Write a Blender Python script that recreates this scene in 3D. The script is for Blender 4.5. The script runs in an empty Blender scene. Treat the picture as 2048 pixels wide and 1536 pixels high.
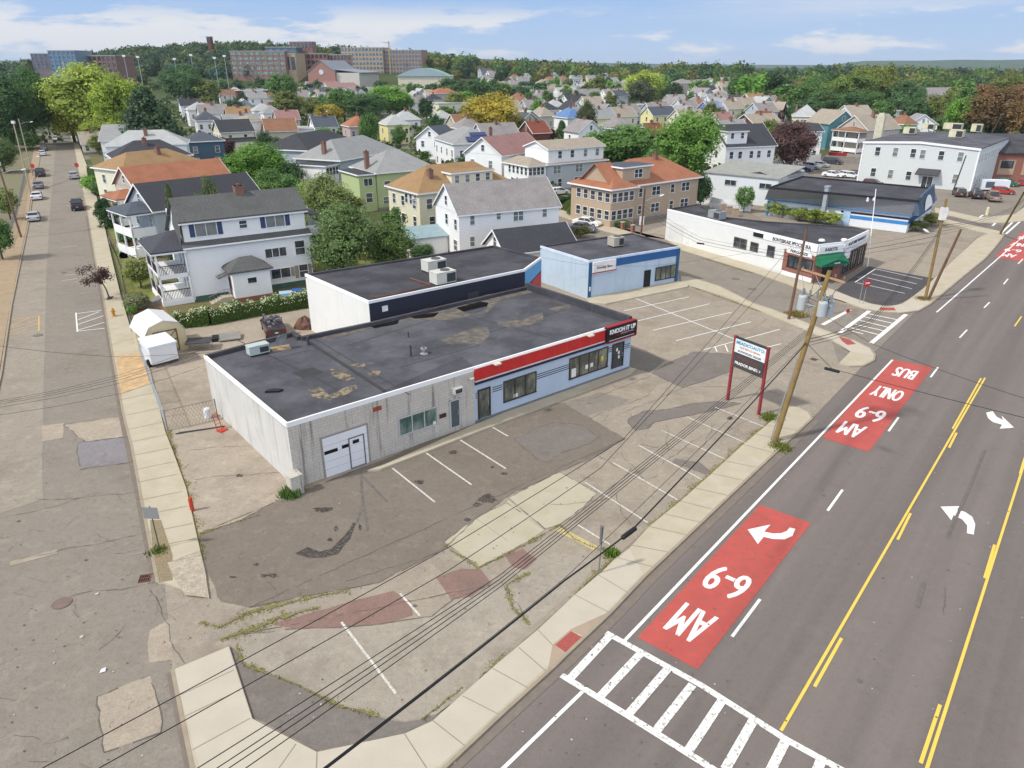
import bpy, math, random
from mathutils import Vector, Matrix
random.seed(7)
SC = bpy.context.scene
COL = SC.collection
R = math.radians
# ---------------------------------------------------------------- camera, sky, sun, exposure
H = 24.0            # flying height of the camera, metres
FOC = 1440.0        # focal length in pixels of a 2048 px wide picture
PITCH = math.atan((768-132)/FOC)
cam_d = bpy.data.cameras.new('camera'); cam = bpy.data.objects.new('camera', cam_d); COL.objects.link(cam)
cam_d.sensor_width = 36; cam_d.lens = 36*FOC/2048; cam_d.clip_start = .3; cam_d.clip_end = 30000
cam.location = (0, 0, H); cam.rotation_euler = (math.pi/2-PITCH, 0, 0)
SC.camera = cam
SC.render.resolution_x = 1024; SC.render.resolution_y = 768
SUN_AZ, SUN_EL = -114.0, 47.0       # compass from +Y (view direction), clockwise
W = bpy.data.worlds.new('World'); SC.world = W; W.use_nodes = True
def build_sky():
    nt = W.node_tree; N = nt.nodes; K = nt.links; N.clear()
    out = N.new('ShaderNodeOutputWorld'); bg = N.new('ShaderNodeBackground')
    sky = N.new('ShaderNodeTexSky'); sky.sky_type = 'NISHITA'; sky.sun_disc = False
    sky.sun_elevation = R(SUN_EL); sky.sun_rotation = R(SUN_AZ); sky.altitude = 100
    sky.air_density = 1.0; sky.dust_density = .3; sky.ozone_density = 4.0
    bg.inputs['Strength'].default_value = 0.15
    tc = N.new('ShaderNodeTexCoord'); sp = N.new('ShaderNodeSeparateXYZ'); K.new(tc.outputs['Generated'], sp.inputs[0])
    def noise(scale, sc3, det, loc):
        mp = N.new('ShaderNodeMapping'); mp.inputs['Scale'].default_value = sc3; mp.inputs['Location'].default_value = loc
        K.new(tc.outputs['Generated'], mp.inputs[0])
        n = N.new('ShaderNodeTexNoise'); n.inputs['Scale'].default_value = scale; n.inputs['Detail'].default_value = det
        n.inputs['Roughness'].default_value = .6
        K.new(mp.outputs[0], n.inputs['Vector']); return n.outputs[0]
    def mr(sock, a, b, c=0., d=1., smooth=True):
        m = N.new('ShaderNodeMapRange'); m.interpolation_type = 'SMOOTHSTEP' if smooth else 'LINEAR'
        for i, v in enumerate((a, b, c, d)): m.inputs[i+1].default_value = v
        K.new(sock, m.inputs[0]); return m.outputs[0]
    def op(o, a, b):
        m = N.new('ShaderNodeMath'); m.operation = o; m.use_clamp = True
        for i, s in enumerate((a, b)):
            if isinstance(s, (int, float)): m.inputs[i].default_value = s
            else: K.new(s, m.inputs[i])
        return m.outputs[0]
    z = sp.outputs[2]
    puff = mr(noise(3.4, (1, 1, 5.0), 7, (.35, .1, 2.3)), .52, .585)
    band = op('MULTIPLY', mr(z, .0, .02), mr(z, .075, .045))
    puffs = op('MULTIPLY', puff, band)
    wisp = op('MULTIPLY', mr(noise(2.2, (.7, .7, 9), 6, (1.3, .2, .4)), .47, .72, 0, .55), mr(z, .03, .07))
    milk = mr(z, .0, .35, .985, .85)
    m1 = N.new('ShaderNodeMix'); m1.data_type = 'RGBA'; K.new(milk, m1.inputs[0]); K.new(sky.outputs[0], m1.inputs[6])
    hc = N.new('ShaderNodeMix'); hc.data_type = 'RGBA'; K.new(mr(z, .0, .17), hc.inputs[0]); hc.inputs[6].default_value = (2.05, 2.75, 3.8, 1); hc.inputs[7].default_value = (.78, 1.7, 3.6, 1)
    vl = N.new('ShaderNodeMix'); vl.data_type = 'RGBA'; K.new(mr(z, .2, .42), vl.inputs[0]); K.new(hc.outputs[2], vl.inputs[6]); vl.inputs[7].default_value = (2.75, 2.72, 2.65, 1)  # upper sky above the view whitened, added to take the blue out of shade
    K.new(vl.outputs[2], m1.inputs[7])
    cl = op('MAXIMUM', puffs, wisp)
    mx = N.new('ShaderNodeMix'); mx.data_type = 'RGBA'
    K.new(cl, mx.inputs[0]); K.new(m1.outputs[2], mx.inputs[6]); mx.inputs[7].default_value = (3.5, 3.6, 3.8, 1)
    warm = N.new('ShaderNodeMix'); warm.data_type = 'RGBA'; K.new(mr(sp.outputs[1], -.1, -.8), warm.inputs[0]); warm.inputs[6].default_value = (1, 1, 1, 1); warm.inputs[7].default_value = (2.4, 2.25, 2.1, 1)  # sky behind the camera made brighter and warmer, added to fill shaded fronts
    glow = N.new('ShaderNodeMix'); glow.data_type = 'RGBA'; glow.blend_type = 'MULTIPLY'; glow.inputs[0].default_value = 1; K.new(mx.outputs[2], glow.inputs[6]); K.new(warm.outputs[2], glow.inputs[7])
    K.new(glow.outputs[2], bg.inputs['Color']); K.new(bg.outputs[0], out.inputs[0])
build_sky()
sun_d = bpy.data.lights.new('sun', 'SUN'); sun_d.energy = 2.0; sun_d.angle = R(3.5); sun_d.color = (1, .955, .88)
sun = bpy.data.objects.new('sun', sun_d); COL.objects.link(sun)
_s = Vector((math.sin(R(SUN_AZ))*math.cos(R(SUN_EL)), math.cos(R(SUN_AZ))*math.cos(R(SUN_EL)), math.sin(R(SUN_EL))))
sun.rotation_euler = _s.to_track_quat('Z', 'Y').to_euler()
SC.view_settings.view_transform = 'Standard'; SC.view_settings.look = 'None'
SC.view_settings.exposure = 0.6; SC.view_settings.gamma = 1

# ---------------------------------------------------------------- surveying: picture point -> real place
def ray(px, py):
    x = (px-1024)/FOC; y = -(py-768)/FOC; c = math.cos(PITCH); s = math.sin(PITCH)
    return Vector((x, c+y*s, -s+y*c))
def P(px, py, z=0.):
    d = ray(px, py); t = (z-H)/d.z
    return Vector((d.x*t, d.y*t, z))
def hgt(base, px, py):
    d = ray(px, py); return H+d.z*base.y/d.y
def ppm(p):     # metres per picture pixel at p
    return (p.y*math.cos(PITCH)-(p.z-H)*math.sin(PITCH))/FOC

# ---------------------------------------------------------------- materials
def lin(c):
    if isinstance(c, str): c = [int(c[i:i+2], 16) for i in (0, 2, 4)]
    return tuple((v/255/12.92 if v/255 <= .04045 else ((v/255+.055)/1.055)**2.4) for v in c)+(1.,)
MATS = {}
def mat(name, c=None, rough=.85, var=.12, scale=1.5, metal=0., kind=None, c2=None, bump=0., spec=.3, streak=0., dirt=0., **kw):
    if name in MATS: return MATS[name]
    if c is None: print('MISSING COLOUR', name); c = '999999'
    m = bpy.data.materials.new(name); m.use_nodes = True; nt = m.node_tree; N = nt.nodes; K = nt.links
    b = N['Principled BSDF']; b.inputs['Roughness'].default_value = rough; b.inputs['Metallic'].default_value = metal
    b.inputs['Specular IOR Level'].default_value = spec
    base = lin(c)
    tc = N.new('ShaderNodeTexCoord').outputs['Object']
    def vec(sc):
        mp = N.new('ShaderNodeMapping'); mp.inputs['Scale'].default_value = sc; K.new(tc, mp.inputs[0]); return mp.outputs[0]
    def noise(s, det=4, sc=(1, 1, 1), ro=.55):
        n = N.new('ShaderNodeTexNoise'); n.inputs['Scale'].default_value = s; n.inputs['Detail'].default_value = det
        n.inputs['Roughness'].default_value = ro; K.new(vec(sc), n.inputs['Vector']); return n.outputs[0]
    def mr(sock, a, bb, cc=0., d=1.):
        q = N.new('ShaderNodeMapRange'); K.new(sock, q.inputs[0])
        for i, v in enumerate((a, bb, cc, d)): q.inputs[i+1].default_value = v
        return q.outputs[0]
    def mix(f, a, bb, mode='MIX'):
        q = N.new('ShaderNodeMix'); q.data_type = 'RGBA'; q.blend_type = mode
        for i, v in ((0, f), (6, a), (7, bb)):
            if isinstance(v, (int, float, tuple)): q.inputs[i].default_value = v
            else: K.new(v, q.inputs[i])
        return q.outputs[2]
    def mul(a, f): return tuple(v*f for v in a[:3])+(1.,)
    col = mix(mr(noise(scale), .3, .7), mul(base, 1-var), mul(base, 1+var))
    h = None
    if kind == 'asphalt':
        base = mul(base, .81); c2 = c2 or c; col = mix(mr(noise(scale), .3, .7), mul(base, 1-var), mul(base, 1+var))
        col = mix(mr(noise(.12, 5), .35, .65, 0, .5), col, mul(lin(c2 or c), .82))
        col = mix(mr(noise(9, 3), .35, .7, 0, .45), col, mul(base, .72))
        col = mix(mr(noise(38, 2), .45, .7, 0, .6), col, mul(base, 1.45))
        col = mix(mr(noise(.16, 8, ro=.75), .5, .64, 0, kw.get('br', .4)), col, mul(lin('8b7e6f'), .62))
        col = mix(mr(noise(3.2, 7, ro=.75), .5, .68, 0, .5), col, mul(base, .6))
        col = mix(mr(noise(.9, 8, ro=.8), .47, .38, 0, .4), col, mul(base, 1.4))
        col = mix(mr(noise(60, 2), .5, .72, 0, .5), col, mul(base, .5))
        st = noise(.5, 8, ro=.72); col = mix(mr(st, .56, .72, 0, .55), col, mul(base, .62))
        vo = N.new('ShaderNodeTexVoronoi'); vo.feature = 'DISTANCE_TO_EDGE'; vo.inputs['Scale'].default_value = kw.get('crack', .16)
        wv = N.new('ShaderNodeVectorMath'); wv.operation = 'ADD'; K.new(tc, wv.inputs[0])
        nn = N.new('ShaderNodeTexNoise'); nn.inputs['Scale'].default_value = .8; nn.inputs['Detail'].default_value = 6
        K.new(tc, nn.inputs['Vector']); sc_ = N.new('ShaderNodeVectorMath'); sc_.operation = 'SCALE'; sc_.inputs['Scale'].default_value = 2.2
        K.new(nn.outputs['Color'], sc_.inputs[0]); K.new(sc_.outputs[0], wv.inputs[1]); K.new(wv.outputs[0], vo.inputs['Vector'])
        cr = mr(vo.outputs['Distance'], .0, kw.get('cw', .004), kw.get('ca', .6), 0.)
        gate = mr(noise(.23, 2), .45, .6)
        g2 = N.new('ShaderNodeMath'); g2.operation = 'MULTIPLY'; K.new(cr, g2.inputs[0]); K.new(gate, g2.inputs[1])
        col = mix(g2.outputs[0], col, mul(base, .35)); h = noise(30, 3)
        if kw.get('track'):
            def dt(v):
                q = N.new('ShaderNodeVectorMath'); q.operation = 'DOT_PRODUCT'; K.new(tc, q.inputs[0]); q.inputs[1].default_value = v; return q.outputs['Value']
            a_ = math.radians(39.75); cb = N.new('ShaderNodeCombineXYZ'); K.new(dt((math.cos(a_)*.55, -math.sin(a_)*.55, 0)), cb.inputs[0]); K.new(dt((math.sin(a_)*.012, math.cos(a_)*.012, 0)), cb.inputs[1])
            n = N.new('ShaderNodeTexNoise'); n.inputs['Scale'].default_value = 1.; n.inputs['Detail'].default_value = 5; K.new(cb.outputs[0], n.inputs['Vector'])
            col = mix(mr(n.outputs[0], .38, .62), mix(.5, col, mul(base, .78)), mix(.5, col, mul(base, 1.22)))
    elif kind == 'brick' or kind == 'block':
        br = N.new('ShaderNodeTexBrick'); br.inputs['Scale'].default_value = 1
        bw, bh = (.24, .085) if kind == 'brick' else (.42, .21)
        br.inputs['Brick Width'].default_value = bw; br.inputs['Row Height'].default_value = bh
        br.inputs['Mortar Size'].default_value = .008 if kind == 'brick' else .012
        # wall plane coordinates: x+y along the wall, z up
        s = N.new('ShaderNodeSeparateXYZ'); K.new(tc, s.inputs[0]); ad = N.new('ShaderNodeMath'); K.new(s.outputs[0], ad.inputs[0]); K.new(s.outputs[1], ad.inputs[1])
        cb = N.new('ShaderNodeCombineXYZ'); K.new(ad.outputs[0], cb.inputs[0]); K.new(s.outputs[2], cb.inputs[1]); K.new(cb.outputs[0], br.inputs['Vector'])
        K.new(col, br.inputs['Color1']); K.new(mix(.5, col, mul(base, .82)), br.inputs['Color2']); br.inputs['Mortar'].default_value = mul(lin(c2 or c), 1.)
        col = br.outputs['Color']; h = br.outputs['Fac']
    elif kind == 'siding':
        w = N.new('ShaderNodeTexWave'); w.bands_direction = 'Z'; w.wave_profile = 'SAW'; w.inputs['Scale'].default_value = kw.get('pitch', 2.2)
        K.new(tc, w.inputs['Vector']); col = mix(mr(w.outputs[0], .7, 1., 0, .45), col, mul(base, .55)); h = w.outputs[0]
    elif kind == 'planks':
        w = N.new('ShaderNodeTexWave'); w.bands_direction = kw.get('dir', 'X'); w.wave_profile = 'SAW'; w.inputs['Scale'].default_value = kw.get('pitch', 1.)
        K.new(tc, w.inputs['Vector']); col = mix(mr(w.outputs[0], .9, 1., 0, .6), col, mul(base, .5)); h = w.outputs[0]
    elif kind == 'shingle':
        col = mix(mr(noise(7, 2, (1, 1, 2.5)), .42, .62), mul(base, .95), mul(base, 1.35))
        col = mix(mr(noise(.5, 5), .4, .7, 0, .5), col, mul(lin(c2) if c2 else base, 1.1)); h = noise(9, 2)
    elif kind == 'membrane':
        col = mix(mr(noise(.3, 8, ro=.65), .4, .62, 0, .9), mul(base, .78), mul(base, 1.55))
        col = mix(mr(noise(1.4, 7, ro=.7), .60, .72, 0, .4), col, lin('8f7d68'))
        col = mix(mr(noise(18, 2), .5, .8, 0, .3), col, mul(base, 1.8))
    elif kind == 'concrete':
        base = mul(base, .84); col = mix(mr(noise(scale), .3, .7), mul(base, 1-var), mul(base, 1+var))
        col = mix(mr(noise(.6, 6, ro=.65), .45, .7, 0, .5), col, mul(lin(c2 or c), .72))
        col = mix(mr(noise(28, 2), .5, .8, 0, .3), col, mul(base, .7)); h = noise(20, 3)
    elif kind == 'paint':
        col = mix(mr(noise(kw.get('ps', 11), 6, ro=.72), kw.get('w0', .60), kw.get('w1', .70), 0, kw.get('wa', .75)), col, lin(c2 or '6f6b68'))
    elif kind == 'town':
        col = mix(mr(noise(.05, 4), .5, .56), lin('4f5a34'), lin('8a857c'))
        col = mix(mr(noise(.9, 5), .4, .7, 0, .6), col, lin('3f4a2a'))
    elif kind == 'lawn':
        col = mix(mr(noise(.35, 5), .42, .66), mul(base, .85), lin(c2 or 'a39a5c')); col = mix(mr(noise(7, 3), .4, .7, 0, .6), col, mul(base, .6)); h = noise(25, 2)
    elif kind == 'glassroom':
        col = mix(mr(noise(.9, 4, (1, 1, .5)), .45, .65), mul(base, .6), lin(c2 or '6d6a60'))
    if streak:
        n = noise(1.0, 5, (2.2, 2.2, .13), .75); col = mix(mr(n, .53, .66, 0, streak), col, lin(kw.get('sc', '4a4038')))
    if dirt:
        n = noise(.7, 6, ro=.7); col = mix(mr(n, .5, .72, 0, dirt), col, mul(base, .6))
    K.new(col, b.inputs['Base Color'])
    if h is not None and bump:
        bp = N.new('ShaderNodeBump'); bp.inputs['Strength'].default_value = bump; bp.inputs['Distance'].default_value = .02
        K.new(h, bp.inputs['Height']); K.new(bp.outputs[0], b.inputs['Normal'])
    MATS[name] = m; return m
def leafmat(name, bark=False):
    if name in MATS: return MATS[name]
    m = bpy.data.materials.new(name); m.use_nodes = True; nt = m.node_tree; N = nt.nodes; K = nt.links
    b = N['Principled BSDF']; b.inputs['Roughness'].default_value = .6; b.inputs['Specular IOR Level'].default_value = .25
    oi = N.new('ShaderNodeObjectInfo'); at = N.new('ShaderNodeAttribute'); at.attribute_name = 'tone'
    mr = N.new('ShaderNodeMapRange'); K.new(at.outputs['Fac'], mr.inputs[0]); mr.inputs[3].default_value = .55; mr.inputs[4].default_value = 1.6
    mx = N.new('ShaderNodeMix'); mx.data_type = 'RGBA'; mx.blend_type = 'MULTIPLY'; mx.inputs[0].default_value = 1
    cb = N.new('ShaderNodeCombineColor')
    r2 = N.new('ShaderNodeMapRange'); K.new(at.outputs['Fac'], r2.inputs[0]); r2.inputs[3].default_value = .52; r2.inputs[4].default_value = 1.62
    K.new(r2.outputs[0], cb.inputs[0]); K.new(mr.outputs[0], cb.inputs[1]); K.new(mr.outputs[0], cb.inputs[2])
    K.new(oi.outputs['Color'], mx.inputs[6]); K.new(cb.outputs[0], mx.inputs[7])
    K.new(mx.outputs[2], b.inputs['Base Color'])
    tr = N.new('ShaderNodeBsdfTranslucent'); K.new(mx.outputs[2], tr.inputs[0]); ms = N.new('ShaderNodeMixShader'); ms.inputs[0].default_value = .3
    K.new(b.outputs[0], ms.inputs[1]); K.new(tr.outputs[0], ms.inputs[2]); K.new(ms.outputs[0], N['Material Output'].inputs[0])
    MATS[name] = m; return m

# ---------------------------------------------------------------- mesh building
class MB:
    def __init__(s): s.v = []; s.f = []; s.m = []
    def face(s, pts, mi=0):
        i = len(s.v); s.v += [tuple(p) for p in pts]; s.f.append(tuple(range(i, i+len(pts)))); s.m.append(mi); return s
    def add(s, vs, fs, mi=0):
        i = len(s.v); s.v += [tuple(p) for p in vs]; s.f += [tuple(i+k for k in f) for f in fs]; s.m += [mi]*len(fs); return s
    def box(s, x0, y0, z0, x1, y1, z1, mi=0):
        v = [(x0, y0, z0), (x1, y0, z0), (x1, y1, z0), (x0, y1, z0), (x0, y0, z1), (x1, y0, z1), (x1, y1, z1), (x0, y1, z1)]
        return s.add(v, [(0, 3, 2, 1), (4, 5, 6, 7), (0, 1, 5, 4), (1, 2, 6, 5), (2, 3, 7, 6), (3, 0, 4, 7)], mi)
    def prism(s, pts, z0, z1, mi=0, top=True):
        n = len(pts); a = sum(pts[i][0]*pts[(i+1) % n][1]-pts[(i+1) % n][0]*pts[i][1] for i in range(n))
        if a < 0: pts = pts[::-1]
        v = [(p[0], p[1], z0) for p in pts]+[(p[0], p[1], z1) for p in pts]
        fs = [(i, (i+1) % n, n+(i+1) % n, n+i) for i in range(n)]
        if top: fs += [tuple(range(n, 2*n)), tuple(range(n))[::-1]]
        return s.add(v, fs, mi)
    def slab(s, pts, t=.15, mi=0):      # polygon with thickness t downwards
        n = len(pts); v = [tuple(p) for p in pts]+[(p[0], p[1], p[2]-t) for p in pts]
        return s.add(v, [tuple(range(n)), tuple(range(n, 2*n))[::-1]]+[((i+1) % n, i, n+i, n+(i+1) % n) for i in range(n)], mi)
    def tube(s, p, q, r, r2=None, n=8, mi=0, caps=True):
        p = Vector(p); q = Vector(q); r2 = r if r2 is None else r2; d = (q-p)
        if d.length < 1e-6: return s
        d.normalize(); a = d.orthogonal().normalized(); b = d.cross(a)
        v = []
        for c, rr in ((p, r), (q, r2)):
            for k in range(n):
                t = 2*math.pi*k/n; v.append(c+(a*math.cos(t)+b*math.sin(t))*rr)
        fs = [(k, (k+1) % n, n+(k+1) % n, n+k) for k in range(n)]
        if caps: fs += [tuple(range(n))[::-1], tuple(range(n, 2*n))]
        return s.add(v, fs, mi)
    def path(s, pts, r, n=5, mi=0):
        pts = [Vector(p) for p in pts]; v = []
        for i, c in enumerate(pts):
            d = (pts[min(i+1, len(pts)-1)]-pts[max(i-1, 0)]).normalized(); a = d.cross(Vector((0, 0, 1)))
            a = a.normalized() if a.length > 1e-3 else Vector((1, 0, 0)); b = a.cross(d); rr = r if not isinstance(r, (list, tuple)) else r[i]
            for k in range(n):
                t = 2*math.pi*k/n; v.append(c+(a*math.cos(t)+b*math.sin(t))*rr)
        fs = [(i*n+k, i*n+(k+1) % n, (i+1)*n+(k+1) % n, (i+1)*n+k) for i in range(len(pts)-1) for k in range(n)]
        return s.add(v, fs, mi)
    def lathe(s, prof, n=16, mi=0, c=(0, 0, 0)):
        v = [(c[0]+r*math.cos(2*math.pi*k/n), c[1]+r*math.sin(2*math.pi*k/n), c[2]+z) for r, z in prof for k in range(n)]
        fs = [(i*n+k, i*n+(k+1) % n, (i+1)*n+(k+1) % n, (i+1)*n+k) for i in range(len(prof)-1) for k in range(n)]
        return s.add(v, fs, mi)
    def mesh(s, name, mats, smooth=False):
        me = bpy.data.meshes.new(name); me.from_pydata(s.v, [], s.f)
        for m in (mats if isinstance(mats, (list, tuple)) else [mats]): me.materials.append(m)
        me.polygons.foreach_set('material_index', s.m)
        if smooth: me.polygons.foreach_set('use_smooth', [True]*len(me.polygons))
        me.update(); return me
def link(name, me, parent=None, loc=(0, 0, 0), rz=0., label=None):
    o = bpy.data.objects.new(name, me); COL.objects.link(o); o.location = loc; o.rotation_euler = (0, 0, rz)
    if parent: o.parent = parent
    if label: o['label'] = label
    return o
def part(name, mb, mats, parent, label=None, smooth=False, loc=(0, 0, 0), rz=0.):
    return link(name, mb.mesh(name, mats, smooth), parent, loc, rz, label)
def tag(o, label=None, cat=None, group=None, kind=None):
    if label: o['label'] = label
    if cat: o['category'] = cat
    if group: o['group'] = group
    if kind: o['kind'] = kind
    return o
def thing(name, label, cat, loc=(0, 0, 0), rz=0., group=None):
    o = bpy.data.objects.new(name, None); COL.objects.link(o); o.location = loc; o.rotation_euler = (0, 0, rz); o.empty_display_size = .5
    return tag(o, label, cat, group)
def copytree(o, parent=None):
    c = o.copy(); COL.objects.link(c); c.parent = parent
    for ch in list(o.children): copytree(ch, c)
    return c
def textmesh(txt, size, sx=1., depth=.02, bold=False, align='CENTER'):
    cu = bpy.data.curves.new('lettering', 'FONT'); cu.body = txt; cu.size = size; cu.extrude = depth; cu.align_x = align; cu.align_y = 'CENTER'
    if bold: cu.offset = size*bold*.03 if not isinstance(bold, bool) else size*.02
    cu.resolution_u = 3
    o = bpy.data.objects.new('lettering', cu); COL.objects.link(o)
    dg = bpy.context.evaluated_depsgraph_get(); me = bpy.data.meshes.new_from_object(o.evaluated_get(dg))
    bpy.data.objects.remove(o); bpy.data.curves.remove(cu)
    for v in me.vertices: v.co.x *= sx
    return me
def lettering(txt, size, m, parent, loc, u=(1, 0, 0), up=(0, 0, 1), sx=1., depth=.015, bold=True, name='lettering'):
    me = textmesh(txt, size, sx, depth, bold); me.materials.clear(); me.materials.append(m)
    u = Vector(u).normalized(); up = Vector(up).normalized(); n = u.cross(up)
    M = Matrix((u, up, n)).transposed().to_4x4(); M.translation = Vector(loc)
    me.transform(M); return link(name, me, parent)
class Face:     # a vertical facade plane: measure window places on it from the picture
    def __init__(s, o, az_or_q):    # o world point, q second world point to the right
        s.o = Vector((o[0], o[1], 0)); q = Vector((az_or_q[0], az_or_q[1], 0)); s.u = (q-s.o); s.L = s.u.length; s.u.normalize(); s.n = Vector((s.u.y, -s.u.x, 0))
        s.rz = math.atan2(s.u.y, s.u.x)
    def uz(s, px, py):
        d = ray(px, py); c = Vector((0, 0, H)); t = (s.o-c).dot(s.n)/d.dot(s.n); p = c+d*t
        return (p-s.o).dot(s.u), p.z
HAZE = 0.00007
# ================================================================ materials of the ground
A_OLD = mat('asphalt old', 'b1a594', .92, .07, .6, kind='asphalt', c2='97918a', bump=.3)
A_LIGHT = mat('asphalt pale', 'bcae9c', .92, .06, .6, kind='asphalt', c2='a49c90', bump=.3, ca=.35)
A_ROAD = mat('asphalt road', '837a75', .85, .05, .4, kind='asphalt', c2='88827c', bump=.2, crack=.05, cw=.0015, ca=.4, br=.12, track=1)
A_ROAD2 = mat('asphalt worn street', '9c9387', .9, .06, .5, kind='asphalt', c2='918d86', bump=.2, crack=.1)
A_DARK = mat('asphalt patch', '8a837c', .9, .06, .8, kind='asphalt', c2='827a74', bump=.3, ca=.2)
A_BROWN = mat('asphalt oil stained', '8d8378', .9, .08, .5, kind='asphalt', c2='7c7165', bump=.3)
A_NEW = mat('asphalt fresh', '5b595c', .85, .05, .5, kind='asphalt', c2='545256', bump=.2, ca=.0)
A_RED = mat('asphalt reddish', '9b7e74', .9, .06, .8, kind='asphalt', c2='8d7670', bump=.3)
A_SPECK = mat('asphalt speckled', 'b4ab9c', .95, .06, .8, kind='asphalt', c2='a59d90', bump=.5)
CONC = mat('concrete walk', 'cbc1ab', .9, .05, .8, kind='concrete', c2='c6b796', bump=.2)
CONC_N = mat('concrete new', 'd0c7b6', .9, .04, .8, kind='concrete', c2='d6ccb9', bump=.1)
CONC_Y = mat('concrete pad', 'c6bea8', .9, .04, .8, kind='concrete', c2='c3b692', bump=.1)
CONC_P = mat('concrete pinkish', 'b9a590', .9, .05, .8, kind='concrete', c2='a8937e', bump=.1)
KERB = mat('granite kerb', 'b0a48f', .85, .1, 2, kind='concrete', c2='a79a84')
JOINT = mat('joint', '8f8672', .95); CRACKM = mat('crack', '6b665f', .95, .2)
W_PAINT = mat('road paint white', 'f0efec', .6, .03, 2, kind='paint', c2='8b8683', w0=.55, w1=.66, wa=.55, ps=9)
W_WORN = mat('road paint white worn', 'ecebe6', .7, .03, 2, kind='paint', c2='837d79', w0=.53, w1=.62, wa=.8, ps=6)
W_FADE = mat('road paint faded', 'dfdcd4', .7, .03, 2, kind='paint', c2='a8a296', w0=.42, w1=.6, wa=.85)
Y_PAINT = mat('road paint yellow', 'eac95c', .6, .04, 2, kind='paint', c2='a8985c', w0=.6, w1=.75, wa=.5)
R_PAINT = mat('bus lane red', 'bb5850', .7, .08, .7, kind='paint', c2='8b5d57', w0=.5, w1=.7, wa=.7, ps=3)
SOIL = mat('bare soil', '8a6f52', .95, .15, 3); OIL = mat('oil stain', '413b38', .6, .1, 3, kind='paint', c2='7d756c', w0=.5, w1=.6, wa=.8)
RUST = mat('rust wash', 'c4a67e', .9, .2, 2, dirt=.3)
LAWN = mat('lawn', '70803f', .95, .1, kind='lawn', c2='9a9252', bump=.6)
def sheet(name, pts, layer, m, jit=0., kind='structure', world=False, step=.5):
    q = [Vector((p[0], p[1], 0)) if world else P(*p) for p in pts]
    if jit:
        out = []
        for i, a in enumerate(q):
            b = q[(i+1) % len(q)]; n = max(1, int((b-a).length/step)); d = (b-a); nn = Vector((-d.y, d.x, 0)).normalized() if d.length else d
            for k in range(n): out.append(a+d*k/n+nn*random.uniform(-jit, jit))
        q = out
    z = .004*layer; a = sum(q[i].x*q[(i+1) % len(q)].y-q[(i+1) % len(q)].x*q[i].y for i in range(len(q)))
    if a < 0: q = q[::-1]
    mb = MB().face([(p.x, p.y, z) for p in q])
    return tag(link(name, mb.mesh(name, m)), kind=kind)
def stripe(mb, a, b, w, layer, dz=0.):
    a = P(*a); b = P(*b); d = (b-a).normalized(); n = Vector((-d.y, d.x, 0))*w/2; z = .004*layer+dz
    mb.face([(a.x-n.x, a.y-n.y, z), (b.x-n.x, b.y-n.y, z), (b.x+n.x, b.y+n.y, z), (a.x+n.x, a.y+n.y, z)])
def stripes(name, segs, w, layer, m):
    mb = MB()
    for i, (a, b) in enumerate(segs): stripe(mb, a, b, w, layer, i*.0003)
    return tag(link(name, mb.mesh(name, m)), kind='structure')
RAISE = [0.]
def raised(name, pts, h, m, joints=(), kerb=None, kw=.16):
    RAISE[0] += .0006; h = h-.006+RAISE[0]
    q = [P(x, y, h) for x, y in pts]
    mb = MB().prism([(p.x, p.y) for p in q], -.05, h)
    for a, b in joints:
        a = P(*a, h); b = P(*b, h); d = (b-a).normalized(); n = Vector((-d.y, d.x, 0))*.018; z = h+.014
        mb.face([(a.x-n.x, a.y-n.y, z), (b.x-n.x, b.y-n.y, z), (b.x+n.x, b.y+n.y, z), (a.x+n.x, a.y+n.y, z)], 1)
    o = tag(link(name, mb.mesh(name, [m, JOINT])), kind='structure')
    if kerb:
        k = [P(x, y, h) for x, y in kerb]; mb = MB()
        for a, b in zip(k, k[1:]):
            d = (b-a).normalized(); n = Vector((-d.y, d.x, 0))*kw/2
            mb.prism([(a.x-n.x, a.y-n.y), (b.x-n.x, b.y-n.y), (b.x+n.x, b.y+n.y), (a.x+n.x, a.y+n.y)], -.05, h+.012)
        tag(link('kerb', mb.mesh('kerb', KERB)), kind='structure')
    return o
# ---------------------------------------------------------------- terrain
HILLS = [(-330, 860, 190, 130, 23), (-160, 900, 170, 120, 15), (-480, 900, 200, 150, 10), (60, 1000, 230, 200, 12), (-20, 760, 120, 90, 6), (330, 900, 260, 160, 9), (230, 620, 90, 80, 3),
         (620, 1150, 400, 250, 4), (-900, 1500, 500, 400, 20), (900, 2200, 900, 500, 3)]
def hz(x, y):
    return sum(h*math.exp(-((x-a)/sx)**2-((y-b)/sy)**2) for a, b, sx, sy, h in HILLS)
def terrain():
    mb = MB(); nx, ny = 90, 60; X = [-2600+5400*i/nx for i in range(nx+1)]; Y = [430+2900*(j/ny)**1.3 for j in range(ny+1)]
    v = [(x, y, hz(x, y)-.25-(.6 if hz(x, y) < .4 else 0)) for y in Y for x in X]
    mb.add(v, [(j*(nx+1)+i, j*(nx+1)+i+1, (j+1)*(nx+1)+i+1, (j+1)*(nx+1)+i) for j in range(ny) for i in range(nx)])
    tag(link('hills', mb.mesh('hills', mat('hill green', '42502c', .95, .3, .02), True)), kind='structure')
terrain()
mb = MB(); n = 96; v = [(0, 0, -.06)]+[(9500*math.cos(2*math.pi*k/n), 9500*math.sin(2*math.pi*k/n), -.06) for k in range(n)]
mb.add(v, [(0, k+1, (k+1) % n+1) for k in range(n)])
tag(link('ground', mb.mesh('ground', mat('town ground', '6b6d55', .95, kind='town'))), kind='structure')
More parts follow.
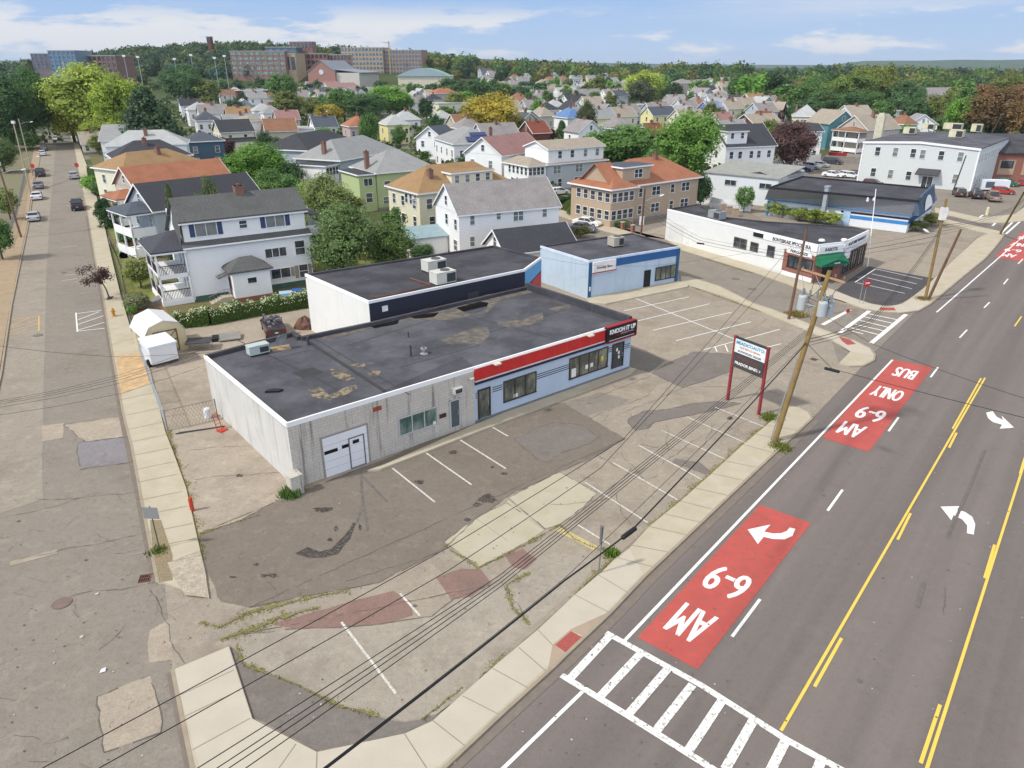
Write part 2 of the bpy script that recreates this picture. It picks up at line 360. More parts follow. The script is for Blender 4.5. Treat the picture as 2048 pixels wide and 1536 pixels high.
def far_ridge(y, x0, x1, base, amp, seed, c):
    rr = random.Random(seed); mb = MB(); n = 120; top = []
    ph = [rr.uniform(0, 6) for _ in range(8)]
    for i in range(n+1):
        x = x0+(x1-x0)*i/n; t = i/n
        h = base+sum(amp/(k+1)*math.sin(ph[k]+t*(k+1)*5.3) for k in range(7)); h *= min(1, t*9, (1-t)*9)
        top.append((x, h))
    v = []
    for dy, s in ((-900, 0), (-500, .45), (-200, .85), (0, 1), (500, .6), (1000, 0)):
        v += [(x, y+dy+60*math.sin(x/300), h*s) for x, h in top]
    mb.add(v, [(j*(n+1)+i, j*(n+1)+i+1, (j+1)*(n+1)+i+1, (j+1)*(n+1)+i) for j in range(5) for i in range(n)])
    tag(link('distant_hills', mb.mesh('distant_hills', c, True)), kind='structure')
HC = mat('distant hill woods', '34502f', .95, .25, .004)
far_ridge(6600, -5800, 7200, 68, 26, 3, HC)
far_ridge(5200, 2100, 4300, 62, 8, 5, HC)
# ---------------------------------------------------------------- streets and lots
RD = Vector((math.sin(R(39.75)), math.cos(R(39.75)), 0)); RN = Vector((RD.y, -RD.x, 0))
K0 = P(1130, 1310)
def rd(along, across): return tuple((K0+RD*along+RN*across))[:2]
sheet('side_ground', [(-400, 500), (-40, 980), (2, 745), (41, 521), (69, 358), (85, 277), (0, 262), (-600, 300)], 0, mat('verge', '8b8370', .95, kind='lawn', c2='7d8250'))
sheet('town_street_asphalt', [(-900, 1750), (1500, 2600), (1700, 900), (2100, 330), (1700, 300), (1480, 345), (1300, 415), (1160, 395), (1000, 470), (620, 660), (236, 660), (175, 430), (150, 275), (140, 262), (90, 262), (85, 277), (69, 358), (41, 521), (2, 745), (-60, 1050), (-600, 1400)], 1, A_ROAD2)
L0 = P(60, 745); LDIR = (P(150, 275)-P(217, 660)).normalized(); LN = Vector((LDIR.y, -LDIR.x, 0))
sheet('street_pale_lane', [(88, 277), (112, 291), (102, 402), (97, 477), (93, 545), (90, 680), (88, 760), (85, 920), (86, 998), (0, 1027), (-120, 1080), (-60, 980), (2, 745), (22, 612), (41, 521), (56, 450), (69, 358)], 3, mat('asphalt pale street', 'aaa092', .92, .05, .5, kind='asphalt', c2='a69d90', bump=.2))
sheet('main_road', [rd(-60, 0), rd(-60, 24), rd(420, 24), rd(420, 0)], 2, A_ROAD, world=True)
sheet('parking_lot', [(262, 762), (330, 1165), (345, 1339), (458, 1292), (505, 1437), (634, 1505), (809, 1468), (1000, 1323), (1150, 1190), (1298, 1053), (1423, 947), (1578, 811), (1627, 834), (1726, 731), (1678, 728), (1661, 675), (1525, 620), (1378, 565), (1250, 500), (900, 480), (640, 600), (300, 700)], 3, A_OLD)
sheet('yard_asphalt', [(300, 760), (345, 870), (368, 960), (392, 1068), (470, 1045), (600, 990), (720, 930), (560, 690), (660, 600), (380, 640), (300, 690)], 4, A_LIGHT)
sheet('lot_stained_asphalt', [(392, 1070), (470, 1046), (560, 1000), (740, 930), (860, 880), (985, 835), (1060, 810), (1130, 806), (1250, 878), (1180, 920), (1120, 945), (1020, 990), (950, 1040), (885, 1100), (760, 1165), (620, 1192), (500, 1215), (440, 1205), (415, 1150)], 5, A_BROWN, .08)
sheet('lot_speckled_asphalt', [(489, 1269), (590, 1259), (747, 1251), (864, 1233), (905, 1200), (985, 1170), (1050, 1120), (1110, 1105), (1190, 1120), (1170, 1160), (1120, 1205), (1076, 1245), (1000, 1312), (925, 1392), (870, 1432), (809, 1444), (684, 1413), (590, 1366), (489, 1327), (473, 1300)], 5, A_SPECK, .05)
sheet('lot_new_asphalt_band', [(455, 1290), (474, 1302), (489, 1329), (590, 1368), (684, 1415), (809, 1446), (868, 1434), (925, 1394), (985, 1325), (862, 1444), (809, 1467), (634, 1503), (505, 1435)], 4, A_DARK, .03)
sheet('asphalt_patch', [(1028, 880), (1077, 855), (1112, 845), (1166, 851), (1198, 875), (1178, 888), (1123, 906), (1096, 925), (1077, 921), (1049, 898)], 6, A_DARK, .05)
sheet('asphalt_patch', [(1257, 838), (1290, 822), (1330, 820), (1388, 807), (1439, 803), (1482, 807), (1447, 817), (1388, 830), (1310, 844), (1294, 858), (1271, 862), (1257, 848)], 6, A_DARK, .04)
sheet('asphalt_patch', [(1302, 746), (1337, 726), (1388, 704), (1467, 709), (1463, 743), (1405, 764), (1364, 776), (1330, 760)], 6, A_DARK, .05)
sheet('asphalt_patch', [(1262, 690), (1300, 705), (1330, 722), (1300, 745), (1262, 735), (1244, 715)], 6, A_DARK, .06)
sheet('asphalt_patch', [(1352, 918), (1400, 925), (1424, 945), (1412, 950), (1345, 925)], 6, A_DARK, .04)
sheet('asphalt_patch', [(1128, 806), (1200, 785), (1262, 800), (1228, 815), (1170, 832)], 6, A_ROAD2, .04)
sheet('reddish_asphalt_patch', [(544, 1249), (610, 1230), (708, 1202), (786, 1183), (821, 1202), (825, 1230), (766, 1249), (669, 1257), (591, 1259)], 6, A_RED, .04)
sheet('reddish_asphalt_patch', [(872, 1155), (923, 1138), (962, 1140), (981, 1167), (942, 1194), (903, 1200)], 6, A_RED, .04)
sheet('reddish_asphalt_patch', [(1010, 1110), (1045, 1098), (1075, 1120), (1050, 1140), (1025, 1135)], 6, A_RED, .04)
for pts in ([(1017, 996), (1119, 944), (1193, 987), (1169, 1014), (1119, 1049), (1091, 1059)], [(888, 1085), (951, 1037), (1013, 1006), (1017, 1000), (1089, 1060), (1056, 1084), (959, 1135)]):
    sheet('concrete_pad', pts, 6, CONC_Y, .02)
stripes('concrete_pad_joint', [((951, 1037), (1015, 1082)), ((1000, 1010), (1002, 1011))], .03, 7, JOINT)
# street patches at the left
sheet('asphalt_patch', [(85, 852), (128, 846), (126, 876), (84, 884)], 4, A_LIGHT, .02)
sheet('asphalt_patch', [(128, 850), (250, 832), (262, 872), (170, 884)], 4, A_LIGHT, .02)
sheet('asphalt_patch', [(155, 886), (256, 874), (270, 915), (264, 925), (160, 939), (154, 905)], 5, mat('asphalt bluish', '989396', .9, .05, .6, kind='asphalt', c2='8f8a8d', ca=.2), .02)
sheet('asphalt_patch', [(193, 1395), (300, 1350), (310, 1380), (325, 1440), (322, 1466), (208, 1505)], 4, A_LIGHT, .03)
sheet('asphalt_patch', [(-40, 1490), (190, 1395), (310, 1345), (345, 1345), (385, 1540), (400, 1620), (-100, 1700)], 3, A_ROAD2, .03)
sheet('asphalt_patch', [(300, 1262), (335, 1240), (345, 1290), (347, 1318), (300, 1325), (292, 1290)], 4, A_LIGHT, .06)
for a, b in (((20, 1128), (115, 1103)), ((130, 551), (180, 546)), ((125, 438), (160, 436)), ((122, 495), (155, 492)), ((122, 370), (158, 367)), ((122, 562), (168, 556))):
    stripes('street_seal_strip', [(a, b)], .45, 5, A_LIGHT)
sheet('fresh_asphalt_lot', [(1687, 567), (1738, 533), (1868, 557), (1843, 581), (1821, 597), (1794, 610), (1757, 611), (1714, 598), (1671, 582)], 3, A_NEW)
sheet('lot_asphalt', [(1560, 430), (1700, 455), (1738, 462), (1800, 465), (1880, 425), (2000, 470), (1955, 472), (1880, 548), (1843, 577), (1738, 531), (1716, 538), (1618, 565), (1500, 500)], 2, A_OLD)
sheet('lot_asphalt', [(1600, 330), (1740, 300), (2100, 320), (2200, 380), (2060, 432), (1880, 395), (1800, 380)], 2, A_ROAD2)
# walks
raised('sidewalk', [(345, 1339), (458, 1292), (505, 1437), (634, 1505), (809, 1468), (864, 1444), (1000, 1323), (1076, 1260), (1150, 1190), (1197, 1150), (1232, 1115), (1259, 1096), (1298, 1053), (1361, 1002), (1423, 947), (1486, 889), (1533, 850), (1578, 811), (1600, 815), (1622, 826), (1624, 836), (1580, 877), (1525, 928), (1447, 1002), (1369, 1076), (1291, 1150), (1220, 1225), (1130, 1310), (1000, 1430), (885, 1538), (800, 1610), (600, 1700), (440, 1640), (385, 1536)], .12, CONC,
       joints=[((361, 1390), (468, 1340)), ((370, 1433), (480, 1380)), ((385, 1500), (500, 1437)), ((592, 1488), (552, 1545)), ((634, 1505), (632, 1560)), ((809, 1468), (862, 1550)), ((864, 1440), (935, 1496)), ((925, 1392), (1000, 1430)), ((985, 1337), (1060, 1378)), ((1037, 1295), (1095, 1345)), ((1076, 1260), (1105, 1290)), ((1150, 1190), (1218, 1225)), ((1197, 1150), (1255, 1185)), ((1232, 1115), (1310, 1135)), ((1262, 1090), (1340, 1105)), ((1298, 1053), (1376, 1070)), ((1330, 1028), (1402, 1045)), ((1361, 1002), (1430, 1020)), ((1390, 976), (1460, 992)), ((1423, 947), (1492, 962)), ((1450, 922), (1520, 936)), ((1486, 889), (1550, 906)), ((1510, 868), (1578, 882)), ((1533, 850), (1600, 862))],
       kerb=[(345, 1339), (361, 1420), (385, 1536), (440, 1640)])
mb = MB()
kp = [(800, 1610), (885, 1538), (1000, 1430), (1110, 1330), (1130, 1310), (1220, 1225), (1291, 1150), (1369, 1076), (1447, 1002), (1525, 928), (1580, 877), (1624, 836), (1618, 824), (1595, 812)]
for a, b in zip(kp, kp[1:]):
    a = P(*a, .12); b = P(*b, .12); d = (b-a).normalized(); n_ = Vector((-d.y, d.x, 0))*.075
    mb.prism([(a.x-n_.x, a.y-n_.y), (b.x-n_.x, b.y-n_.y), (b.x+n_.x, b.y+n_.y), (a.x+n_.x, a.y+n_.y)], -.05, .13)
tag(link('kerb', mb.mesh('kerb', KERB)), kind='structure')
ONZ = [.1215]
def onwalk(name, pts, m, z=None):
    ONZ[0] += .0004; z = (z or 0)*0+ONZ[0]
    q = [P(x, y, z) for x, y in pts]; mb = MB().face([tuple(p) for p in q]); o = tag(link(name, mb.mesh(name, m)), kind='structure')
    if o.data.polygons[0].normal.z < 0: o.data.flip_normals()
onwalk('new_concrete_paving', [(347, 1340), (457, 1294), (504, 1437), (634, 1504), (809, 1467), (864, 1442), (1000, 1322), (1076, 1259), (1150, 1189), (1197, 1149), (1259, 1097), (1286, 1148), (1216, 1222), (1125, 1305), (995, 1426), (880, 1532), (620, 1640), (400, 1540)], CONC_N, .1215)
onwalk('tactile_paving', [(1110, 1290), (1142, 1262), (1166, 1275), (1132, 1306)], mat('tactile red', 'a5554f', .8, .1, 6))
onwalk('ramp_paving', [(1095, 1345), (1105, 1290), (1142, 1258), (1215, 1225), (1215, 1228), (1168, 1272), (1142, 1262), (1110, 1290), (1130, 1306)], CONC_P, .125)
raised('sidewalk', [(136, 262), (148, 262), (162, 300), (177, 340), (188, 375), (206, 440), (222, 510), (240, 585), (262, 660), (283, 700), (300, 740), (330, 862), (345, 900), (372, 975), (398, 1090), (410, 1140), (418, 1195), (330, 1165), (315, 1165), (283, 1000), (264, 895), (247, 830), (234, 758), (217, 660), (205, 585), (190, 518), (176, 430), (157, 342), (148, 290)], .12, CONC,
       joints=[((a-2, y), (b, y-9-(y-300)*.012)) for a, b, y in [(161, 183, 365), (168, 194, 400), (176, 204, 440), (183, 212, 480), (190, 224, 522), (196, 233, 560), (205, 243, 600), (211, 254, 640), (222, 271, 690), (230, 290, 730), (236, 300, 765), (241, 310, 800), (246, 318, 832), (254, 326, 860), (258, 334, 885), (264, 342, 912), (270, 349, 940), (276, 356, 965), (284, 365, 1000), (292, 374, 1030), (298, 385, 1065), (306, 392, 1095), (311, 402, 1130)]],
       kerb=[(148, 290), (157, 342), (176, 430), (190, 518), (205, 585), (217, 660), (234, 758), (247, 830), (264, 895), (283, 1000), (315, 1165)])
onwalk('rusty_paving', [(232, 712), (286, 706), (296, 740), (300, 765), (242, 790)], RUST)
onwalk('gravel_bed', [(300, 1040), (322, 1040), (345, 1110), (345, 1160), (318, 1165), (306, 1105)], mat('gravel weeds', '8d8066', .95, .3, 14))
onwalk('broken_paving', [(335, 1125), (400, 1100), (412, 1150), (415, 1195), (370, 1190), (345, 1150)], mat('broken concrete', 'b5aa98', .95, .2, 3, kind='paint', c2='958b7d', w0=.48, w1=.55))
raised('sidewalk', [(0, 521), (20, 470), (42, 400), (56, 358), (70, 290), (84, 285), (78, 330), (67, 358), (61, 403), (54, 450), (39, 521), (20, 612), (-2, 745), (-45, 960), (-120, 960), (-60, 745)], .12, mat('concrete brownish', 'b5a084', .9, .06, .8, kind='concrete', c2='a18c72'),
       kerb=[(84, 277), (69, 358), (63, 403), (56, 450), (41, 521), (22, 612), (2, 745), (-45, 960)])
raised('sidewalk', [(1378, 553), (1439, 572), (1507, 606), (1542, 617), (1603, 641), (1678, 671), (1713, 682), (1740, 696), (1750, 708), (1748, 720), (1726, 731), (1700, 731), (1678, 726), (1702, 702), (1661, 678), (1631, 668), (1576, 644), (1525, 623), (1439, 588), (1362, 566), (1362, 552)], .12, CONC,
       kerb=[(1378, 553), (1439, 572), (1507, 606), (1542, 617), (1603, 641), (1678, 671), (1713, 682), (1740, 696), (1750, 708), (1748, 720), (1726, 731), (1700, 732)])
onwalk('new_concrete_paving', [(1595, 645), (1660, 668), (1713, 684), (1740, 698), (1748, 712), (1702, 704), (1661, 677), (1600, 655)], CONC_N)
onwalk('tactile_paving', [(1678, 673), (1700, 679), (1712, 688), (1695, 690), (1684, 682)], mat('tactile red', 'b8524c'))
raised('sidewalk', [(1332, 479), (1362, 500), (1433, 522), (1508, 545), (1583, 572), (1625, 590), (1660, 588), (1695, 605), (1727, 618), (1760, 623), (1800, 626), (1837, 621), (1861, 607), (1880, 591), (1928, 551), (1971, 516), (1992, 492), (2010, 468), (1990, 460), (1955, 476), (1917, 511), (1875, 551), (1845, 578), (1824, 594), (1805, 607), (1778, 613), (1741, 607), (1703, 594), (1671, 581), (1640, 570), (1618, 566), (1500, 528), (1330, 470)], .12, CONC,
       kerb=[(1332, 479), (1362, 500), (1433, 522), (1508, 545), (1583, 572), (1625, 590), (1695, 608), (1727, 618), (1760, 623), (1800, 626), (1837, 621), (1861, 607), (1880, 591), (1928, 551), (1971, 516), (1992, 492), (2010, 468)])
onwalk('new_concrete_paving', [(1640, 588), (1695, 605), (1727, 617), (1760, 622), (1800, 625), (1837, 620), (1861, 606), (1845, 600), (1824, 595), (1805, 608), (1778, 614), (1741, 608), (1703, 595), (1671, 583)], CONC_N)
onwalk('tactile_paving', [(1760, 615), (1788, 615), (1792, 621), (1760, 621)], mat('tactile red', 'b8524c'))
raised('sidewalk', [(1870, 415), (1960, 435), (2030, 428), (2090, 380), (2120, 390), (2060, 440), (2015, 445), (1960, 445), (1870, 424)], .12, CONC)
raised('sidewalk', [(1868, 432), (1950, 452), (2000, 462), (1990, 470), (1940, 458), (1868, 438)], .12, CONC)
raised('sidewalk', [(1100, 425), (1135, 418), (1215, 450), (1290, 472), (1282, 480), (1210, 462), (1160, 445)], .12, CONC)
sheet('fresh_street_asphalt', [(1900, 432), (1968, 446), (2010, 452), (2000, 462), (1950, 450), (1890, 440)], 4, A_ROAD)
# building step walks
raised('front_walk', [(735, 940), (770, 928), (947, 850), (1237, 731), (1272, 737), (1262, 746), (970, 857), (760, 938)], .16, CONC)
raised('front_walk', [(1172, 596), (1352, 560), (1378, 568), (1375, 573), (1212, 607), (1180, 606)], .16, CONC)
# ---------------------------------------------------------------- paint on the road
stripes('edge_line', [((1008, 1536), (1165, 1384)), ((1250, 1281), (1785, 720)), ((1873, 625), (2060, 461)), ((960, 1582), (1008, 1536))], .16, 6, W_PAINT)
BUS = [sheet('bus_lane_paint', p, 5, R_PAINT) for p in ([(1275, 1275), (1520, 1010), (1622, 1047), (1395, 1340)], [(1784, 719), (1866, 735), (1737, 904), (1644, 876)], [(1989, 514), (2034, 474), (2070, 440), (2120, 442), (2045, 524)])]
stripes('lane_dash', [((1655, 1022), (1685, 980)), ((1464, 1274), (1520, 1199)), ((1777, 863), (1797, 835)), ((1861, 755), (1876, 735)), ((1919, 676), (1934, 660)), ((1968, 616), (1979, 605)), ((2007, 569), (2016, 558)), ((2036, 528), (2046, 518))], .15, 6, W_PAINT)
stripes('centre_line', [((1562, 1462), (1970, 756)), ((1962, 757), (1905, 858)), ((1854, 1536), (2048, 928)), ((1800, 1690), (1854, 1536)), ((2048, 928), (2110, 750))], .13, 6, Y_PAINT)
stripes('centre_line_dash', [((1629, 1374), (1683, 1277)), ((1795, 1080), (1821, 1027)), ((1898, 896), (1913, 866)), ((1841, 1527), (1880, 1410)), ((1969, 1157), (1989, 1090)), ((2040, 948), (2050, 915)), ((2029, 653), (2043, 633))], .14, 6, Y_PAINT)
stripes('crosswalk_line', [((1205, 1262), (1404, 1372)), ((1404, 1372), (1576, 1482)), ((1576, 1482), (1700, 1550)), ((1118, 1348), (1256, 1432)), ((1256, 1432), (1412, 1530)), ((1412, 1530), (1480, 1575))], .30, 6, W_WORN)
stripes('crosswalk_bar', [((1218, 1274), (1140, 1358)), ((1281, 1308), (1198, 1396)), ((1334, 1340), (1256, 1430)), ((1385, 1370), (1308, 1468)), ((1443, 1403), (1373, 1508)), ((1506, 1442), (1450, 1540)), ((1570, 1484), (1532, 1560)), ((1642, 1522), (1610, 1600))], .36, 7, W_WORN)
stripes('crosswalk_line', [((1679, 666), (1739, 622)), ((1742, 687), (1812, 629))], .42, 6, W_PAINT)
stripes('crosswalk_bar', [((1737, 628), (1795, 640)), ((1728, 634), (1785, 647)), ((1719, 641), (1776, 655)), ((1710, 649), (1767, 662)), ((1702, 656), (1758, 670)), ((1705, 663), (1726, 668))], .22, 7, W_WORN)
stripes('stop_line', [((1645, 650), (1700, 620))], .42, 6, W_WORN)
stripes('stall_line', [((785, 937), (870, 1005)), ((850, 905), (943, 970)), ((918, 879), (1012, 938)), ((983, 854), (1016, 873)), ((683, 1245), (792, 1388)), ((800, 1188), (840, 1232))], .12, 7, W_FADE)
stripes('stall_line', [((1170, 965), (1300, 1049)), ((1226, 926), (1356, 1001)), ((1277, 891), (1404, 960)), ((1322, 861), (1448, 918)), ((1373, 834), (1492, 887)), ((1430, 815), (1530, 855)), ((1155, 1050), (1220, 1090))], .11, 7, W_FADE)
stripes('stall_line', [((1248, 622), (1378, 594)), ((1268, 644), (1419, 608)), ((1306, 661), (1463, 625)), ((1352, 682), (1502, 644)), ((1408, 700), (1560, 659)), ((1268, 596), (1467, 678)), ((1518, 699), (1562, 688)), ((1430, 695), (1434, 704)), ((1450, 690), (1456, 704))], .11, 7, W_PAINT)
stripes('stall_line', [((1710, 565), (1751, 538)), ((1751, 538), (1845, 559)), ((1743, 548), (1833, 568)), ((1735, 556), (1824, 578)), ((1714, 566), (1809, 587))], .13, 7, W_PAINT)
stripes('hatched_bay', [((151, 628), (203, 621)), ((154, 663), (210, 657)), ((152, 626), (155, 664)), ((156, 640), (198, 624)), ((154, 650), (207, 632)), ((155, 661), (209, 645))], .13, 7, W_PAINT)
stripes('hatched_bay', [((22, 640), (78, 633)), ((7, 672), (78, 662)), ((78, 632), (78, 663)), ((16, 655), (60, 636)), ((10, 666), (76, 648)), ((12, 660), (78, 640))], .12, 7, mat('road paint orange', 'd8b070', .7, .05, kind='paint', c2='a89c88'))
stripes('painted_kerb_stop', [((1115, 1058), (1192, 1098))], .45, 7, mat('kerb yellow', 'd5c07c', .8, .1, 5, kind='paint', c2='a39a86', w0=.42, w1=.56, wa=.9))
stripes('crosswalk_bar', [((1952, 440), (1966, 430)), ((1985, 452), (2000, 437)), ((2003, 466), (2030, 440)), ((2012, 468), (2048, 436))], .3, 7, W_PAINT)
sheet('road_arrow', [(1248+x/2.56, 960+y/2.56) for x, y in [(633, 255), (750, 230), (717, 266), (762, 276), (805, 274), (834, 262), (847, 245), (877, 252), (862, 288), (822, 306), (762, 304), (715, 293), (685, 330)]], 7, W_PAINT)
sheet('road_arrow', [(1248+x/2.56, 960+y/2.56) for x, y in [(1620, 138), (1717, 136), (1705, 155), (1745, 165), (1782, 190), (1798, 228), (1790, 282), (1755, 274), (1757, 235), (1730, 203), (1687, 182), (1675, 208)]], 7, W_PAINT)
sheet('road_arrow', [(1972, 826), (1985, 823), (1993, 834), (2006, 841), (2003, 832), (2028, 856), (1999, 858), (2004, 850), (1986, 845), (1976, 837)], 7, W_PAINT)
def roadtext(txt, centre, hgt_, wid, m=W_PAINT):
    c = P(*centre); me = textmesh(txt, 1., 1., 0., False); me.materials.clear(); me.materials.append(m)
    xs = [v.co.x for v in me.vertices]; ys = [v.co.y for v in me.vertices]; cx = (min(xs)+max(xs))/2; cy = (min(ys)+max(ys))/2
    sx = wid/(max(xs)-min(xs)); sy = hgt_/(max(ys)-min(ys)); u = -RN; up = -RD
    for v in me.vertices:
        q = c+u*(v.co.x-cx)*sx+up*(v.co.y-cy)*sy; v.co = (q.x, q.y, .028+v.co.z)
    vs = [tuple(v.co) for v in me.vertices]; fs = [tuple(p.vertices) for p in me.polygons]; mb = MB()
    for i, dx in enumerate((-.045, 0, .045)): mb.add([(x+u.x*dx, y+u.y*dx, z+.0006*i) for x, y, z in vs], fs)
    bpy.data.meshes.remove(me); tag(link('road_lettering', mb.mesh('road_lettering', m)), kind='structure')
def spanlen(a, b): return (P(*a)-P(*b)).length
roadtext('AM', (1382, 1247), 2.3, 1.65); roadtext('6-9', (1454, 1165), 2.2, 1.95)
roadtext('AM', (1703, 860), 2.3, 1.5); roadtext('6-9', (1741, 829), 2.4, 1.8); roadtext('ONLY', (1775, 787), 2.4, 2.1); roadtext('BUS', (1810, 747), 2.4, 1.6)
roadtext('AM', (2018, 511), 2.4, 1.6); roadtext('6-9', (2026, 501), 2.2, 1.9); roadtext('ONLY', (2040, 490), 2.4, 2.2); roadtext('BUS', (2050, 477), 2.2, 1.7)
# oil stains, tyre marks, iron covers
def edges(pts_list):
    mb = MB(); r_ = random.Random(5)
    for pts in pts_list:
        q = [P(*p) for p in pts]
        for a, b in zip(q, q[1:]+q[:1]):
            n = max(1, int((b-a).length/.4)); d = b-a; nn = Vector((-d.y, d.x, 0)).normalized(); pr = a
            for i in range(1, n+1):
                c = a+d*i/n+nn*r_.uniform(-.05, .05); w = nn*r_.uniform(.008, .035)
                if r_.random() < .8: mb.face([(pr.x-w.x, pr.y-w.y, .034), (c.x-w.x, c.y-w.y, .034), (c.x+w.x, c.y+w.y, .034), (pr.x+w.x, pr.y+w.y, .034)])
                pr = c
    tag(link('patch_seam', mb.mesh('patch_seam', CRACKM)), kind='structure')
edges([[(1028, 880), (1077, 855), (1112, 845), (1166, 851), (1198, 875), (1178, 888), (1123, 906), (1096, 925), (1077, 921), (1049, 898)], [(1257, 838), (1290, 822), (1330, 820), (1388, 807), (1439, 803), (1482, 807), (1447, 817), (1388, 830), (1310, 844), (1294, 858), (1271, 862), (1257, 848)], [(1302, 746), (1337, 726), (1388, 704), (1467, 709), (1463, 743), (1405, 764), (1364, 776), (1330, 760)],
 [(155, 886), (256, 874), (270, 915), (264, 925), (160, 939), (154, 905)], [(193, 1395), (300, 1350), (310, 1380), (325, 1440), (322, 1466), (208, 1505)], [(1017, 996), (1119, 944), (1193, 987), (1169, 1014), (1119, 1049), (1091, 1059)], [(888, 1085), (951, 1037), (1013, 1006), (1089, 1060), (1056, 1084), (959, 1135)], [(392, 1070), (470, 1046), (560, 1000), (740, 930)], [(500, 1215), (620, 1192), (760, 1165), (885, 1100), (950, 1040), (1020, 990), (1120, 945), (1250, 878)], [(128, 850), (250, 832), (262, 872), (170, 884)], [(489, 1269), (590, 1259), (747, 1251), (864, 1233), (905, 1200), (985, 1170)]])
def blob(cx, cy, rx, ry, m, layer=8, name='oil_stain', n=18, jag=.3):
    c = P(cx, cy); s = ppm(c); pts = []
    for k in range(n):
        t = 2*math.pi*k/n; f = 1+random.uniform(-jag, jag); q = P(cx+rx*f*math.cos(t), cy+ry*f*math.sin(t)); pts.append((q.x, q.y))
    sheet(name, pts, layer, m, world=True)
sheet('oil_stain', [(590, 1108), (615, 1095), (640, 1104), (662, 1098), (690, 1072), (708, 1045), (712, 1048), (700, 1078), (676, 1108), (650, 1115), (618, 1117)], 8, OIL, .04)
for c in ((975, 998, 18, 9), (955, 1010, 8, 4), (648, 1020, 20, 5), (545, 1152, 10, 4), (528, 1152, 7, 3), (720, 1055, 3, 6), (478, 952, 6, 3), (512, 1130, 5, 3), (838, 965, 9, 4), (1008, 948, 7, 3), (985, 935, 4, 2), (906, 905, 8, 4), (672, 1058, 4, 5), (660, 1080, 5, 4), (935, 1040, 7, 3), (465, 1155, 8, 2), (1460, 837, 5, 3)): blob(*c, OIL)
stripes('tyre_mark', [((722, 950), (726, 1010)), ((722, 950), (775, 1005)), ((726, 1010), (712, 1048)), ((726, 1010), (736, 1062)), ((1970, 900), (1935, 985)), ((1935, 985), (1895, 1075)), ((1848, 1165), (1835, 1215))], .16, 8, mat('tyre mark', '6e6965', .8, .2, 3))
IRON = mat('cast iron', '6b4a40', .7, .15, 5)
def grate(px, py, wpx, rz=0):
    c = P(px, py); o = thing('storm_drain', 'rusty storm drain grate at the end of the kerb beside the broken pavement' if px < 1000 else 'small storm drain grate in the gutter by the rounded corner pavement', 'drain', (c.x, c.y, .012), rz)
    s = wpx*ppm(c); mb = MB()
    for k in range(6): mb.box(-s/2+k*s/6, -s/2, 0, -s/2+k*s/6+s*.07, s/2, .03)
    for k in range(3): mb.box(-s/2, -s/2+k*s*.45, .001, s/2, -s/2+k*s*.45+s*.09, .034)
    part('grate', mb, IRON, o); part('pit', MB().box(-s/2, -s/2, -.004, s/2, s/2, .004), mat('black pit', '1c1612'), o)
grate(291, 1157, 24, R(14)); grate(1628, 719, 12, R(40))
for i, (x, y, r, l) in enumerate([(124, 1207, 18, 'reddish round manhole cover in the street beside a pale patch'), (131, 1206, 0, ''), (76, 671, 9, 'grey manhole cover beside the orange hatched bay'), (1471, 558, 8, 'dark manhole cover in the side street nearest the blue building'), (1504, 578, 8, 'brown manhole cover in the side street nearest the brick market corner'), (127, 545, 5, 'small manhole cover up the left street')]):
    if not r: continue
    c = P(x, y); s = r*ppm(c); o = tag(link('manhole_cover', MB().lathe([(0, .03), (s*.86, .03), (s*.86, .024), (s*.92, .024), (s, .034), (s, .0)], 24).mesh('manhole_cover', mat('iron cover', '7d6c66', .7) if i != 2 else mat('iron grey', '77726c', .7)), None, (c.x, c.y, .01)), l, 'manhole cover')
def cracks():
    mb = MB(); rr = random.Random(11)
    def walk(a, b, w=.03):
        a = P(*a); b = P(*b); n = max(3, int((b-a).length/.35)); d = b-a; nn = Vector((-d.y, d.x, 0)).normalized(); off = 0; pts = []
        for i in range(n+1):
            off += rr.uniform(-.13, .13); off *= .93; pts.append((a+d*i/n+nn*off))
        for p, q in zip(pts, pts[1:]):
            ww = w*rr.uniform(.4, 1.2); m = nn*ww/2; mb.face([(p.x-m.x, p.y-m.y, .036), (q.x-m.x, q.y-m.y, .036), (q.x+m.x, q.y+m.y, .036), (p.x+m.x, p.y+m.y, .036)])
    for a, b in [((300, 1180), (350, 1290)), ((345, 1290), (365, 1330)), ((130, 1200), (290, 1172)), ((40, 1120), (300, 1060)), ((60, 1000), (280, 985)), ((200, 1300), (250, 1250)), ((0, 1035), (200, 985)), ((1180, 905), (1230, 940)), ((1240, 905), (1280, 960)), ((1280, 890), (1360, 900)),
                 ((1330, 850), (1330, 900)), ((1400, 870), (1330, 930)), ((1100, 1010), (1230, 1000)), ((1280, 940), (1190, 990)), ((1230, 990), (1260, 1050)), ((1364, 776), (1230, 830)), ((1364, 776), (1470, 770)), ((1463, 760), (1600, 740)), ((1300, 750), (1180, 800)), ((1070, 930), (1085, 945)),
                 ((690, 1160), (880, 1110)), ((1180, 840), (1300, 790)), ((1500, 660), (1540, 640)), ((1480, 690), (1660, 740)), ((1420, 740), (1560, 790)), ((380, 900), (500, 890)), ((390, 960), (560, 945)), ((1890, 1230), (1905, 1180)), ((1000, 1165), (1060, 1250)), ((1500, 880), (1590, 900)), ((560, 1195), (540, 1160)), ((1430, 850), (1400, 900)), ((1540, 820), (1570, 860))]: walk(a, b)
    for k in range(26):
        x = rr.uniform(0, 330); y = rr.uniform(900, 1530); walk((x, y), (x+rr.uniform(-60, 60), y+rr.uniform(-25, 25)), .018)
    for k in range(22):
        x = rr.uniform(1120, 1500); y = rr.uniform(800, 960); walk((x, y), (x+rr.uniform(-50, 50), y+rr.uniform(-25, 25)), .02)
    tag(link('pavement_cracks', mb.mesh('pavement_cracks', CRACKM)), kind='structure')
cracks()
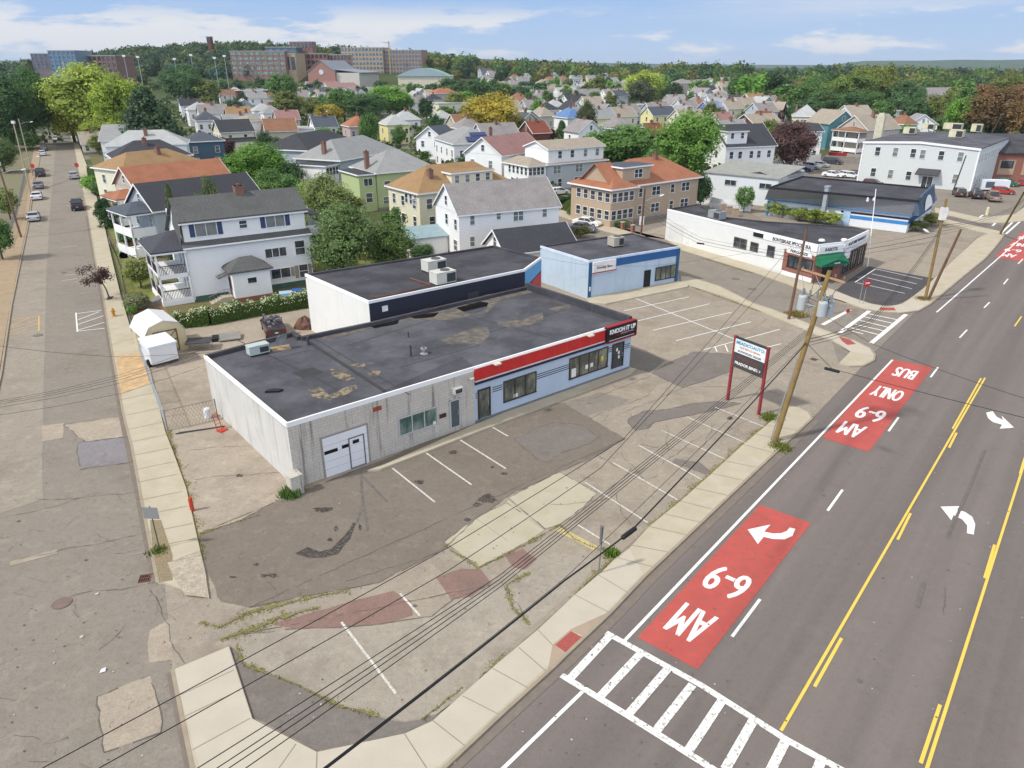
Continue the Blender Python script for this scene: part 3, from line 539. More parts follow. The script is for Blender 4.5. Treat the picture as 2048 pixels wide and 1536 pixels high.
GUT = mat('gutter dirt', '82766a', .95, .15, 2, kind='paint', c2='7b736d', w0=.40, w1=.58, wa=1, ps=3)
stripes('gutter_dirt', [((895, 1545), (1012, 1437)), ((1012, 1437), (1142, 1318)), ((1142, 1318), (1232, 1232)), ((1232, 1232), (1303, 1157)), ((1303, 1157), (1380, 1083)), ((1380, 1083), (1458, 1008)), ((1458, 1008), (1536, 933)), ((1536, 933), (1590, 882)), ((1590, 882), (1632, 840))], .55, 7, GUT)
stripes('gutter_dirt', [((279, 1003), (310, 1165)), ((243, 833), (279, 1000)), ((230, 760), (243, 830)), ((202, 588), (230, 756)), ((173, 432), (201, 584)), ((381, 1540), (342, 1345))], .35, 7, GUT)
def specks():
    r_ = random.Random(77); mb = MB()
    for k in range(900):
        if k % 2: a_ = r_.uniform(-8, 70); c_ = r_.uniform(.6, 17); q = K0+RD*a_+RN*c_
        else: q = P(r_.uniform(0, 1500), r_.uniform(760, 1530))
        s = r_.uniform(.015, .06)*(2.2 if k % 29 == 0 else 1); n = 5; mb.face([(q.x+s*r_.uniform(.6, 1.2)*math.cos(6.283*i/n), q.y+s*r_.uniform(.6, 1.2)*math.sin(6.283*i/n), .041) for i in range(n)], 0 if k % 5 else 1)
    tag(link('road_grit', mb.mesh('road_grit', [CRACKM, mat('pale grit', 'b8b0a5', .9)])), kind='structure')
specks()
# lawns of the front gardens on the left
sheet('lawn', [(150, 262), (176, 300), (200, 380), (225, 500), (262, 640), (300, 700), (640, 620), (640, 500), (420, 330), (300, 262)], 2, mat('garden earth', '7c7452', .95, kind='lawn', c2='6b6b3c'))
for p in ([(238, 505), (290, 500), (300, 530), (244, 540)], [(222, 495), (278, 490), (284, 515), (234, 518)], [(249, 560), (318, 545), (330, 595), (262, 608)], [(212, 440), (262, 425), (275, 475), (226, 478)], [(235, 530), (268, 526), (280, 548), (246, 552)]): sheet('lawn', p, 4, LAWN, .1)
sheet('garden_path', [(232, 487), (300, 478), (300, 486), (234, 496)], 5, CONC); sheet('garden_path', [(244, 527), (300, 520), (302, 528), (246, 537)], 5, CONC)
sheet('flower_bed', [(258, 615), (320, 600), (345, 640), (275, 655)], 4, SOIL, .1)
sheet('back_yard_grass', [(620, 500), (800, 480), (830, 530), (640, 560)], 3, LAWN, .2)
sheet('house_drive', [(1120, 425), (1185, 395), (1200, 430), (1260, 470), (1340, 450), (1340, 480), (1290, 476)], 5, A_LIGHT)
sheet('courtyard', [(1500, 425), (1530, 415), (1815, 462), (1738, 463), (1650, 452), (1534, 445)], 3, A_OLD)
# ================================================================ building kit
TRIM = mat('trim white', 'efefee', .6, .03); TRIMG = mat('trim grey', 'b9bcbd', .6, .04); TRIMD = mat('dark frame', '35343a', .5, .08)
GL = mat('glass dark', '3a434b', .08, .2, .8, spec=.8, kind='glassroom', c2='565e63'); GL2 = mat('glass with blind', 'a4a8a6', .3, .1, .8, spec=.6, kind='glassroom', c2='6a6f70')
GL4 = mat('glass grey', '757c7f', .15, .2, .8, spec=.7, kind='glassroom', c2='4b5254')
GL3 = mat('glass greenish', '586058', .1, .2, 1.2, spec=.8, kind='glassroom', c2='8b8b78')
BRICK = mat('brick red', '8e5446', .9, .1, 4, kind='brick', c2='a58d7e'); CHIM = mat('chimney brick', '80594c', .9, .15, 5, kind='brick', c2='a58d7e')
MEMB = mat('roof membrane', '4f4f54', .7, .08, 1.5, kind='membrane'); MEMB2 = mat('roof membrane new', '434247', .75, .08, 1.5, kind='membrane')
GALV = mat('galvanised', 'a9adae', .45, .08, 3, metal=.4); ACW = mat('unit casing', 'cfcdc2', .6, .05, 2, dirt=.15); BLACKM = mat('black metal', '26262a', .5, .1)
WINC = {}
def wmesh(w, h, style, fr, pane):
    key = (round(w, 2), round(h, 2), style, fr.name, pane.name)
    if key in WINC: return WINC[key]
    a, d = .07, .07; mb = MB()
    mb.box(-w/2-a, -d, h/2, w/2+a, 0, h/2+a); mb.box(-w/2-a*1.3, -d-.03, -h/2-a, w/2+a*1.3, 0, -h/2)
    mb.box(-w/2-a, -d, -h/2, -w/2, 0, h/2); mb.box(w/2, -d, -h/2, w/2+a, 0, h/2)
    if style == 'sash': mb.box(-w/2, -.045, -.025, w/2, 0, .03)
    if style == 'pair': mb.box(-.03, -.05, -h/2, .03, 0, h/2)
    if style == 'sash2': mb.box(-.05, -.06, -h/2, .05, 0, h/2); mb.box(-w/2, -.045, -.025, -.05, 0, .03); mb.box(.05, -.045, -.025, w/2, 0, .03)
    if isinstance(style, int):
        for k in range(1, style): x = -w/2+w*k/style; mb.box(x-.035, -.06, -h/2, x+.035, 0, h/2)
    p = MB().box(-w/2, -.022, -h/2, w/2, -.004, h/2)
    WINC[key] = (mb.mesh('window', fr), p.mesh('pane', pane)); return WINC[key]
def window(parent, loc, rz, w, h, style='sash', fr=None, pane=None, name='window', label=None, lod=0):
    a, b = wmesh(w, h, style, fr or TRIM, pane or random.choice((GL, GL, GL2, GL4)))
    o = link(name, a, parent, loc, rz, label); link('pane', b, o); return o
SIDES = {'F': 0., 'L': -math.pi/2, 'R': math.pi/2, 'B': math.pi}
class House:
    """a building root: x runs along its front from pixel A to pixel B, y away from the viewer"""
    def __init__(s, name, label, cat, A, B, z, depth, group=None, L=None, az=None):
        a = P(*A, z) if len(A) == 2 else Vector(A)
        if az is None: b = P(*B, z) if len(B) == 2 else Vector(B)
        else: b = a+Vector((math.sin(R(az)), math.cos(R(az)), 0))*(L or 10)
        s.a = a; s.F = Face(a, b); s.L = L or s.F.L; s.W = depth; s.u = s.F.u; s.nn = Vector((-s.u.y, s.u.x, 0)); s.rz = s.F.rz; s.h = z
        s.o = thing(name, label, cat, (a.x, a.y, 0), s.rz, group)
        lp = Vector((a.x, a.y, 0))
        s.faces = {'F': s.F, 'L': Face(lp+s.nn*depth, lp), 'R': Face(lp+s.u*s.L, lp+s.u*s.L+s.nn*depth)}
    def loc(s, p):      # world -> local x,y
        d = Vector((p[0]-s.a.x, p[1]-s.a.y, 0)); return d.dot(s.u), d.dot(s.nn)
    def lp(s, px, py, z): return s.loc(P(px, py, z))
    def place(s, side, u, z, out=0.):
        if side == 'F': return (u, -out, z)
        if side == 'L': return (-out, s.W-u, z)
        if side == 'R': return (s.L+out, u, z)
    def win(s, side, tl, br, style='sash', fr=None, pane=None, name='window', label=None, out=0.):
        f = s.faces[side]; u0, z1 = f.uz(*tl); u1, z0 = f.uz(*br)
        if u1 < u0: u0, u1 = u1, u0
        if z1 < z0: z0, z1 = z1, z0
        return window(s.o, s.place(side, (u0+u1)/2, (z0+z1)/2, out), SIDES[side], u1-u0, z1-z0, style, fr, pane, name, label)
    def panel(s, side, tl, br, m, d=.04, name='panel', label=None, out=0.):
        f = s.faces[side]; u0, z1 = f.uz(*tl); u1, z0 = f.uz(*br)
        if u1 < u0: u0, u1 = u1, u0
        if z1 < z0: z0, z1 = z1, z0
        return part(name, MB().box(-(u1-u0)/2, -d, -(z1-z0)/2, (u1-u0)/2, 0, (z1-z0)/2), m, s.o, label, loc=s.place(side, (u0+u1)/2, (z0+z1)/2, out), rz=SIDES[side])
    def row(s, side, us, z, w, h, style='sash', fr=None, pane=None):
        L = s.L if side in 'FB' else s.W
        for u in us: window(s.o, s.place(side, u*L, z), SIDES[side], w, h, style, fr, pane)
def polybuilding(name, label, cat, origin, q, pts, z, wallm, roofm, edgem=None, parapet=0., edge=.14, extra=None):
    """flat-roofed building; pts = roof outline (picture points at height z)"""
    b = House(name, label, cat, origin, q, z, 8)
    loc = [b.lp(*p, z) for p in pts]; n = len(loc)
    a = sum(loc[i][0]*loc[(i+1) % n][1]-loc[(i+1) % n][0]*loc[i][1] for i in range(n))
    if a < 0: loc = loc[::-1]
    part('wall', MB().prism(loc, -.1, z-.02, top=False), wallm, b.o)
    part('roof', MB().slab([(x, y, z-parapet) for x, y in loc], .1), roofm, b.o)
    mb = MB(); bk = MB(); cm = Vector((*b.loc((0, 0)), 0))
    for i in range(n):
        p = Vector((*loc[i], 0)); r = Vector((*loc[(i+1) % n], 0)); d = (r-p).normalized(); m = Vector((d.y, -d.x, 0)); e = edge
        if (cm-Vector((*loc[i], 0))).dot(m) < 0: bk.prism([tuple(p[:2]), tuple(r[:2]), tuple((r-m*.3)[:2]), tuple((p-m*.3)[:2])], z-.2-parapet, z+.02+.002*i); continue
        p2 = p-d*.0; mb.prism([tuple((p2+m*.04)[:2]), tuple((r+m*.04)[:2]), tuple((r-m*e)[:2]), tuple((p2-m*e)[:2])], z-.2-parapet*.3, z+.03+.002*i)
    part('parapet', mb, edgem or TRIM, b.o)
    if bk.v: part('back_parapet', bk, MEMB2, b.o)
    b.outline = loc; return b
def rooftop(px, py, z): p = P(px, py, z); return (p.x, p.y, z)
def acunit(px, py, z, rz, w, d, h, label, group=None, fan=True, m=None):
    o = thing('rooftop_unit', label, 'air conditioner', rooftop(px, py, z), rz, group); m = m or ACW
    mb = MB().box(-w/2, -d/2, .12, w/2, d/2, h); mb.box(-w/2-.03, -d/2-.03, h, w/2+.03, d/2+.03, h+.05); part('casing', mb, m, o)
    part('feet', MB().box(-w/2+.05, -d/2+.05, 0, -w/2+.2, d/2-.05, .12).box(w/2-.2, -d/2+.05, 0, w/2-.05, d/2-.05, .12), BLACKM, o)
    g = MB(); g.box(w*.02, -d/2-.02, .22, w/2-.06, -d/2, h-.12)
    for k in range(6): z_ = .26+(h-.42)*k/6; g.box(w*.02, -d/2-.04, z_, w/2-.06, -d/2-.02, z_+.03)
    part('grille', g, mat('coil grille', '45474a', .6), o)
    if fan:
        f = MB().lathe([(.0, h+.09), (min(w, d)*.3, h+.09), (min(w, d)*.34, h+.12), (min(w, d)*.36, h+.05)], 20, c=(w*.12, 0, 0)); part('fan_guard', f, mat('fan guard', '5a5c5e', .5), o)
    return o
def pipevent(b, px, py, z, h, r=.08, cap=False):
    x, y = b.lp(px, py, z); mb = MB().tube((x, y, z), (x, y, z+h), r, n=10)
    mb.tube((x, y, z), (x, y, z+.04), r*2.6, r*1.6, n=12)
    if cap: mb.tube((x, y, z+h*.75), (x, y, z+h), r*2, n=12)
    part('vent_pipe', mb, mat('vent dark', '47474b', .6) if not cap else GALV, b.o)
def roofpatch(b, pts, z, m, name='roof_patch', k=1, jit=.05):
    q = []
    w = [Vector((*b.lp(*p, z), 0)) for p in pts]
    for i, a in enumerate(w):
        c = w[(i+1) % len(w)]; n = max(1, int((c-a).length/.5)); d = c-a; nn = Vector((-d.y, d.x, 0)).normalized() if d.length else d
        for j in range(n): q.append(a+d*j/n+nn*random.uniform(-jit, jit))
    a = sum(q[i].x*q[(i+1) % len(q)].y-q[(i+1) % len(q)].x*q[i].y for i in range(len(q)))
    if a < 0: q = q[::-1]
    part(name, MB().face([(p.x, p.y, z+.004*k) for p in q]), m, b.o)

# ================================================================ 1. the block garage and the red and blue shop in front
BLOCK = mat('concrete block', 'cac4b9', .9, .05, .8, kind='block', c2='ada598', streak=.6, sc='4a4138'); STUC = mat('stucco side', 'cccac4', .9, .05, .6, streak=.3, sc='857565', dirt=.25)
BLUEW = mat('shop blue wall', 'b6c5d4', .8, .04, .5, dirt=.06, streak=.1, sc='7d8796')
Z1 = 4.5
A1 = [(408, 710), (573, 847), (947, 735), (1264, 640), (1055, 572), (737, 645), (601, 673), (588, 663)]
b1 = polybuilding('commercial_building', 'long single storey building with grey block garage end and red and blue shop front', 'building', (573, 847), (1264, 640), A1, Z1, STUC, MEMB, TRIM, .28, .10)
F1 = b1.F; us = F1.uz(947, 735)[0]; ue = F1.uz(1264, 640)[0]; fy = b1.lp(947, 735, Z1)[1]
b1.L = ue
part('block_wall', MB().box(.0, -.03, -.05, us, -.002, Z1-.2), BLOCK, b1.o)
part('blue_wall', MB().box(us, -.05, -.05, ue, -.002, Z1-.9), BLUEW, b1.o)
part('wall_base', MB().box(us+.02, -.075, -.05, ue, -.052, .32), mat('grey base', '77787c', .9), b1.o)
RED = mat('shop red fascia', 'c8302c', .6, .08, 1.2, kind='paint', c2='c0504a', w0=.55, w1=.75, wa=.5)
part('red_fascia', MB().box(us+.02, -.16, Z1-1.02, ue-3.3, -.03, Z1-.1), RED, b1.o)
part('fascia_stripe', MB().box(us+.02, -.175, Z1-1.12, ue-3.3, -.03, Z1-1.02).box(us+.02, -.17, Z1-.1, ue-3.3, -.03, Z1-.04), mat('stripe white', 'd9cfcd', .6), b1.o)
part('fascia_band', MB().box(us+.02, -.17, Z1-1.34, ue-3.3, -.03, Z1-1.12), mat('band navy', '2d2c42', .6), b1.o)
for u in [us+2.2+i*1.35 for i in range(9)]: part('fascia_seam', MB().box(u-.012, -.164, Z1-1.0, u+.012, -.16, Z1-.12), mat('fascia seam', 'c65a55', .6), b1.o)
# sign box with lettering
so = part('shop_sign', MB().box(ue-3.32, -.42, Z1-1.15, ue+.12, -.02, Z1+.1), mat('sign black', '1f1e22', .4), b1.o, 'black sign box with white lettering and red swooshes')
part('sign_frame', MB().box(ue-3.32, -.43, Z1+.1, ue+.14, -.02, Z1+.16).box(ue+.12, -.44, Z1-1.2, ue+.2, .02, Z1+.1).box(ue-3.32, -.45, Z1-1.26, ue+.16, -.02, Z1-1.15), mat('sign red', '9b2a30', .5), so)
lettering('KNOOH IT UP', .52, mat('letter white', 'f2f2f0', .5), so, (ue-1.55, -.43, Z1-.34), sx=.92, bold=1.5)
lettering('TRANSMISSION REPAIRS', .15, mat('letter grey', 'b9b9bb', .5), so, (ue-1.0, -.43, Z1-.68), bold=False)
part('sign_swoosh', MB().slab([(ue-3.1, -.435, Z1-.98), (ue-2.3, -.435, Z1-.66), (ue-.2, -.435, Z1-.80), (ue-.2, -.435, Z1-.85), (ue-2.3, -.435, Z1-.74)], .02), mat('sign red', '9b2a30'), so)
part('sign_stripe', MB().box(ue-3.1, -.44, Z1-1.08, ue-.1, -.42, Z1-1.03), mat('stripe white', 'd9cfcd'), so)
# openings from the photograph
def wbox(side, tl, br, *a, **k): return b1.win(side, tl, br, *a, **k)
wbox('F', (797, 835), (871, 850), 3, TRIMG, GL3, out=.03, label='wide shop window with green vertical blinds') if False else None
def fwin(x0, x1, top_l, bot_l, n, fr, pane, label=None, name='window', out=.05):
    u0, z1 = F1.uz(x0, top_l); z0 = F1.uz(x0, bot_l)[1]; u1 = F1.uz(x1, top_l)[0]
    # right edge by its own picture column on the same plane
    for _ in range(3): u1 = F1.uz(x1, top_l-(x1-x0)*.29)[0]
    return window(b1.o, ((u0+u1)/2, -out, (z0+z1)/2), 0, u1-u0, z1-z0, n, fr, pane, name, label), u0, u1, z0, z1
BRF = mat('frame brown black', '3f3531', .5)
fwin(797, 871, 838, 871, 3, TRIMG, mat('blinds window', '4f7466', .2, .2, 3, spec=.6, kind='glassroom', c2='8f9a8f'), 'window with green vertical blinds')
fwin(1007, 1070, 764, 803, 3, BRF, GL3, 'three pane shop window in dark frame'); fwin(1139, 1214, 718, 757, 4, BRF, GL3, 'four pane shop window in dark frame')
def door(b, F, x0, x1, yt, yb, slope, fr, pane, label, out=.05, dpan=None):
    u0, z1 = F.uz(x0, yt); u1 = F.uz(x1, yt-(x1-x0)*slope)[0]; z0 = F.uz(x0, yb)[1]; w = u1-u0; z0 = max(.03, z0)
    mb = MB().box(-w/2, -.09, 0, -w/2+.1, 0, z1-z0).box(w/2-.1, -.09, 0, w/2, 0, z1-z0).box(-w/2, -.088, z1-z0-.1, w/2, 0, z1-z0)
    o = part('door', mb, fr, b.o, label, loc=((u0+u1)/2, -out, z0))
    part('door_panel', MB().box(-w/2+.1, -.04, 0, w/2-.1, -.004, z1-z0-.1), pane, o)
    part('handle', MB().tube((w/2-.22, -.09, .9), (w/2-.22, -.09, 1.3), .025).box(w/2-.24, -.09, .95, w/2-.2, -.04, .98), GALV, o); return o, u0, u1, z0, z1
door(b1, F1, 954, 979, 780, 838, .29, BRF, GL3, 'dark framed glass shop door'); d2, *_ = door(b1, F1, 1224, 1247, 689, 737, .29, BRF, GL, 'dark framed glass shop door with white notices')
[part('notice', MB().box(x, -.06, z, x+.2, -.05, z+.28), mat('paper', 'e8e6df'), d2) for x, z in ((-.25, 1.5), (-.02, 1.2), (.02, .8))]
door(b1, F1, 897, 918, 801, 856, .29, TRIMG, mat('door grey green', '56605f', .3, .1), 'grey glazed door under the small air conditioner')
for i, (x, y, w_, h_, c_) in enumerate(((1146, 745, .5, .75, 'paper'), (1172, 733, .3, .35, 'paper'), (1182, 729, .32, .35, 'paper'), (1203, 716, .3, .4, 'notice yellow'), (1030, 790, .4, .3, 'paper'), (868, 846, .25, .35, 'paper'))):
    u, z = F1.uz(x, y); part('poster', MB().box(u-w_/2, -.085, z-h_/2, u+w_/2, -.08, z+h_/2), mat(c_, 'd9d7cd' if c_ == 'paper' else 'c9c04a'), b1.o)
for x0, x1, y in ((984, 1004, 776), (1073, 1138, 750), (1216, 1224, 697), (1249, 1259, 690), (950, 953, 788)):
    for k in range(3):
        u0, z = F1.uz(x0, y); u1, _ = F1.uz(x1, y-(x1-x0)*.29); part('wall_stripe', MB().box(u0, -.065, z-k*.17, u1, -.05, z-k*.17+.06), mat('stripe dark', '32343f', .6), b1.o)
# garage door
u0, z1 = F1.uz(643, 878); u1, _ = F1.uz(731, 850); gd = part('garage_door', MB().box(0, -.05, -.02, u1-u0, 0, z1), mat('garage door white', 'e3e4e6', .5, .03, dirt=.08), b1.o, loc=(u0, -.03, 0))
gw = u1-u0; jb = MB()
for k in range(1, 5): jb.box(0, -.056, z1*k/5-.012, gw, -.05, z1*k/5+.012)
part('door_joint', jb, mat('joint grey', 'b5b8bb'), gd)
part('door_window', MB().box(.03, -.062, 1.62, .95, -.05, 1.86).box(1.25, -.062, 1.66, 1.72, -.05, 1.9), mat('black glass', '17181b', .2), gd)
wk = part('wicket_door', MB().box(gw-1.35, -.075, .0, gw-1.27, -.05, 2.25).box(gw-.3, -.075, 0, gw-.22, -.05, 2.25).box(gw-1.35, -.073, 2.17, gw-.22, -.05, 2.25).box(gw-1.35, -.073, .0, gw-.22, -.05, .07), mat('wicket frame', '6e6a68', .5), gd)
part('wicket_window', MB().box(gw-1.05, -.07, 1.75, gw-.6, -.055, 2.0), mat('black glass', '17181b', .2), wk)
part('door_reveal', MB().box(-.14, -.02, 0, 0, .02, z1+.12).box(gw, -.02, 0, gw+.14, .02, z1+.12).box(-.14, -.018, z1, gw+.14, .02, z1+.12), mat('reveal', '97908a'), gd)
o_, ua, ub = None, *F1.uz(903, 797)
part('wall_air_conditioner', MB().box(ua, -.4, 3.05, ua+.75, -.03, 3.5).box(ua+.12, -.42, 3.1, ua+.66, -.4, 3.4, 1), [mat('ac white', 'dcd9d0', .5), mat('coil grille', '45474a')], b1.o, 'small white air conditioner over the grey door')
ua, ub = F1.uz(754, 817); part('wall_vent', MB().box(ua-.3, -.07, ub-.15, ua+.3, -.03, ub+.15), mat('rusty vent', '9a5233', .8, .2, 6), b1.o)
ua, ub = F1.uz(885, 831); part('wall_plaque', MB().box(ua-.28, -.06, ub-.16, ua+.28, -.03, ub+.16), mat('plaque', '4a2e2c', .5), b1.o)
ua, ub = F1.uz(940, 757); part('wall_speaker', MB().lathe([(0, 0), (.2, .0), (.22, .1), (0, .12)], 12), mat('speaker beige', 'c9c2b2'), b1.o, loc=(ua, -.16, ub))
for x, y in ((985, 717), (1172, 657)):
    ua, ub = F1.uz(x, y); part('floodlight', MB().box(ua-.25, -.75, Z1-.02, ua+.25, -.35, Z1+.08).box(ua-.03, -.36, Z1, ua+.03, -.1, Z1+.04), mat('lamp beige', 'cfc9b8'), b1.o)
# left-hand return: block pier at the foot of the corner
c = P(598, 985, 0); x, y = b1.loc(c)
part('block_pier', MB().box(x-.5, -.85, -.05, x+.25, -.05, 1.25).box(x-.53, -.88, 1.25, x+.28, -.03, 1.32), BLOCK, b1.o)
# roof: parapet of the right end, seams, puddles, dried silt, vents
zr = Z1-.28
RP2 = mat('roof seam dark', '403e40', .7, .1); SILT = mat('dried silt', '7b736a', .95, .1, 2, kind='paint', c2='5a5653', w0=.36, w1=.58, wa=.95, ps=1.6); PUD = mat('puddle', '1d1812', .05, .1, spec=.8); BARE = mat('bared roof', '94866e', .9, .15, 2, kind='paint', c2='56534f', w0=.44, w1=.53, wa=1, ps=2.2)
p3 = b1.lp(1264, 640, Z1); p4 = b1.lp(1055, 572, Z1)
mb = MB(); a = Vector((*p3, 0)); c = Vector((*p4, 0)); d = (c-a).normalized(); n_ = Vector((-d.y, d.x, 0))*.35
if n_.x > 0: n_ = -n_
mb.prism([tuple(a[:2]), tuple(c[:2]), tuple((c+n_)[:2]), tuple((a+n_)[:2])], zr, Z1+.34); part('end_parapet', mb, MEMB2, b1.o)
mb = MB()
for p, q in (((588, 665), (770, 783)),):
    a = Vector((*b1.lp(*p, zr), zr)); c = Vector((*b1.lp(*q, zr), zr)); d = (c-a).normalized(); m = Vector((-d.y, d.x, 0))*.12
    mb.prism([tuple((a-m)[:2]), tuple((c-m)[:2]), tuple((c+m)[:2]), tuple((a+m)[:2])], zr, zr+.05)
part('expansion_joint', mb, RP2, b1.o)
for p, q in (((470, 678), (640, 760)), ((640, 760), (700, 795)), ((690, 672), (900, 600)), ((700, 690), (860, 640)), ((800, 735), (960, 690)), ((860, 700), (1130, 620)), ((620, 672), (820, 790)), ((900, 620), (1150, 690)), ((480, 735), (620, 700))):
    a = Vector((*b1.lp(*p, zr), 0)); c = Vector((*b1.lp(*q, zr), 0)); d = (c-a).normalized(); m = Vector((-d.y, d.x, 0))*.05
    part('roof_seam', MB().face([(*(a-m)[:2], zr+.006), (*(c-m)[:2], zr+.006), (*(c+m)[:2], zr+.006), (*(a+m)[:2], zr+.006)]), RP2, b1.o)
for pts in ([(740, 650), (800, 636), (900, 618), (970, 590), (1060, 575), (1072, 583), (1000, 600), (975, 625), (900, 640), (820, 640), (760, 652), (700, 668), (640, 680), (650, 672)], [(880, 680), (950, 655), (975, 655), (980, 672), (960, 688), (900, 688)], [(995, 645), (1040, 640), (1085, 625), (1087, 640), (1060, 650), (1020, 655), (998, 652)], [(1095, 618), (1140, 608), (1145, 615), (1110, 622)]): roofpatch(b1, pts, zr, SILT, 'silt_patch', 2)
for pts in ([(912, 616), (960, 603), (978, 606), (972, 618), (955, 626), (935, 627)], [(818, 634), (850, 628), (878, 625), (868, 634), (830, 638)], [(738, 652), (780, 644), (798, 640), (795, 648), (750, 657)]): roofpatch(b1, pts, zr, PUD, 'puddle', 3)
for pts in ([(615, 780), (640, 775), (660, 790), (690, 775), (712, 770), (715, 778), (690, 790), (660, 800), (625, 795)], [(660, 738), (690, 742), (710, 757), (690, 762), (665, 752)], [(735, 740), (762, 742), (755, 754), (738, 750)], [(700, 725), (735, 728), (725, 735), (700, 733)]): roofpatch(b1, pts, zr, BARE, 'bare_patch', 2)
roofpatch(b1, [(583, 745), (626, 735), (648, 745), (606, 756)], zr, RP2, 'roof_patch', 2, .0)
roofpatch(b1, [(763, 783), (925, 713), (947, 733), (775, 790)], zr, MEMB2, 'roof_patch', 1, .0)
pipevent(b1, 822, 713, zr, .9); pipevent(b1, 817, 675, zr, .5, .05); pipevent(b1, 848, 707, zr, .45, .12, True); pipevent(b1, 617, 690, zr, .7, .1)
acunit(517, 708, zr, b1.rz+.0, 1.5, .75, .75, 'small grey boxed unit on the garage roof beside the satellite dish', fan=False, m=mat('unit grey green', 'b9c3bd', .6, .06))
o = thing('satellite_dish', 'grey satellite dish on a short mast on the garage roof', 'satellite dish', rooftop(562, 697, zr), .5)
part('base', MB().box(-.7, -.5, 0, .7, .5, .06), mat('plywood', 'a08a6c', .9, .2), o); part('mast', MB().tube((0, 0, .06), (0, .05, .8), .04), GALV, o)
mb = MB().lathe([(0, 0), (.2, .02), (.38, .09), (.52, .2), (.5, .2), (.36, .11), (0, .03)], 20); dd = part('dish', mb, GALV, o, smooth=True); dd.location = (0, -.05, .9); dd.rotation_euler = (R(115), 0, R(25))
o = tag(part('roof_debris', MB().prism([(0, 0), (.9, .1), (1.1, .4), (.5, .5), (.1, .35)], 0, .12), BLACKM, None), 'dark strip of torn roofing lying on the garage roof', 'debris'); o.location = rooftop(530, 786, zr+.01)

# ================================================================ 2. black and white taller building behind
Z2 = 5.75
A2 = [(610, 548), (737, 603), (1049, 539), (1082, 515), (987, 491)]
BLK = mat('navy black wall', '30323f', .7, .08, .5, kind='planks', dir='X', pitch=.8); WSTU = mat('white stucco', 'e1e0db', .9, .03, .5, streak=.12, sc='9c9488')
b2 = polybuilding('commercial_building', 'taller flat roofed building with black side wall and white end behind the shop', 'building', (737, 603), (1049, 539), A2, Z2, WSTU, MEMB2, TRIM, .15, .14)
part('black_wall', MB().box(.02, -.05, .0, b2.L, -.002, Z2-.2), BLK, b2.o)
e1 = b2.lp(1049, 539, Z2); e2 = b2.lp(1082, 515, Z2); a = Vector((*e1, 0)); c = Vector((*e2, 0)); d = (c-a); n_ = Vector((d.y, -d.x, 0)).normalized()*.06
def vq(mb, p, q, z0, z1, za=None, zb=None, n=n_, k=1.0):
    za = z0 if za is None else za; zb = z1 if zb is None else zb; p = p+n*k; q = q+n*k
    mb.face([(p.x, p.y, z0), (q.x, q.y, za), (q.x, q.y, zb), (p.x, p.y, z1)])
mb = MB(); vq(mb, a, c, 3.9, Z2-.2, 4.4, Z2-.2); part('blue_panel', mb, mat('bright blue', '63a6d8', .6, .04), b2.o)
mb = MB(); vq(mb, a, c, 0, 3.75, 0, 4.25); part('red_panel', mb, mat('bright red', 'b93c3b', .6, .06), b2.o)
mb = MB(); vq(mb, a, c, 3.75, 3.9, 4.25, 4.4); part('navy_stripe', mb, mat('band navy', '2d2c42'), b2.o)
part('wall_vent', MB().box(10.2, -.09, 3.9, 11.4, -.05, 4.6), mat('vent dark', '23242c'), b2.o); part('wall_notice', MB().box(1.2, -.07, 4.6, 1.75, -.05, 5.1), mat('paper', 'e8e6df'), b2.o)
acunit(1018*0+886, 566, Z2-.15, b2.rz, 2.1, 1.3, 1.15, 'beige rooftop unit nearest the black wall on the taller roof', 'rooftop units'); acunit(868, 541, Z2-.15, b2.rz, 2.1, 1.3, 1.1, 'beige rooftop unit behind its twin on the taller roof', 'rooftop units')
mb = MB(); pp = [rooftop(x, y, Z2-.08) for x, y in ((745, 596), (790, 588), (862, 570), (820, 557))]
part('gas_pipe', MB().path([(*b2.loc(p), Z2-.05) for p in pp], .05), mat('pipe rust', '8b5844', .7), b2.o)
part('conduit', MB().tube((-.6, .9, 0), (-.6, .9, 1), .04), GALV, b2.o) if False else None

# ================================================================ 3. pale blue building
Z3 = 4.35
b3 = polybuilding('commercial_building', 'small pale blue shop building with dark blue fascia and white sign', 'building', (1178, 522), (1360, 493), [(1081, 492), (1178, 522), (1360, 493), (1265, 466)], Z3, mat('pale blue render', 'bacbdb', .8, .04, .5, dirt=.22, streak=.25, sc='7f8790'), MEMB, mat('parapet pale blue', 'cfdcea', .6), .12, .16)
NB = mat('deep blue', '2d6097', .6, .07, 1.5, dirt=.12); F3 = b3.F
part('fascia', MB().box(0, -.06, Z3-1.05, b3.L, -.002, Z3-.2), NB, b3.o); [part('corner_post', MB().box(x, -.09, -.05, x+.46, -.06, Z3-.2), mat('post blue', '2f5f86', .6, .08, dirt=.2), b3.o) for x in (-.03, b3.L-.45)]
s3 = b3.panel('F', (1184, 524), (1228, 540), mat('sign white', 'e9e7e4', .5), .2, 'wall_sign', 'white sign with slanting script and red base', out=.1)
lettering('Seoulap Bars', .42, mat('script brown', '6b4a44'), s3, (0, -.22, 0), bold=False, sx=1.0)
part('sign_base', MB().box(-1.7, -.22, -.62, 1.7, -.2, -.5), mat('sign red'  , '9b2a30'), s3)
u0, z1 = F3.uz(1289, 538); part('door', MB().box(u0, -.1, 0, u0+.95, -.02, 2.15), mat('door black', '1e2027', .4), b3.o)
part('house_number', MB().box(.12, -.1, .9, .32, -.09, 1.4), TRIM, b3.o)
b3.win('F', (1312, 536), (1349, 553), 4, mat('frame navy', '27374d', .5), GL3, out=.06)
acunit(1231, 492, Z3-.1, b3.rz, 1.5, 1.3, 1.1, 'beige rooftop unit on the pale blue shop', m=mat('unit beige', 'b7afa0'))

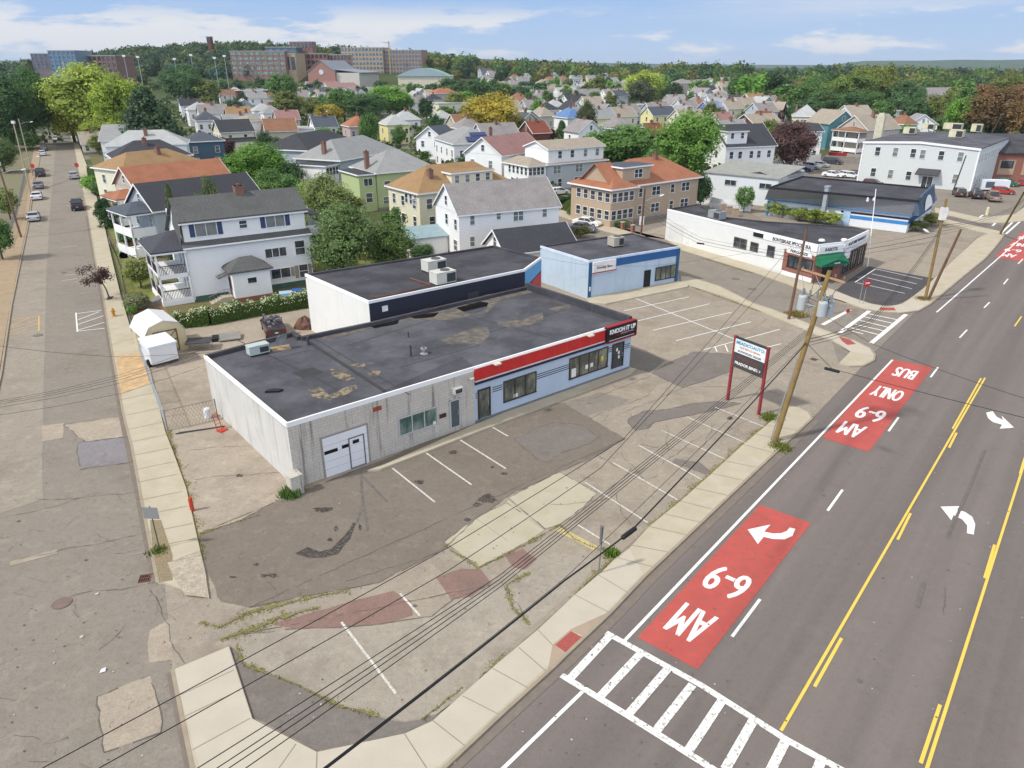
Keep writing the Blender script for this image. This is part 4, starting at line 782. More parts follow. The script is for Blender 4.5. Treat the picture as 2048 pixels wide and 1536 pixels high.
# ================================================================ 4. the white and brick market building
Z4 = 4.6
b4 = polybuilding('market_building', 'white market building with brick corner and green awning at the side street', 'building', (1335, 418), (1636, 490), [(1335, 418), (1636, 490), (1689, 484), (1738, 461), (1709, 454), (1651, 450), (1534, 443), (1452, 434), (1410, 415), (1396, 408)], Z4, mat('market white', 'dfe0dd', .85, .03, .6, dirt=.1), MEMB2, TRIM, .12, .16)
F4 = b4.F
for tl, br in (((1470, 474), (1494, 499)), ((1503, 484), (1517, 504)), ((1537, 491), (1550, 515))):
    u0, z1 = F4.uz(*tl); u1, _ = F4.uz(br[0], tl[1]+(br[0]-tl[0])*.28); z0 = F4.uz(tl[0], br[1]-(br[0]-tl[0])*.28)[1]; window(b4.o, ((u0+u1)/2, -.01, (z0+z1)/2), 0, u1-u0, z1-z0, 'sash' if u1-u0 < 1.5 else 'sash2', mat('frame taupe', '776b62'), GL)
u0, z1 = F4.uz(1340, 443); u1 = F4.uz(1368, 450)[0]; part('roller_door', MB().box(u0, -.05, 0, u1, -.002, z1), mat('roller white', 'dcdcd8', .6, .03, kind='siding', pitch=1), b4.o)
u0, z1 = F4.uz(1374, 460); u1 = F4.uz(1386, 464)[0]; part('door', MB().box(u0, -.05, 0, u1, -.002, z1), mat('door white', 'dededc'), b4.o)
ub0 = F4.uz(1567, 520)[0]; ubL = b4.L
part('brick_wall', MB().box(ub0, -.12, .55, ubL+.02, -.002, 3.2), BRICK, b4.o); part('wall_base', MB().box(ub0, -.14, 0, ubL+.02, -.12, .55), TRIM, b4.o)
window(b4.o, (ub0+2.6, -.12, 1.9), 0, 3.6, 1.35, 4, mat('frame black', '24221f'), GL)
LB = mat('letter black', '2a2725'); u0 = F4.uz(1532, 470)[0]
part('fascia_board', MB().box(u0-2, -.1, 3.75, ubL+.05, -.002, 4.4), TRIM, b4.o); part('dark_board', MB().box(u0-2, -.12, 3.8, u0-.3, -.1, 4.35), mat('board black', '222328'), b4.o)
lettering("BON'EBRAIE PPOCE I IRA", .62, LB, b4.o, ((u0+ubL)/2+.2, -.11, 4.06), sx=(ubL-u0)/8.8*.95)
part('sign_board', MB().box(ub0+.4, -.2, 2.9, ubL-.4, -.14, 3.5), TRIM, b4.o); lettering('FEROA IZE', .45, LB, b4.o, ((ub0+ubL)/2, -.21, 3.2), sx=1.25)
def cface(i, j):
    a = Vector((*b4.lp(*i, Z4), 0)); c = Vector((*b4.lp(*j, Z4), 0)); d = (c-a).normalized(); return a, c, d, math.atan2(d.y, d.x)
a, c, d, r4 = cface((1636, 490), (1689, 484)); w4 = (c-a).length
part('brick_corner', MB().box(0, -.1, .0, w4, -.002, 3.4), BRICK, b4.o, loc=(a.x, a.y, 0), rz=r4)
part('entrance_door', MB().box(w4*.3, -.14, .0, w4*.7, -.1, 2.2), mat('glass door dark', '2a2f31', .2), b4.o, loc=(a.x, a.y, 0), rz=r4)
sb = part('sign_board', MB().box(.2, -.16, 3.5, w4-.2, -.02, 4.35), TRIM, b4.o, loc=(a.x, a.y, 0), rz=r4); lettering('RAISOTE', .55, LB, sb, (w4/2, -.17, 3.92), sx=.9)
aw = part('awning', MB().add([(.15, -.1, 3.4), (w4-.15, -.1, 3.4), (w4+.1, -1.3, 2.4), (-.1, -1.3, 2.4), (w4/2, -1.45, 3.0), (-.1, -1.3, 2.2), (w4+.1, -1.3, 2.2), (-.1, -.1, 2.2), (w4+.1, -.1, 2.2)], [(0, 3, 4), (0, 4, 1), (1, 4, 2), (3, 5, 6, 2), (3, 2, 4), (0, 7, 5, 3), (1, 2, 6, 8)]), mat('awning green', '1f6b4c', .7, .08), b4.o, loc=(a.x, a.y, 0), rz=r4)
lettering('Raisote', .3, mat('letter white', 'f2f2f0'), aw, (w4/2+.1, -1.34, 2.55))
a, c, d, r5 = cface((1689, 484), (1738, 461)); w5 = (c-a).length
part('brick_side', MB().box(0, -.1, 0, w5, -.002, 3.0), mat('side brick dark', '6b4a42', .9, .1, 4, kind='brick', c2='8b776c'), b4.o, loc=(a.x, a.y, 0), rz=r5)
fb = part('fascia_board', MB().box(0, -.14, 3.7, w5, -.002, 4.4), TRIM, b4.o, loc=(a.x, a.y, 0), rz=r5); lettering('RAFOBIE MARKET', .5, LB, fb, (w5/2, -.15, 4.05), sx=w5/5.6)
for k in range(3): window(b4.o, (a.x+d.x*w5*(.2+.3*k)+d.y*.1, a.y+d.y*w5*(.2+.3*k)-d.x*.1, 1.7), r5, w5*.2, 2.2, 2, mat('frame black', '24221f'), GL)
part('notice_board', MB().box(.3, -.2, 2.3, 2.4, -.14, 3.5), TRIM, b4.o, loc=(a.x, a.y, 0), rz=r5)
for px, py in ((1643, 484), (1688, 483)): part('lamp', MB().lathe([(0, .35), (.3, .3), (.42, .1), (.3, 0)], 14, c=(*b4.lp(px, py, Z4), Z4+.05)), mat('lamp white', 'e9e6e0', .4), b4.o, smooth=True)
acunit(1433, 438, Z4-.1, b4.rz, 2.2, 1.3, 1.1, 'grey rooftop unit on the white market roof', m=GALV)

# ================================================================ 5. blue and white building with a shingled mansard
Z5 = 2.9
b5 = House('restaurant_building', 'low blue and white building with a dark shingled mansard roof', 'building', (1530, 397), (1824, 430), Z5, 22)
cs = [(0, 0), (b5.L, 0), b5.lp(1874, 398, Z5), (b5.lp(1600, 352, Z5)[0], b5.lp(1600, 352, Z5)[1])]
top = [b5.lp(1539, 374, 5.3), b5.lp(1837, 401, 5.3), b5.lp(1868, 376, 5.3), b5.lp(1605, 352, 5.3)]
def inset(ps, d):
    cx = sum(p[0] for p in ps)/len(ps); cy = sum(p[1] for p in ps)/len(ps)
    return [(p[0]+(cx-p[0])*d/math.hypot(cx-p[0], cy-p[1]), p[1]+(cy-p[1])*d/math.hypot(cx-p[0], cy-p[1])) for p in ps]
wl = inset(cs, .55); WB = mat('white block', 'dfe1e3', .85, .03)
part('wall', MB().prism(wl, -.1, Z5, top=False), WB, b5.o)
mb = MB()
for i in range(4):
    j = (i+1) % 4; mb.face([(*cs[i], Z5), (*cs[j], Z5), (*top[j], 5.3), (*top[i], 5.3)])
part('mansard', mb, mat('slate shingle', '86888b', .85, .12, 3, kind='shingle', c2='7c7f82'), b5.o)
part('flat_roof', MB().slab([(*p, 5.1) for p in top], .08), MEMB2, b5.o)
mb = MB()
for i in range(4):
    p = Vector((*top[i], 0)); q = Vector((*top[(i+1) % 4], 0)); d = (q-p).normalized(); m = Vector((-d.y, d.x, 0))*.25
    mb.prism([tuple(p[:2]), tuple(q[:2]), tuple((q+m)[:2]), tuple((p+m)[:2])], 5.0, 5.34+.003*i)
part('parapet', mb, BLACKM, b5.o)
mb = MB()
for i in range(4):
    p = Vector((*cs[i], Z5-.1)); q = Vector((*cs[(i+1) % 4], Z5-.1)); mb.tube(p, q, .1, n=6)
part('eave_trim', mb, mat('trim blue', '4b7fb5', .6), b5.o)
mb = MB(); p = Vector((*wl[0], 0)); q = Vector((*wl[1], 0)); d = (q-p); m = Vector((d.y, -d.x, 0)).normalized()*.03; L5 = d.length; r6 = math.atan2(d.y, d.x)
part('blue_band', MB().box(0, -.03, 1.2, L5, -.002, 1.75).box(0, -.04, 0, .5, -.002, 2.5), mat('band blue', '3f86c4', .6), b5.o, loc=tuple(p), rz=r6)
part('black_band', MB().box(L5*.55, -.03, 2.0, L5, -.002, 2.3), BLACKM, b5.o, loc=tuple(p), rz=r6)
part('blue_door', MB().box(L5*.57, -.1, .0, L5*.57+1.1, -.03, 2.3), mat('door light blue', 'a9c5dd', .6), b5.o, loc=tuple(p), rz=r6)
p = Vector((*wl[1], 0)); q = Vector((*wl[2], 0)); d = q-p; part('side_stripe', MB().box(0, -.04, 1.3, d.length, -.002, 2.2), mat('blue deep', '2f5b8f', .6), b5.o, loc=tuple(p), rz=math.atan2(d.y, d.x))
# gabled fin at the right end
p = Vector((*top[1], 0)); q = Vector((*top[2], 0)); d = (q-p).normalized(); rr_ = math.atan2(d.y, d.x); ln = (q-p).length
e = part('end_pediment', MB().add([(0, -.6, 3.0), (ln, -.6, 3.0), (ln, 0, 5.9), (ln*.25, 0, 5.6), (0, -.1, 4.6), (0, .3, 3.0), (ln, .3, 3.0), (ln, .35, 5.9), (ln*.25, .35, 5.6), (0, .3, 4.6)], [(0, 1, 2, 3, 4), (5, 9, 8, 7, 6), (4, 3, 8, 9), (3, 2, 7, 8), (1, 6, 7, 2), (0, 4, 9, 5)]), mat('slate blue', '4d6076', .8, .1), b5.o, loc=tuple(p), rz=rr_)
am = MB(); pts = [(ln*.3, -.62, 3.1)]+[(ln*.55-ln*.25*math.cos(t), -.62+.45*math.sin(t), 3.1+2.0*math.sin(t)) for t in [math.pi*k/10 for k in range(11)]]+[(ln*.8, -.62, 3.1)]
am.slab([(x, y-.04, z) for x, y, z in pts], .03); part('arch_panel', am, TRIM, b5.o, loc=tuple(p), rz=rr_)
None and part('box_raised', MB().box(0, 0, 5.1, 9, 1.2, 5.9), MEMB2, b5.o, loc=(*b5.lp(1790, 372, 5.2), 0))
x, y = b5.lp(1650, 400, 4); part('chimney', MB().box(x-.3, y-.2, 2.2, x+.3, y+.8, 6.0).box(x-.4, y-.3, 6.0, x+.4, y+.9, 6.2), mat('chimney render', '9aa0a6', .8), b5.o)
lettering('LUISSINTI', .5, mat('faded letters', '8d98a2'), b5.o, (wl[0][0]+L5*.78, wl[0][1]-.25, .85), sx=1.1) if False else None

# ================================================================ 6. white warehouse
b6 = House('warehouse', 'long low white metal shed with grey streaked roof behind the white fence', 'warehouse', (1411, 343), (1558, 357), 5.2, 9)
L6 = b6.L; WH = mat('ribbed white', 'd5dadb', .7, .03, kind='planks', dir='X', pitch=1.6, dirt=.08)
part('wall', MB().box(0, 0, -.1, L6, 12, 5.15), WH, b6.o)
part('roof', MB().slab([(-.3, -.3, 5.2), (L6+.3, -.3, 5.2), (L6+.3, 12, 6.3), (-.3, 12, 6.3)], .18), mat('old metal roof', '9b9c96', .7, .12, .8, streak=.5, sc='6b6a64'), b6.o)
for u in (.37, .84): window(b6.o, (L6*u, -.01, 3.6), 0, 2.2, .9, 2, TRIMG, GL)
for u in (.1,): part('door', MB().box(L6*.55, -.06, 0, L6*.55+.9, -.004, 2.1), mat('door white'), b6.o)
pq = House('warehouse', 'curved roofed extension of the white shed with pale panels', 'warehouse', (1558, 357), (1612, 347), 5.0, 8)
part('wall', MB().box(0, 0, -.1, pq.L, 8, 4.9), WH, pq.o); part('roof', MB().slab([(0, -.2, 5.0), (pq.L+.3, -.2, 5.0), (pq.L+.3, 4, 5.9), (0, 4, 5.9)], .15).slab([(0, 4, 5.9), (pq.L+.3, 4, 5.9), (pq.L+.3, 8.2, 5.2), (0, 8.2, 5.2)], .15), mat('old metal roof', '9b9c96'), pq.o)

# ================================================================ 7. grey two storey clinic
Z7 = 8.6
b7 = House('office_building', 'big pale grey two storey block with white trimmed windows and dark flat roof', 'building', (1729, 283), (1961, 297), Z7, 32)
L7 = b7.L; CL = mat('clinic siding', 'd2d6d3', .8, .02, kind='siding', pitch=1.2); bk = b7.lp(2011, 276, Z7); W7 = 32
cr = b7.lp(1845, 281, Z7)[0]
part('wall', MB().prism([(0, 0), (L7, 0), (L7, W7), (0, W7)], -.1, Z7-.1, top=False), CL, b7.o)
mb = MB().slab([(-.2, -.2, Z7+.1), (L7*.5, -.2, Z7+.75), (L7*.5, W7+.2, Z7+.75), (-.2, W7+.2, Z7+.1)], .2).slab([(L7*.5, -.2, Z7+.75), (L7+.2, -.2, Z7+.05), (L7+.2, W7+.2, Z7+.05), (L7*.5, W7+.2, Z7+.75)], .2)
part('roof', mb, mat('roof dark slate', '55545a', .75, .06, .5, kind='membrane'), b7.o)
part('gable_wall', MB().add([(0, 0, Z7-.12), (L7, 0, Z7-.12), (L7, 0, Z7-.06), (L7*.5, 0, Z7+.6), (0, 0, Z7)], [(0, 1, 2, 3, 4)]), CL, b7.o)
part('trim', MB().slab([(-.25, -.26, Z7+.06), (L7*.5, -.26, Z7+.71), (L7*.5, -.2, Z7+.71), (-.25, -.2, Z7+.06)], .45).slab([(L7*.5, -.26, Z7+.71), (L7+.25, -.26, Z7+.01), (L7+.25, -.2, Z7+.01), (L7*.5, -.2, Z7+.71)], .45).box(-.12, -.12, 0, .15, 0, Z7).box(L7-.15, -.12, 0, L7+.12, .15, Z7-.2), TRIM, b7.o)
for k, (x0, y0, x1, y1) in enumerate(((1752, 296, 1759, 309), (1787, 297, 1795, 311), (1822, 299, 1831, 314), (1841, 301, 1850, 316), (1878, 303, 1887, 319), (1917, 306, 1925, 321), (1743, 338, 1750, 351), (1777, 341, 1785, 355), (1813, 344, 1821, 359), (1906, 351, 1915, 364))):
    u, z = b7.F.uz((x0+x1)/2, (y0+y1)/2); window(b7.o, (u, -.01, z), 0, 1.0, 1.75, 'sash', TRIM, GL2 if k % 2 else GL)
for k in range(12):
    for z in (2.0, 6.3):
        if not (z < 3 and k > 5): window(b7.o, (L7+.01, 2+k*2.3+(k % 3)*.3, z), math.pi/2, .95, 1.6, 'sash', TRIM, GL2)
u, z = b7.F.uz(1857, 349); part('awning', MB().slab([(u-2.2, -.02, 3.9), (u+2.2, -.02, 3.9), (u+2.3, -1.7, 2.9), (u-2.3, -1.7, 2.9)], .1).box(u-2.3, -1.72, 2.65, u+2.3, -1.66, 2.9), mat('awning charcoal', '4a484b', .8), b7.o)
part('entrance_door', MB().box(u-1.0, -.1, 0, u-.05, -.02, 2.3).box(u+.05, -.1, 0, u+1.0, -.02, 2.3), GL, b7.o); part('door_frame', MB().box(u-1.15, -.12, 0, u-1.0, 0, 2.45).box(u+1.0, -.12, 0, u+1.15, 0, 2.45).box(u-1.15, -.118, 2.3, u+1.15, 0, 2.45).box(u-.05, -.12, 0, u+.05, 0, 2.3), TRIM, b7.o)
for i, (x, y, w, d, h, l) in enumerate(((1819, 268, 2.6, 2.0, 1.5, 'cream boxed rooftop unit on a stand at the left of the grey office roof'), (1912, 275, 2.8, 2.2, 1.6, 'cream rooftop unit nearest the front edge of the grey office roof'), (1856, 259, 2.8, 2, 1.4, 'small cream rooftop unit at the back ridge of the grey office roof'), (1905, 259, 4.2, 2, 1.5, 'wide cream and white rooftop unit at the back of the grey office roof'), (1952, 264, 2.2, 2, 1.8, 'peaked cream rooftop vent at the right of the grey office roof'))): acunit(x, y, Z7+.5, b7.rz, w, d, h, l, fan=False, m=mat('unit cream', 'd3cdae', .7))
x, y = b7.lp(1757, 266, Z7); part('chimney', MB().box(x-.9, y-.7, 0, x+.9, y+.7, Z7+4.2).box(x-.6, y-.5, Z7+4.2, x+.6, y+.5, Z7+4.7), mat('chimney cream', 'c9c3ac', .8), b7.o)
# brick civic building at the far right
b8 = House('brick_building', 'long red brick building with dark roof at the right edge', 'building', (1992, 305), (2090, 307), 6.0, 26)
part('wall', MB().box(0, 0, -.1, b8.L+8, 26, 6), BRICK, b8.o); part('roof', MB().slab([(-.5, -.5, 6.05), (b8.L+8, -.5, 6.05), (b8.L+8, 10, 8.0), (-.5, 10, 8.0)], .3).slab([(-.5, 10, 8.0), (b8.L+8, 10, 8.0), (b8.L+8, 26, 8.2), (-.5, 26, 8.2)], .3), MEMB2, b8.o)
for k in range(4): part('bay', MB().box(1.2+k*5, -.1, 1.2, 4.6+k*5, -.01, 4.4), mat('bay tan', 'b59a7d', .9), b8.o); part('dark_glass', MB().box(1.6+k*5, -.14, 2.6, 4.2+k*5, -.1, 4.3), GL, b8.o)
# ================================================================ houses
ROOFC = dict(dark=('404146', '37383c'), slate=('50565f', '474c56'), grey=('8f908f', '7f8081'), pale=('a7a9a8', '95978f'), orange=('9e6a50', '855541'), tan=('967a58', '7f664b'), brown=('8a6650', '75543f'), pink=('94726e', '7f605c'), blue=('5f7ea8', '4f6d95'), lav=('8b93b3', '7a82a0'), maroon=('7d4638', '6b3b30'), taupe=('9a9082', '877d70'), red=('bd5540', 'a34a38'), weath=('8c8785', '6f6a69'))
def roofm(k): return mat('shingles '+k, ROOFC[k][0], .9, .08, 2, kind='shingle', c2=ROOFC[k][1])
WALLC = dict(white='f0f0ee', grey='b9bfc5', bluegrey='aeb6bc', cream='e0dcc3', yellow='e6dfa3', green='b7c692', tan='b8a48c', pink='c0aca9', teal='5d8e96', slateblue='4d6478', blue='6c86bc', brown='6e4438', beige='c2bba6', olive='857e58', paleteal='a9c7cc', stone='bdb6a8')
def wallm(k): return mat('siding '+k, WALLC[k], .8, .03, .6, kind='siding', pitch=1.6, dirt=.06)
def roofgeo(L, W, z, kind, rise, ov=.4, x0=0., y0=0.):
    """returns roof mesh and gable triangles"""
    mb = MB(); g = MB(); a, b, c, d = x0-ov, x0+L+ov, y0-ov, y0+W+ov; ez = z
    if kind == 'x':
        s = rise/(W/2); m = y0+W/2; zo = ez-s*ov
        mb.slab([(a, c, zo+.12), (b, c, zo+.12), (b, m, ez+rise+.12), (a, m, ez+rise+.12)], .16).slab([(a, m, ez+rise+.12), (b, m, ez+rise+.12), (b, d, zo+.12), (a, d, zo+.12)], .16)
        for x in (x0, x0+L): g.add([(x, y0, ez-.1), (x, y0+W, ez-.1), (x, m, ez+rise-.05)], [(0, 1, 2) if x > x0 else (0, 2, 1)])
    elif kind == 'y':
        s = rise/(L/2); m = x0+L/2; zo = ez-s*ov
        mb.slab([(a, c, zo+.12), (m, c, ez+rise+.12), (m, d, ez+rise+.12), (a, d, zo+.12)], .16).slab([(m, c, ez+rise+.12), (b, c, zo+.12), (b, d, zo+.12), (m, d, ez+rise+.12)], .16)
        for y in (y0, y0+W): g.add([(x0, y, ez-.1), (x0+L, y, ez-.1), (m, y, ez+rise-.05)], [(0, 1, 2) if y == y0 else (0, 2, 1)])
    elif kind == 'hip':
        if L >= W: i = W/2*.9; r1 = (x0+i, y0+W/2); r2 = (x0+L-i, y0+W/2)
        else: i = L/2*.9; r1 = (x0+L/2, y0+i); r2 = (x0+L/2, y0+W-i)
        A, B, C, D = (a, c, ez), (b, c, ez), (b, d, ez), (a, d, ez); R1 = (*r1, ez+rise); R2 = (*r2, ez+rise)
        if L >= W: fs = [[A, B, R2, R1], [B, C, R2], [C, D, R1, R2], [D, A, R1]]
        else: fs = [[A, B, R1], [B, C, R2, R1], [C, D, R2], [D, A, R1, R2]]
        for f in fs: mb.slab(f, .16)
    elif kind == 'flat': mb.slab([(a, c, ez+.1), (b, c, ez+.1), (b, d, ez+.1), (a, d, ez+.1)], .3)
    elif kind == 'shed': mb.slab([(a, c, ez), (b, c, ez), (b, d, ez+rise), (a, d, ez+rise)], .16); g.add([(x0, y0, ez), (x0, y0+W, ez), (x0, y0+W, ez+rise)], [(0, 2, 1)]); g.add([(x0+L, y0, ez), (x0+L, y0+W, ez), (x0+L, y0+W, ez+rise)], [(0, 1, 2)])
    return mb, g
def chimney(h, x, y, z0, z1, w=.75, m=None):
    part('chimney', MB().box(x-w/2, y-w/2, z0, x+w/2, y+w/2, z1).box(x-w/2-.06, y-w/2-.06, z1-.15, x+w/2+.06, y+w/2+.06, z1).box(x-.15, y-.15, z1, x+.15, y+.15, z1+.25), m or CHIM, h)
def vol(h, x0, y0, L, W, z0, z, roof, rise, wm, rm, ov=.35, names=('wall', 'roof'), trim=True):
    part(names[0], MB().box(x0, y0, z0, x0+L, y0+W, z-.02), wm, h)
    mb, g = roofgeo(L, W, z, roof, rise, ov, x0, y0); r = part(names[1], mb, rm, h)
    if g.v: part('gable', g, wm, h)
    if trim:
        t = MB(); e = ov+.02; zz = z+.02 if roof in ('hip', 'flat') else z-.0
        if roof in ('hip', 'flat'): t.box(x0-e, y0-e-.05, zz-.22, x0+L+e, y0-e, zz+.02).box(x0-e-.05, y0-e, zz-.22, x0-e, y0+W+e, zz+.02).box(x0+L+e, y0-e, zz-.22, x0+L+e+.05, y0+W+e, zz+.02)
        elif roof == 'x':
            s = rise/(W/2); t.box(x0-e, y0-e-.06, z-s*ov-.1, x0+L+e, y0-e, z-s*ov+.08)
            for x in (x0-ov-.05, x0+L+ov): t.add([(x, y0-ov, z-s*ov-.1), (x+.05, y0-ov, z-s*ov-.1), (x+.05, y0+W/2, z+rise-.1), (x, y0+W/2, z+rise-.1), (x, y0-ov, z-s*ov+.14), (x+.05, y0-ov, z-s*ov+.14), (x+.05, y0+W/2, z+rise+.14), (x, y0+W/2, z+rise+.14)], [(0, 3, 7, 4), (1, 5, 6, 2), (0, 4, 5, 1), (4, 7, 6, 5)])
            for x in (x0-ov-.05, x0+L+ov): t.add([(x, y0+W+ov, z-s*ov-.1), (x+.05, y0+W+ov, z-s*ov-.1), (x+.05, y0+W/2, z+rise-.1), (x, y0+W/2, z+rise-.1), (x, y0+W+ov, z-s*ov+.14), (x+.05, y0+W+ov, z-s*ov+.14), (x+.05, y0+W/2, z+rise+.14), (x, y0+W/2, z+rise+.14)], [(0, 4, 7, 3), (1, 2, 6, 5), (0, 1, 5, 4), (4, 5, 6, 7)])
        elif roof == 'y':
            s = rise/(L/2); y = y0-ov-.06
            for sx, xe in ((1, x0-ov), (-1, x0+L+ov)): t.add([(xe, y, z-s*ov-.12), (x0+L/2, y, z+rise-.12), (x0+L/2, y, z+rise+.14), (xe, y, z-s*ov+.14), (xe, y+.05, z-s*ov-.12), (x0+L/2, y+.05, z+rise-.12), (x0+L/2, y+.05, z+rise+.14), (xe, y+.05, z-s*ov+.14)], [(0, 1, 2, 3) if sx > 0 else (3, 2, 1, 0), (3, 2, 6, 7), (0, 4, 5, 1)])
        if t.v: part('trim', t, TRIM, h)
    return r
def house(label, A, B, eave, W_, roof, rise, wall, rf, auto=(3, 2, 2), chim=(), dorm=(), L=None, az=None, floors=None, ov=.4, ww=.95, wh=1.5, name='house', wf=None, group=None, pairs=False):
    h = House(name, label, 'house', A, B, eave, W_, group, L, az); wm = wallm(wall) if isinstance(wall, str) else wall; rm = roofm(rf)
    vol(h.o, 0, 0, h.L, W_, -.1, eave, roof, rise, wm, rm, ov)
    part('foundation', MB().box(-.03, -.03, -.1, h.L+.03, W_+.03, .5), mat('foundation', '8d8983', .9), h.o)
    fl = floors or [1.7+2.75*k for k in range(max(1, int((eave-.4)/2.7)))]
    for s, n in zip('FLR', auto):
        if not n: continue
        LL = h.L if s == 'F' else W_; rr = random.Random(label+s)
        for z in fl:
            for k in range(n):
                u = (k+.5+rr.uniform(-.12, .12))/n*LL
                if pairs and rr.random() < .5: window(h.o, h.place(s, u, z), SIDES[s], ww*2, wh, 'sash2')
                else: window(h.o, h.place(s, u, z), SIDES[s], ww, wh, 'sash')
    if roof == 'y' and rise > 2: window(h.o, h.place('F', h.L/2, eave+rise*.35), 0, .8, 1.2, 'sash')
    if roof == 'x' and rise > 2: window(h.o, h.place('L', W_/2, eave+rise*.35), SIDES['L'], .8, 1.2, 'sash')
    for x, y, t in chim: chimney(h.o, x*h.L, y*W_, eave, eave+t)
    for (x0, x1, y0, zt, kind) in dorm:   # dormers on the front slope
        X0 = x0*h.L; X1 = x1*h.L; Y0 = y0*W_; wl = X1-X0
        vol(h.o, X0, Y0, wl, W_*.5-Y0+.5, eave-.2, zt, kind, {'y': wl*.35, 'hip': .8, 'flat': .2, 'shed': .5}.get(kind, .5), wm, rm, .25, ('dormer', 'dormer_roof'))
        n = max(1, int(wl/1.9)); zc = eave+rise*Y0/(W_/2) if roof in ('x', 'hip') else eave; zc = max(zc+.55, zt-1.0)
        for k in range(n): window(h.o, (X0+wl*(k+.5)/n, Y0, zc), 0, .8, 1.15, 'sash')
    return h
random.seed(21)
# ---- three storey white house with porches (left of the shop)
h = House('house', 'white three storey house with double front porches and dark shingle roof beside the shop yard', 'house', (371, 497), (617, 467), 6.0, 9.5)
hw = wallm('white'); DK = mat('shingles charcoal', '5b5c5a', .9, .1, 3, kind='shingle', c2='4a4a49'); L = h.L
Wd = 9.5
part('wall', MB().box(0, 0, -.1, L, Wd, 6.0), hw, h.o)
part('foundation', MB().box(-.03, -.03, -.1, L+.03, Wd, .6), mat('foundation green', '4c6a5b', .9), h.o)
part('skirt_roof', MB().slab([(-.3, -.35, 6.0), (L+.3, -.35, 6.0), (L+.3, .5, 6.55), (-.3, .5, 6.55)], .14), DK, h.o)
part('upper_wall', MB().box(.1, .5, 6.0, L-.1, Wd-.5, 8.9), hw, h.o)
mb, g = roofgeo(L-.2, Wd-3.8, 8.9, 'x', 1.9, .35, .1, .5); part('roof', mb, DK, h.o); part('gable', g, hw, h.o)
part('rear_roof', MB().slab([(-.3, Wd-3.3, 8.7), (L+.3, Wd-3.3, 8.7), (L+.3, Wd+.3, 6.4), (-.3, Wd+.3, 6.4)], .15), DK, h.o)
part('gutter', MB().box(-.3, -.42, 5.9, L+.3, -.3, 6.05).box(-.25, .1, 8.45, L+.25, .2, 8.6).tube((.05, -.1, .3), (.05, -.1, 6), .05).tube((L-.05, -.1, .3), (L-.05, -.1, 6), .05), TRIM, h.o)
part('side_slope', MB().slab([(-.35, .2, 6.3), (-.1, .2, 8.7), (-.1, 3.2, 10.4), (-.35, 3.2, 8.2)], .1), DK, h.o)
SHU = mat('shutter navy', '3d4a6e', .6); SHG = mat('shutter taupe', '9c9386', .7)
def winF(hh, tl, br, style, out=0., shut=None, pane=None, fr=None):
    u0, z1 = hh.F.uz(*tl); u1, z0 = hh.F.uz(*br)
    # points lie on the set-back wall: use the straight plane through it
    z0, z1 = min(z0, z1), max(z0, z1); w = abs(u1-u0); o = window(hh.o, ((u0+u1)/2, -out, (z0+z1)/2), 0, w, z1-z0, style, fr, pane)
    if shut: part('shutter', MB().box(-w/2-.6, -.06, -(z1-z0)/2-.05, -w/2-.08, 0, (z1-z0)/2+.05).box(w/2+.08, -.06, -(z1-z0)/2-.05, w/2+.6, 0, (z1-z0)/2+.05), shut, o)
    return o
for u, z, w, hh_, st, sh in ((2.5, 7.75, 2.2, 1.5, 'pair', SHU), (L*.475, 7.8, .8, .8, 'sash', None), (L*.74, 7.85, 2.1, 1.45, 'pair', SHU)):
    o = window(h.o, (u, .5, z), 0, w, hh_, st, TRIM, GL2 if sh else GL)
    if sh: part('shutter', MB().box(-w/2-.62, -.06, -hh_/2, -w/2-.1, 0, hh_/2).box(w/2+.1, -.06, -hh_/2, w/2+.62, 0, hh_/2), sh, o)
for u, z, w, hh_, st, sh in ((L*.70, 4.3, 2.4, 1.0, 3, None), (L*.91, 4.5, 1.1, 1.6, 'sash', None), (L*.72, 1.8, 2.2, 1.1, 'pair', SHG), (L*.92, 1.7, 1.0, 1.5, 'sash', SHG)):
    o = window(h.o, (u, 0, z), 0, w, hh_, st, TRIM, GL)
    if sh: part('shutter', MB().box(-w/2-.55, -.06, -hh_/2, -w/2-.1, 0, hh_/2).box(w/2+.1, -.06, -hh_/2, w/2+.5, 0, hh_/2), sh, o)
vx = L*.27; vw = L*.30   # vestibule
part('vestibule', MB().box(vx, -3.0, .5, vx+vw, -.002, 3.5), hw, h.o); part('vestibule_base', MB().box(vx-.03, -3.03, -.1, vx+vw+.03, -.002, .5), BRICK, h.o)
mb, g = roofgeo(vw, 3.0, 3.5, 'hip', 1.2, .35, vx, -3.0); part('vestibule_roof', mb, DK, h.o)
part('canopy', MB().slab([(vx-1.3, -2.2, 2.8), (vx, -2.2, 3.2), (vx, -.9, 3.2), (vx-1.3, -.9, 2.8)], .1), DK, h.o)
window(h.o, (vx+vw*.5, -3.0, 2.3), 0, .95, .6, 'none', TRIM, GL); part('vestibule_door', MB().box(-.04, -.45, 0, 0, .45, 2.05), mat('door maroon', '5a3b3a'), h.o, loc=(vx-.002, -1.6, .6))
mb = MB()
for k in range(5): mb.box(vx-1.2-.3*k-.0, -2.2, -.1, vx-.9-.3*k, -1.0, .6-.12*k)
mb.box(vx-.9, -2.2, -.1, vx-.03, -1.0, .6); part('steps', mb, CONC, h.o)
mb = MB()
for k in range(7): x = vx-.1-k*.4; zb = .6 if k < 3 else .6-.15*(k-2); mb.tube((x, -2.2, zb), (x, -2.2, zb+.9), .02, n=5)
mb.path([(vx-.1, -2.2, 1.5), (vx-.9, -2.2, 1.5), (vx-2.6, -2.2, .9)], .025); part('handrail', mb, mat('rail grey', '8d8f90', .5), h.o)
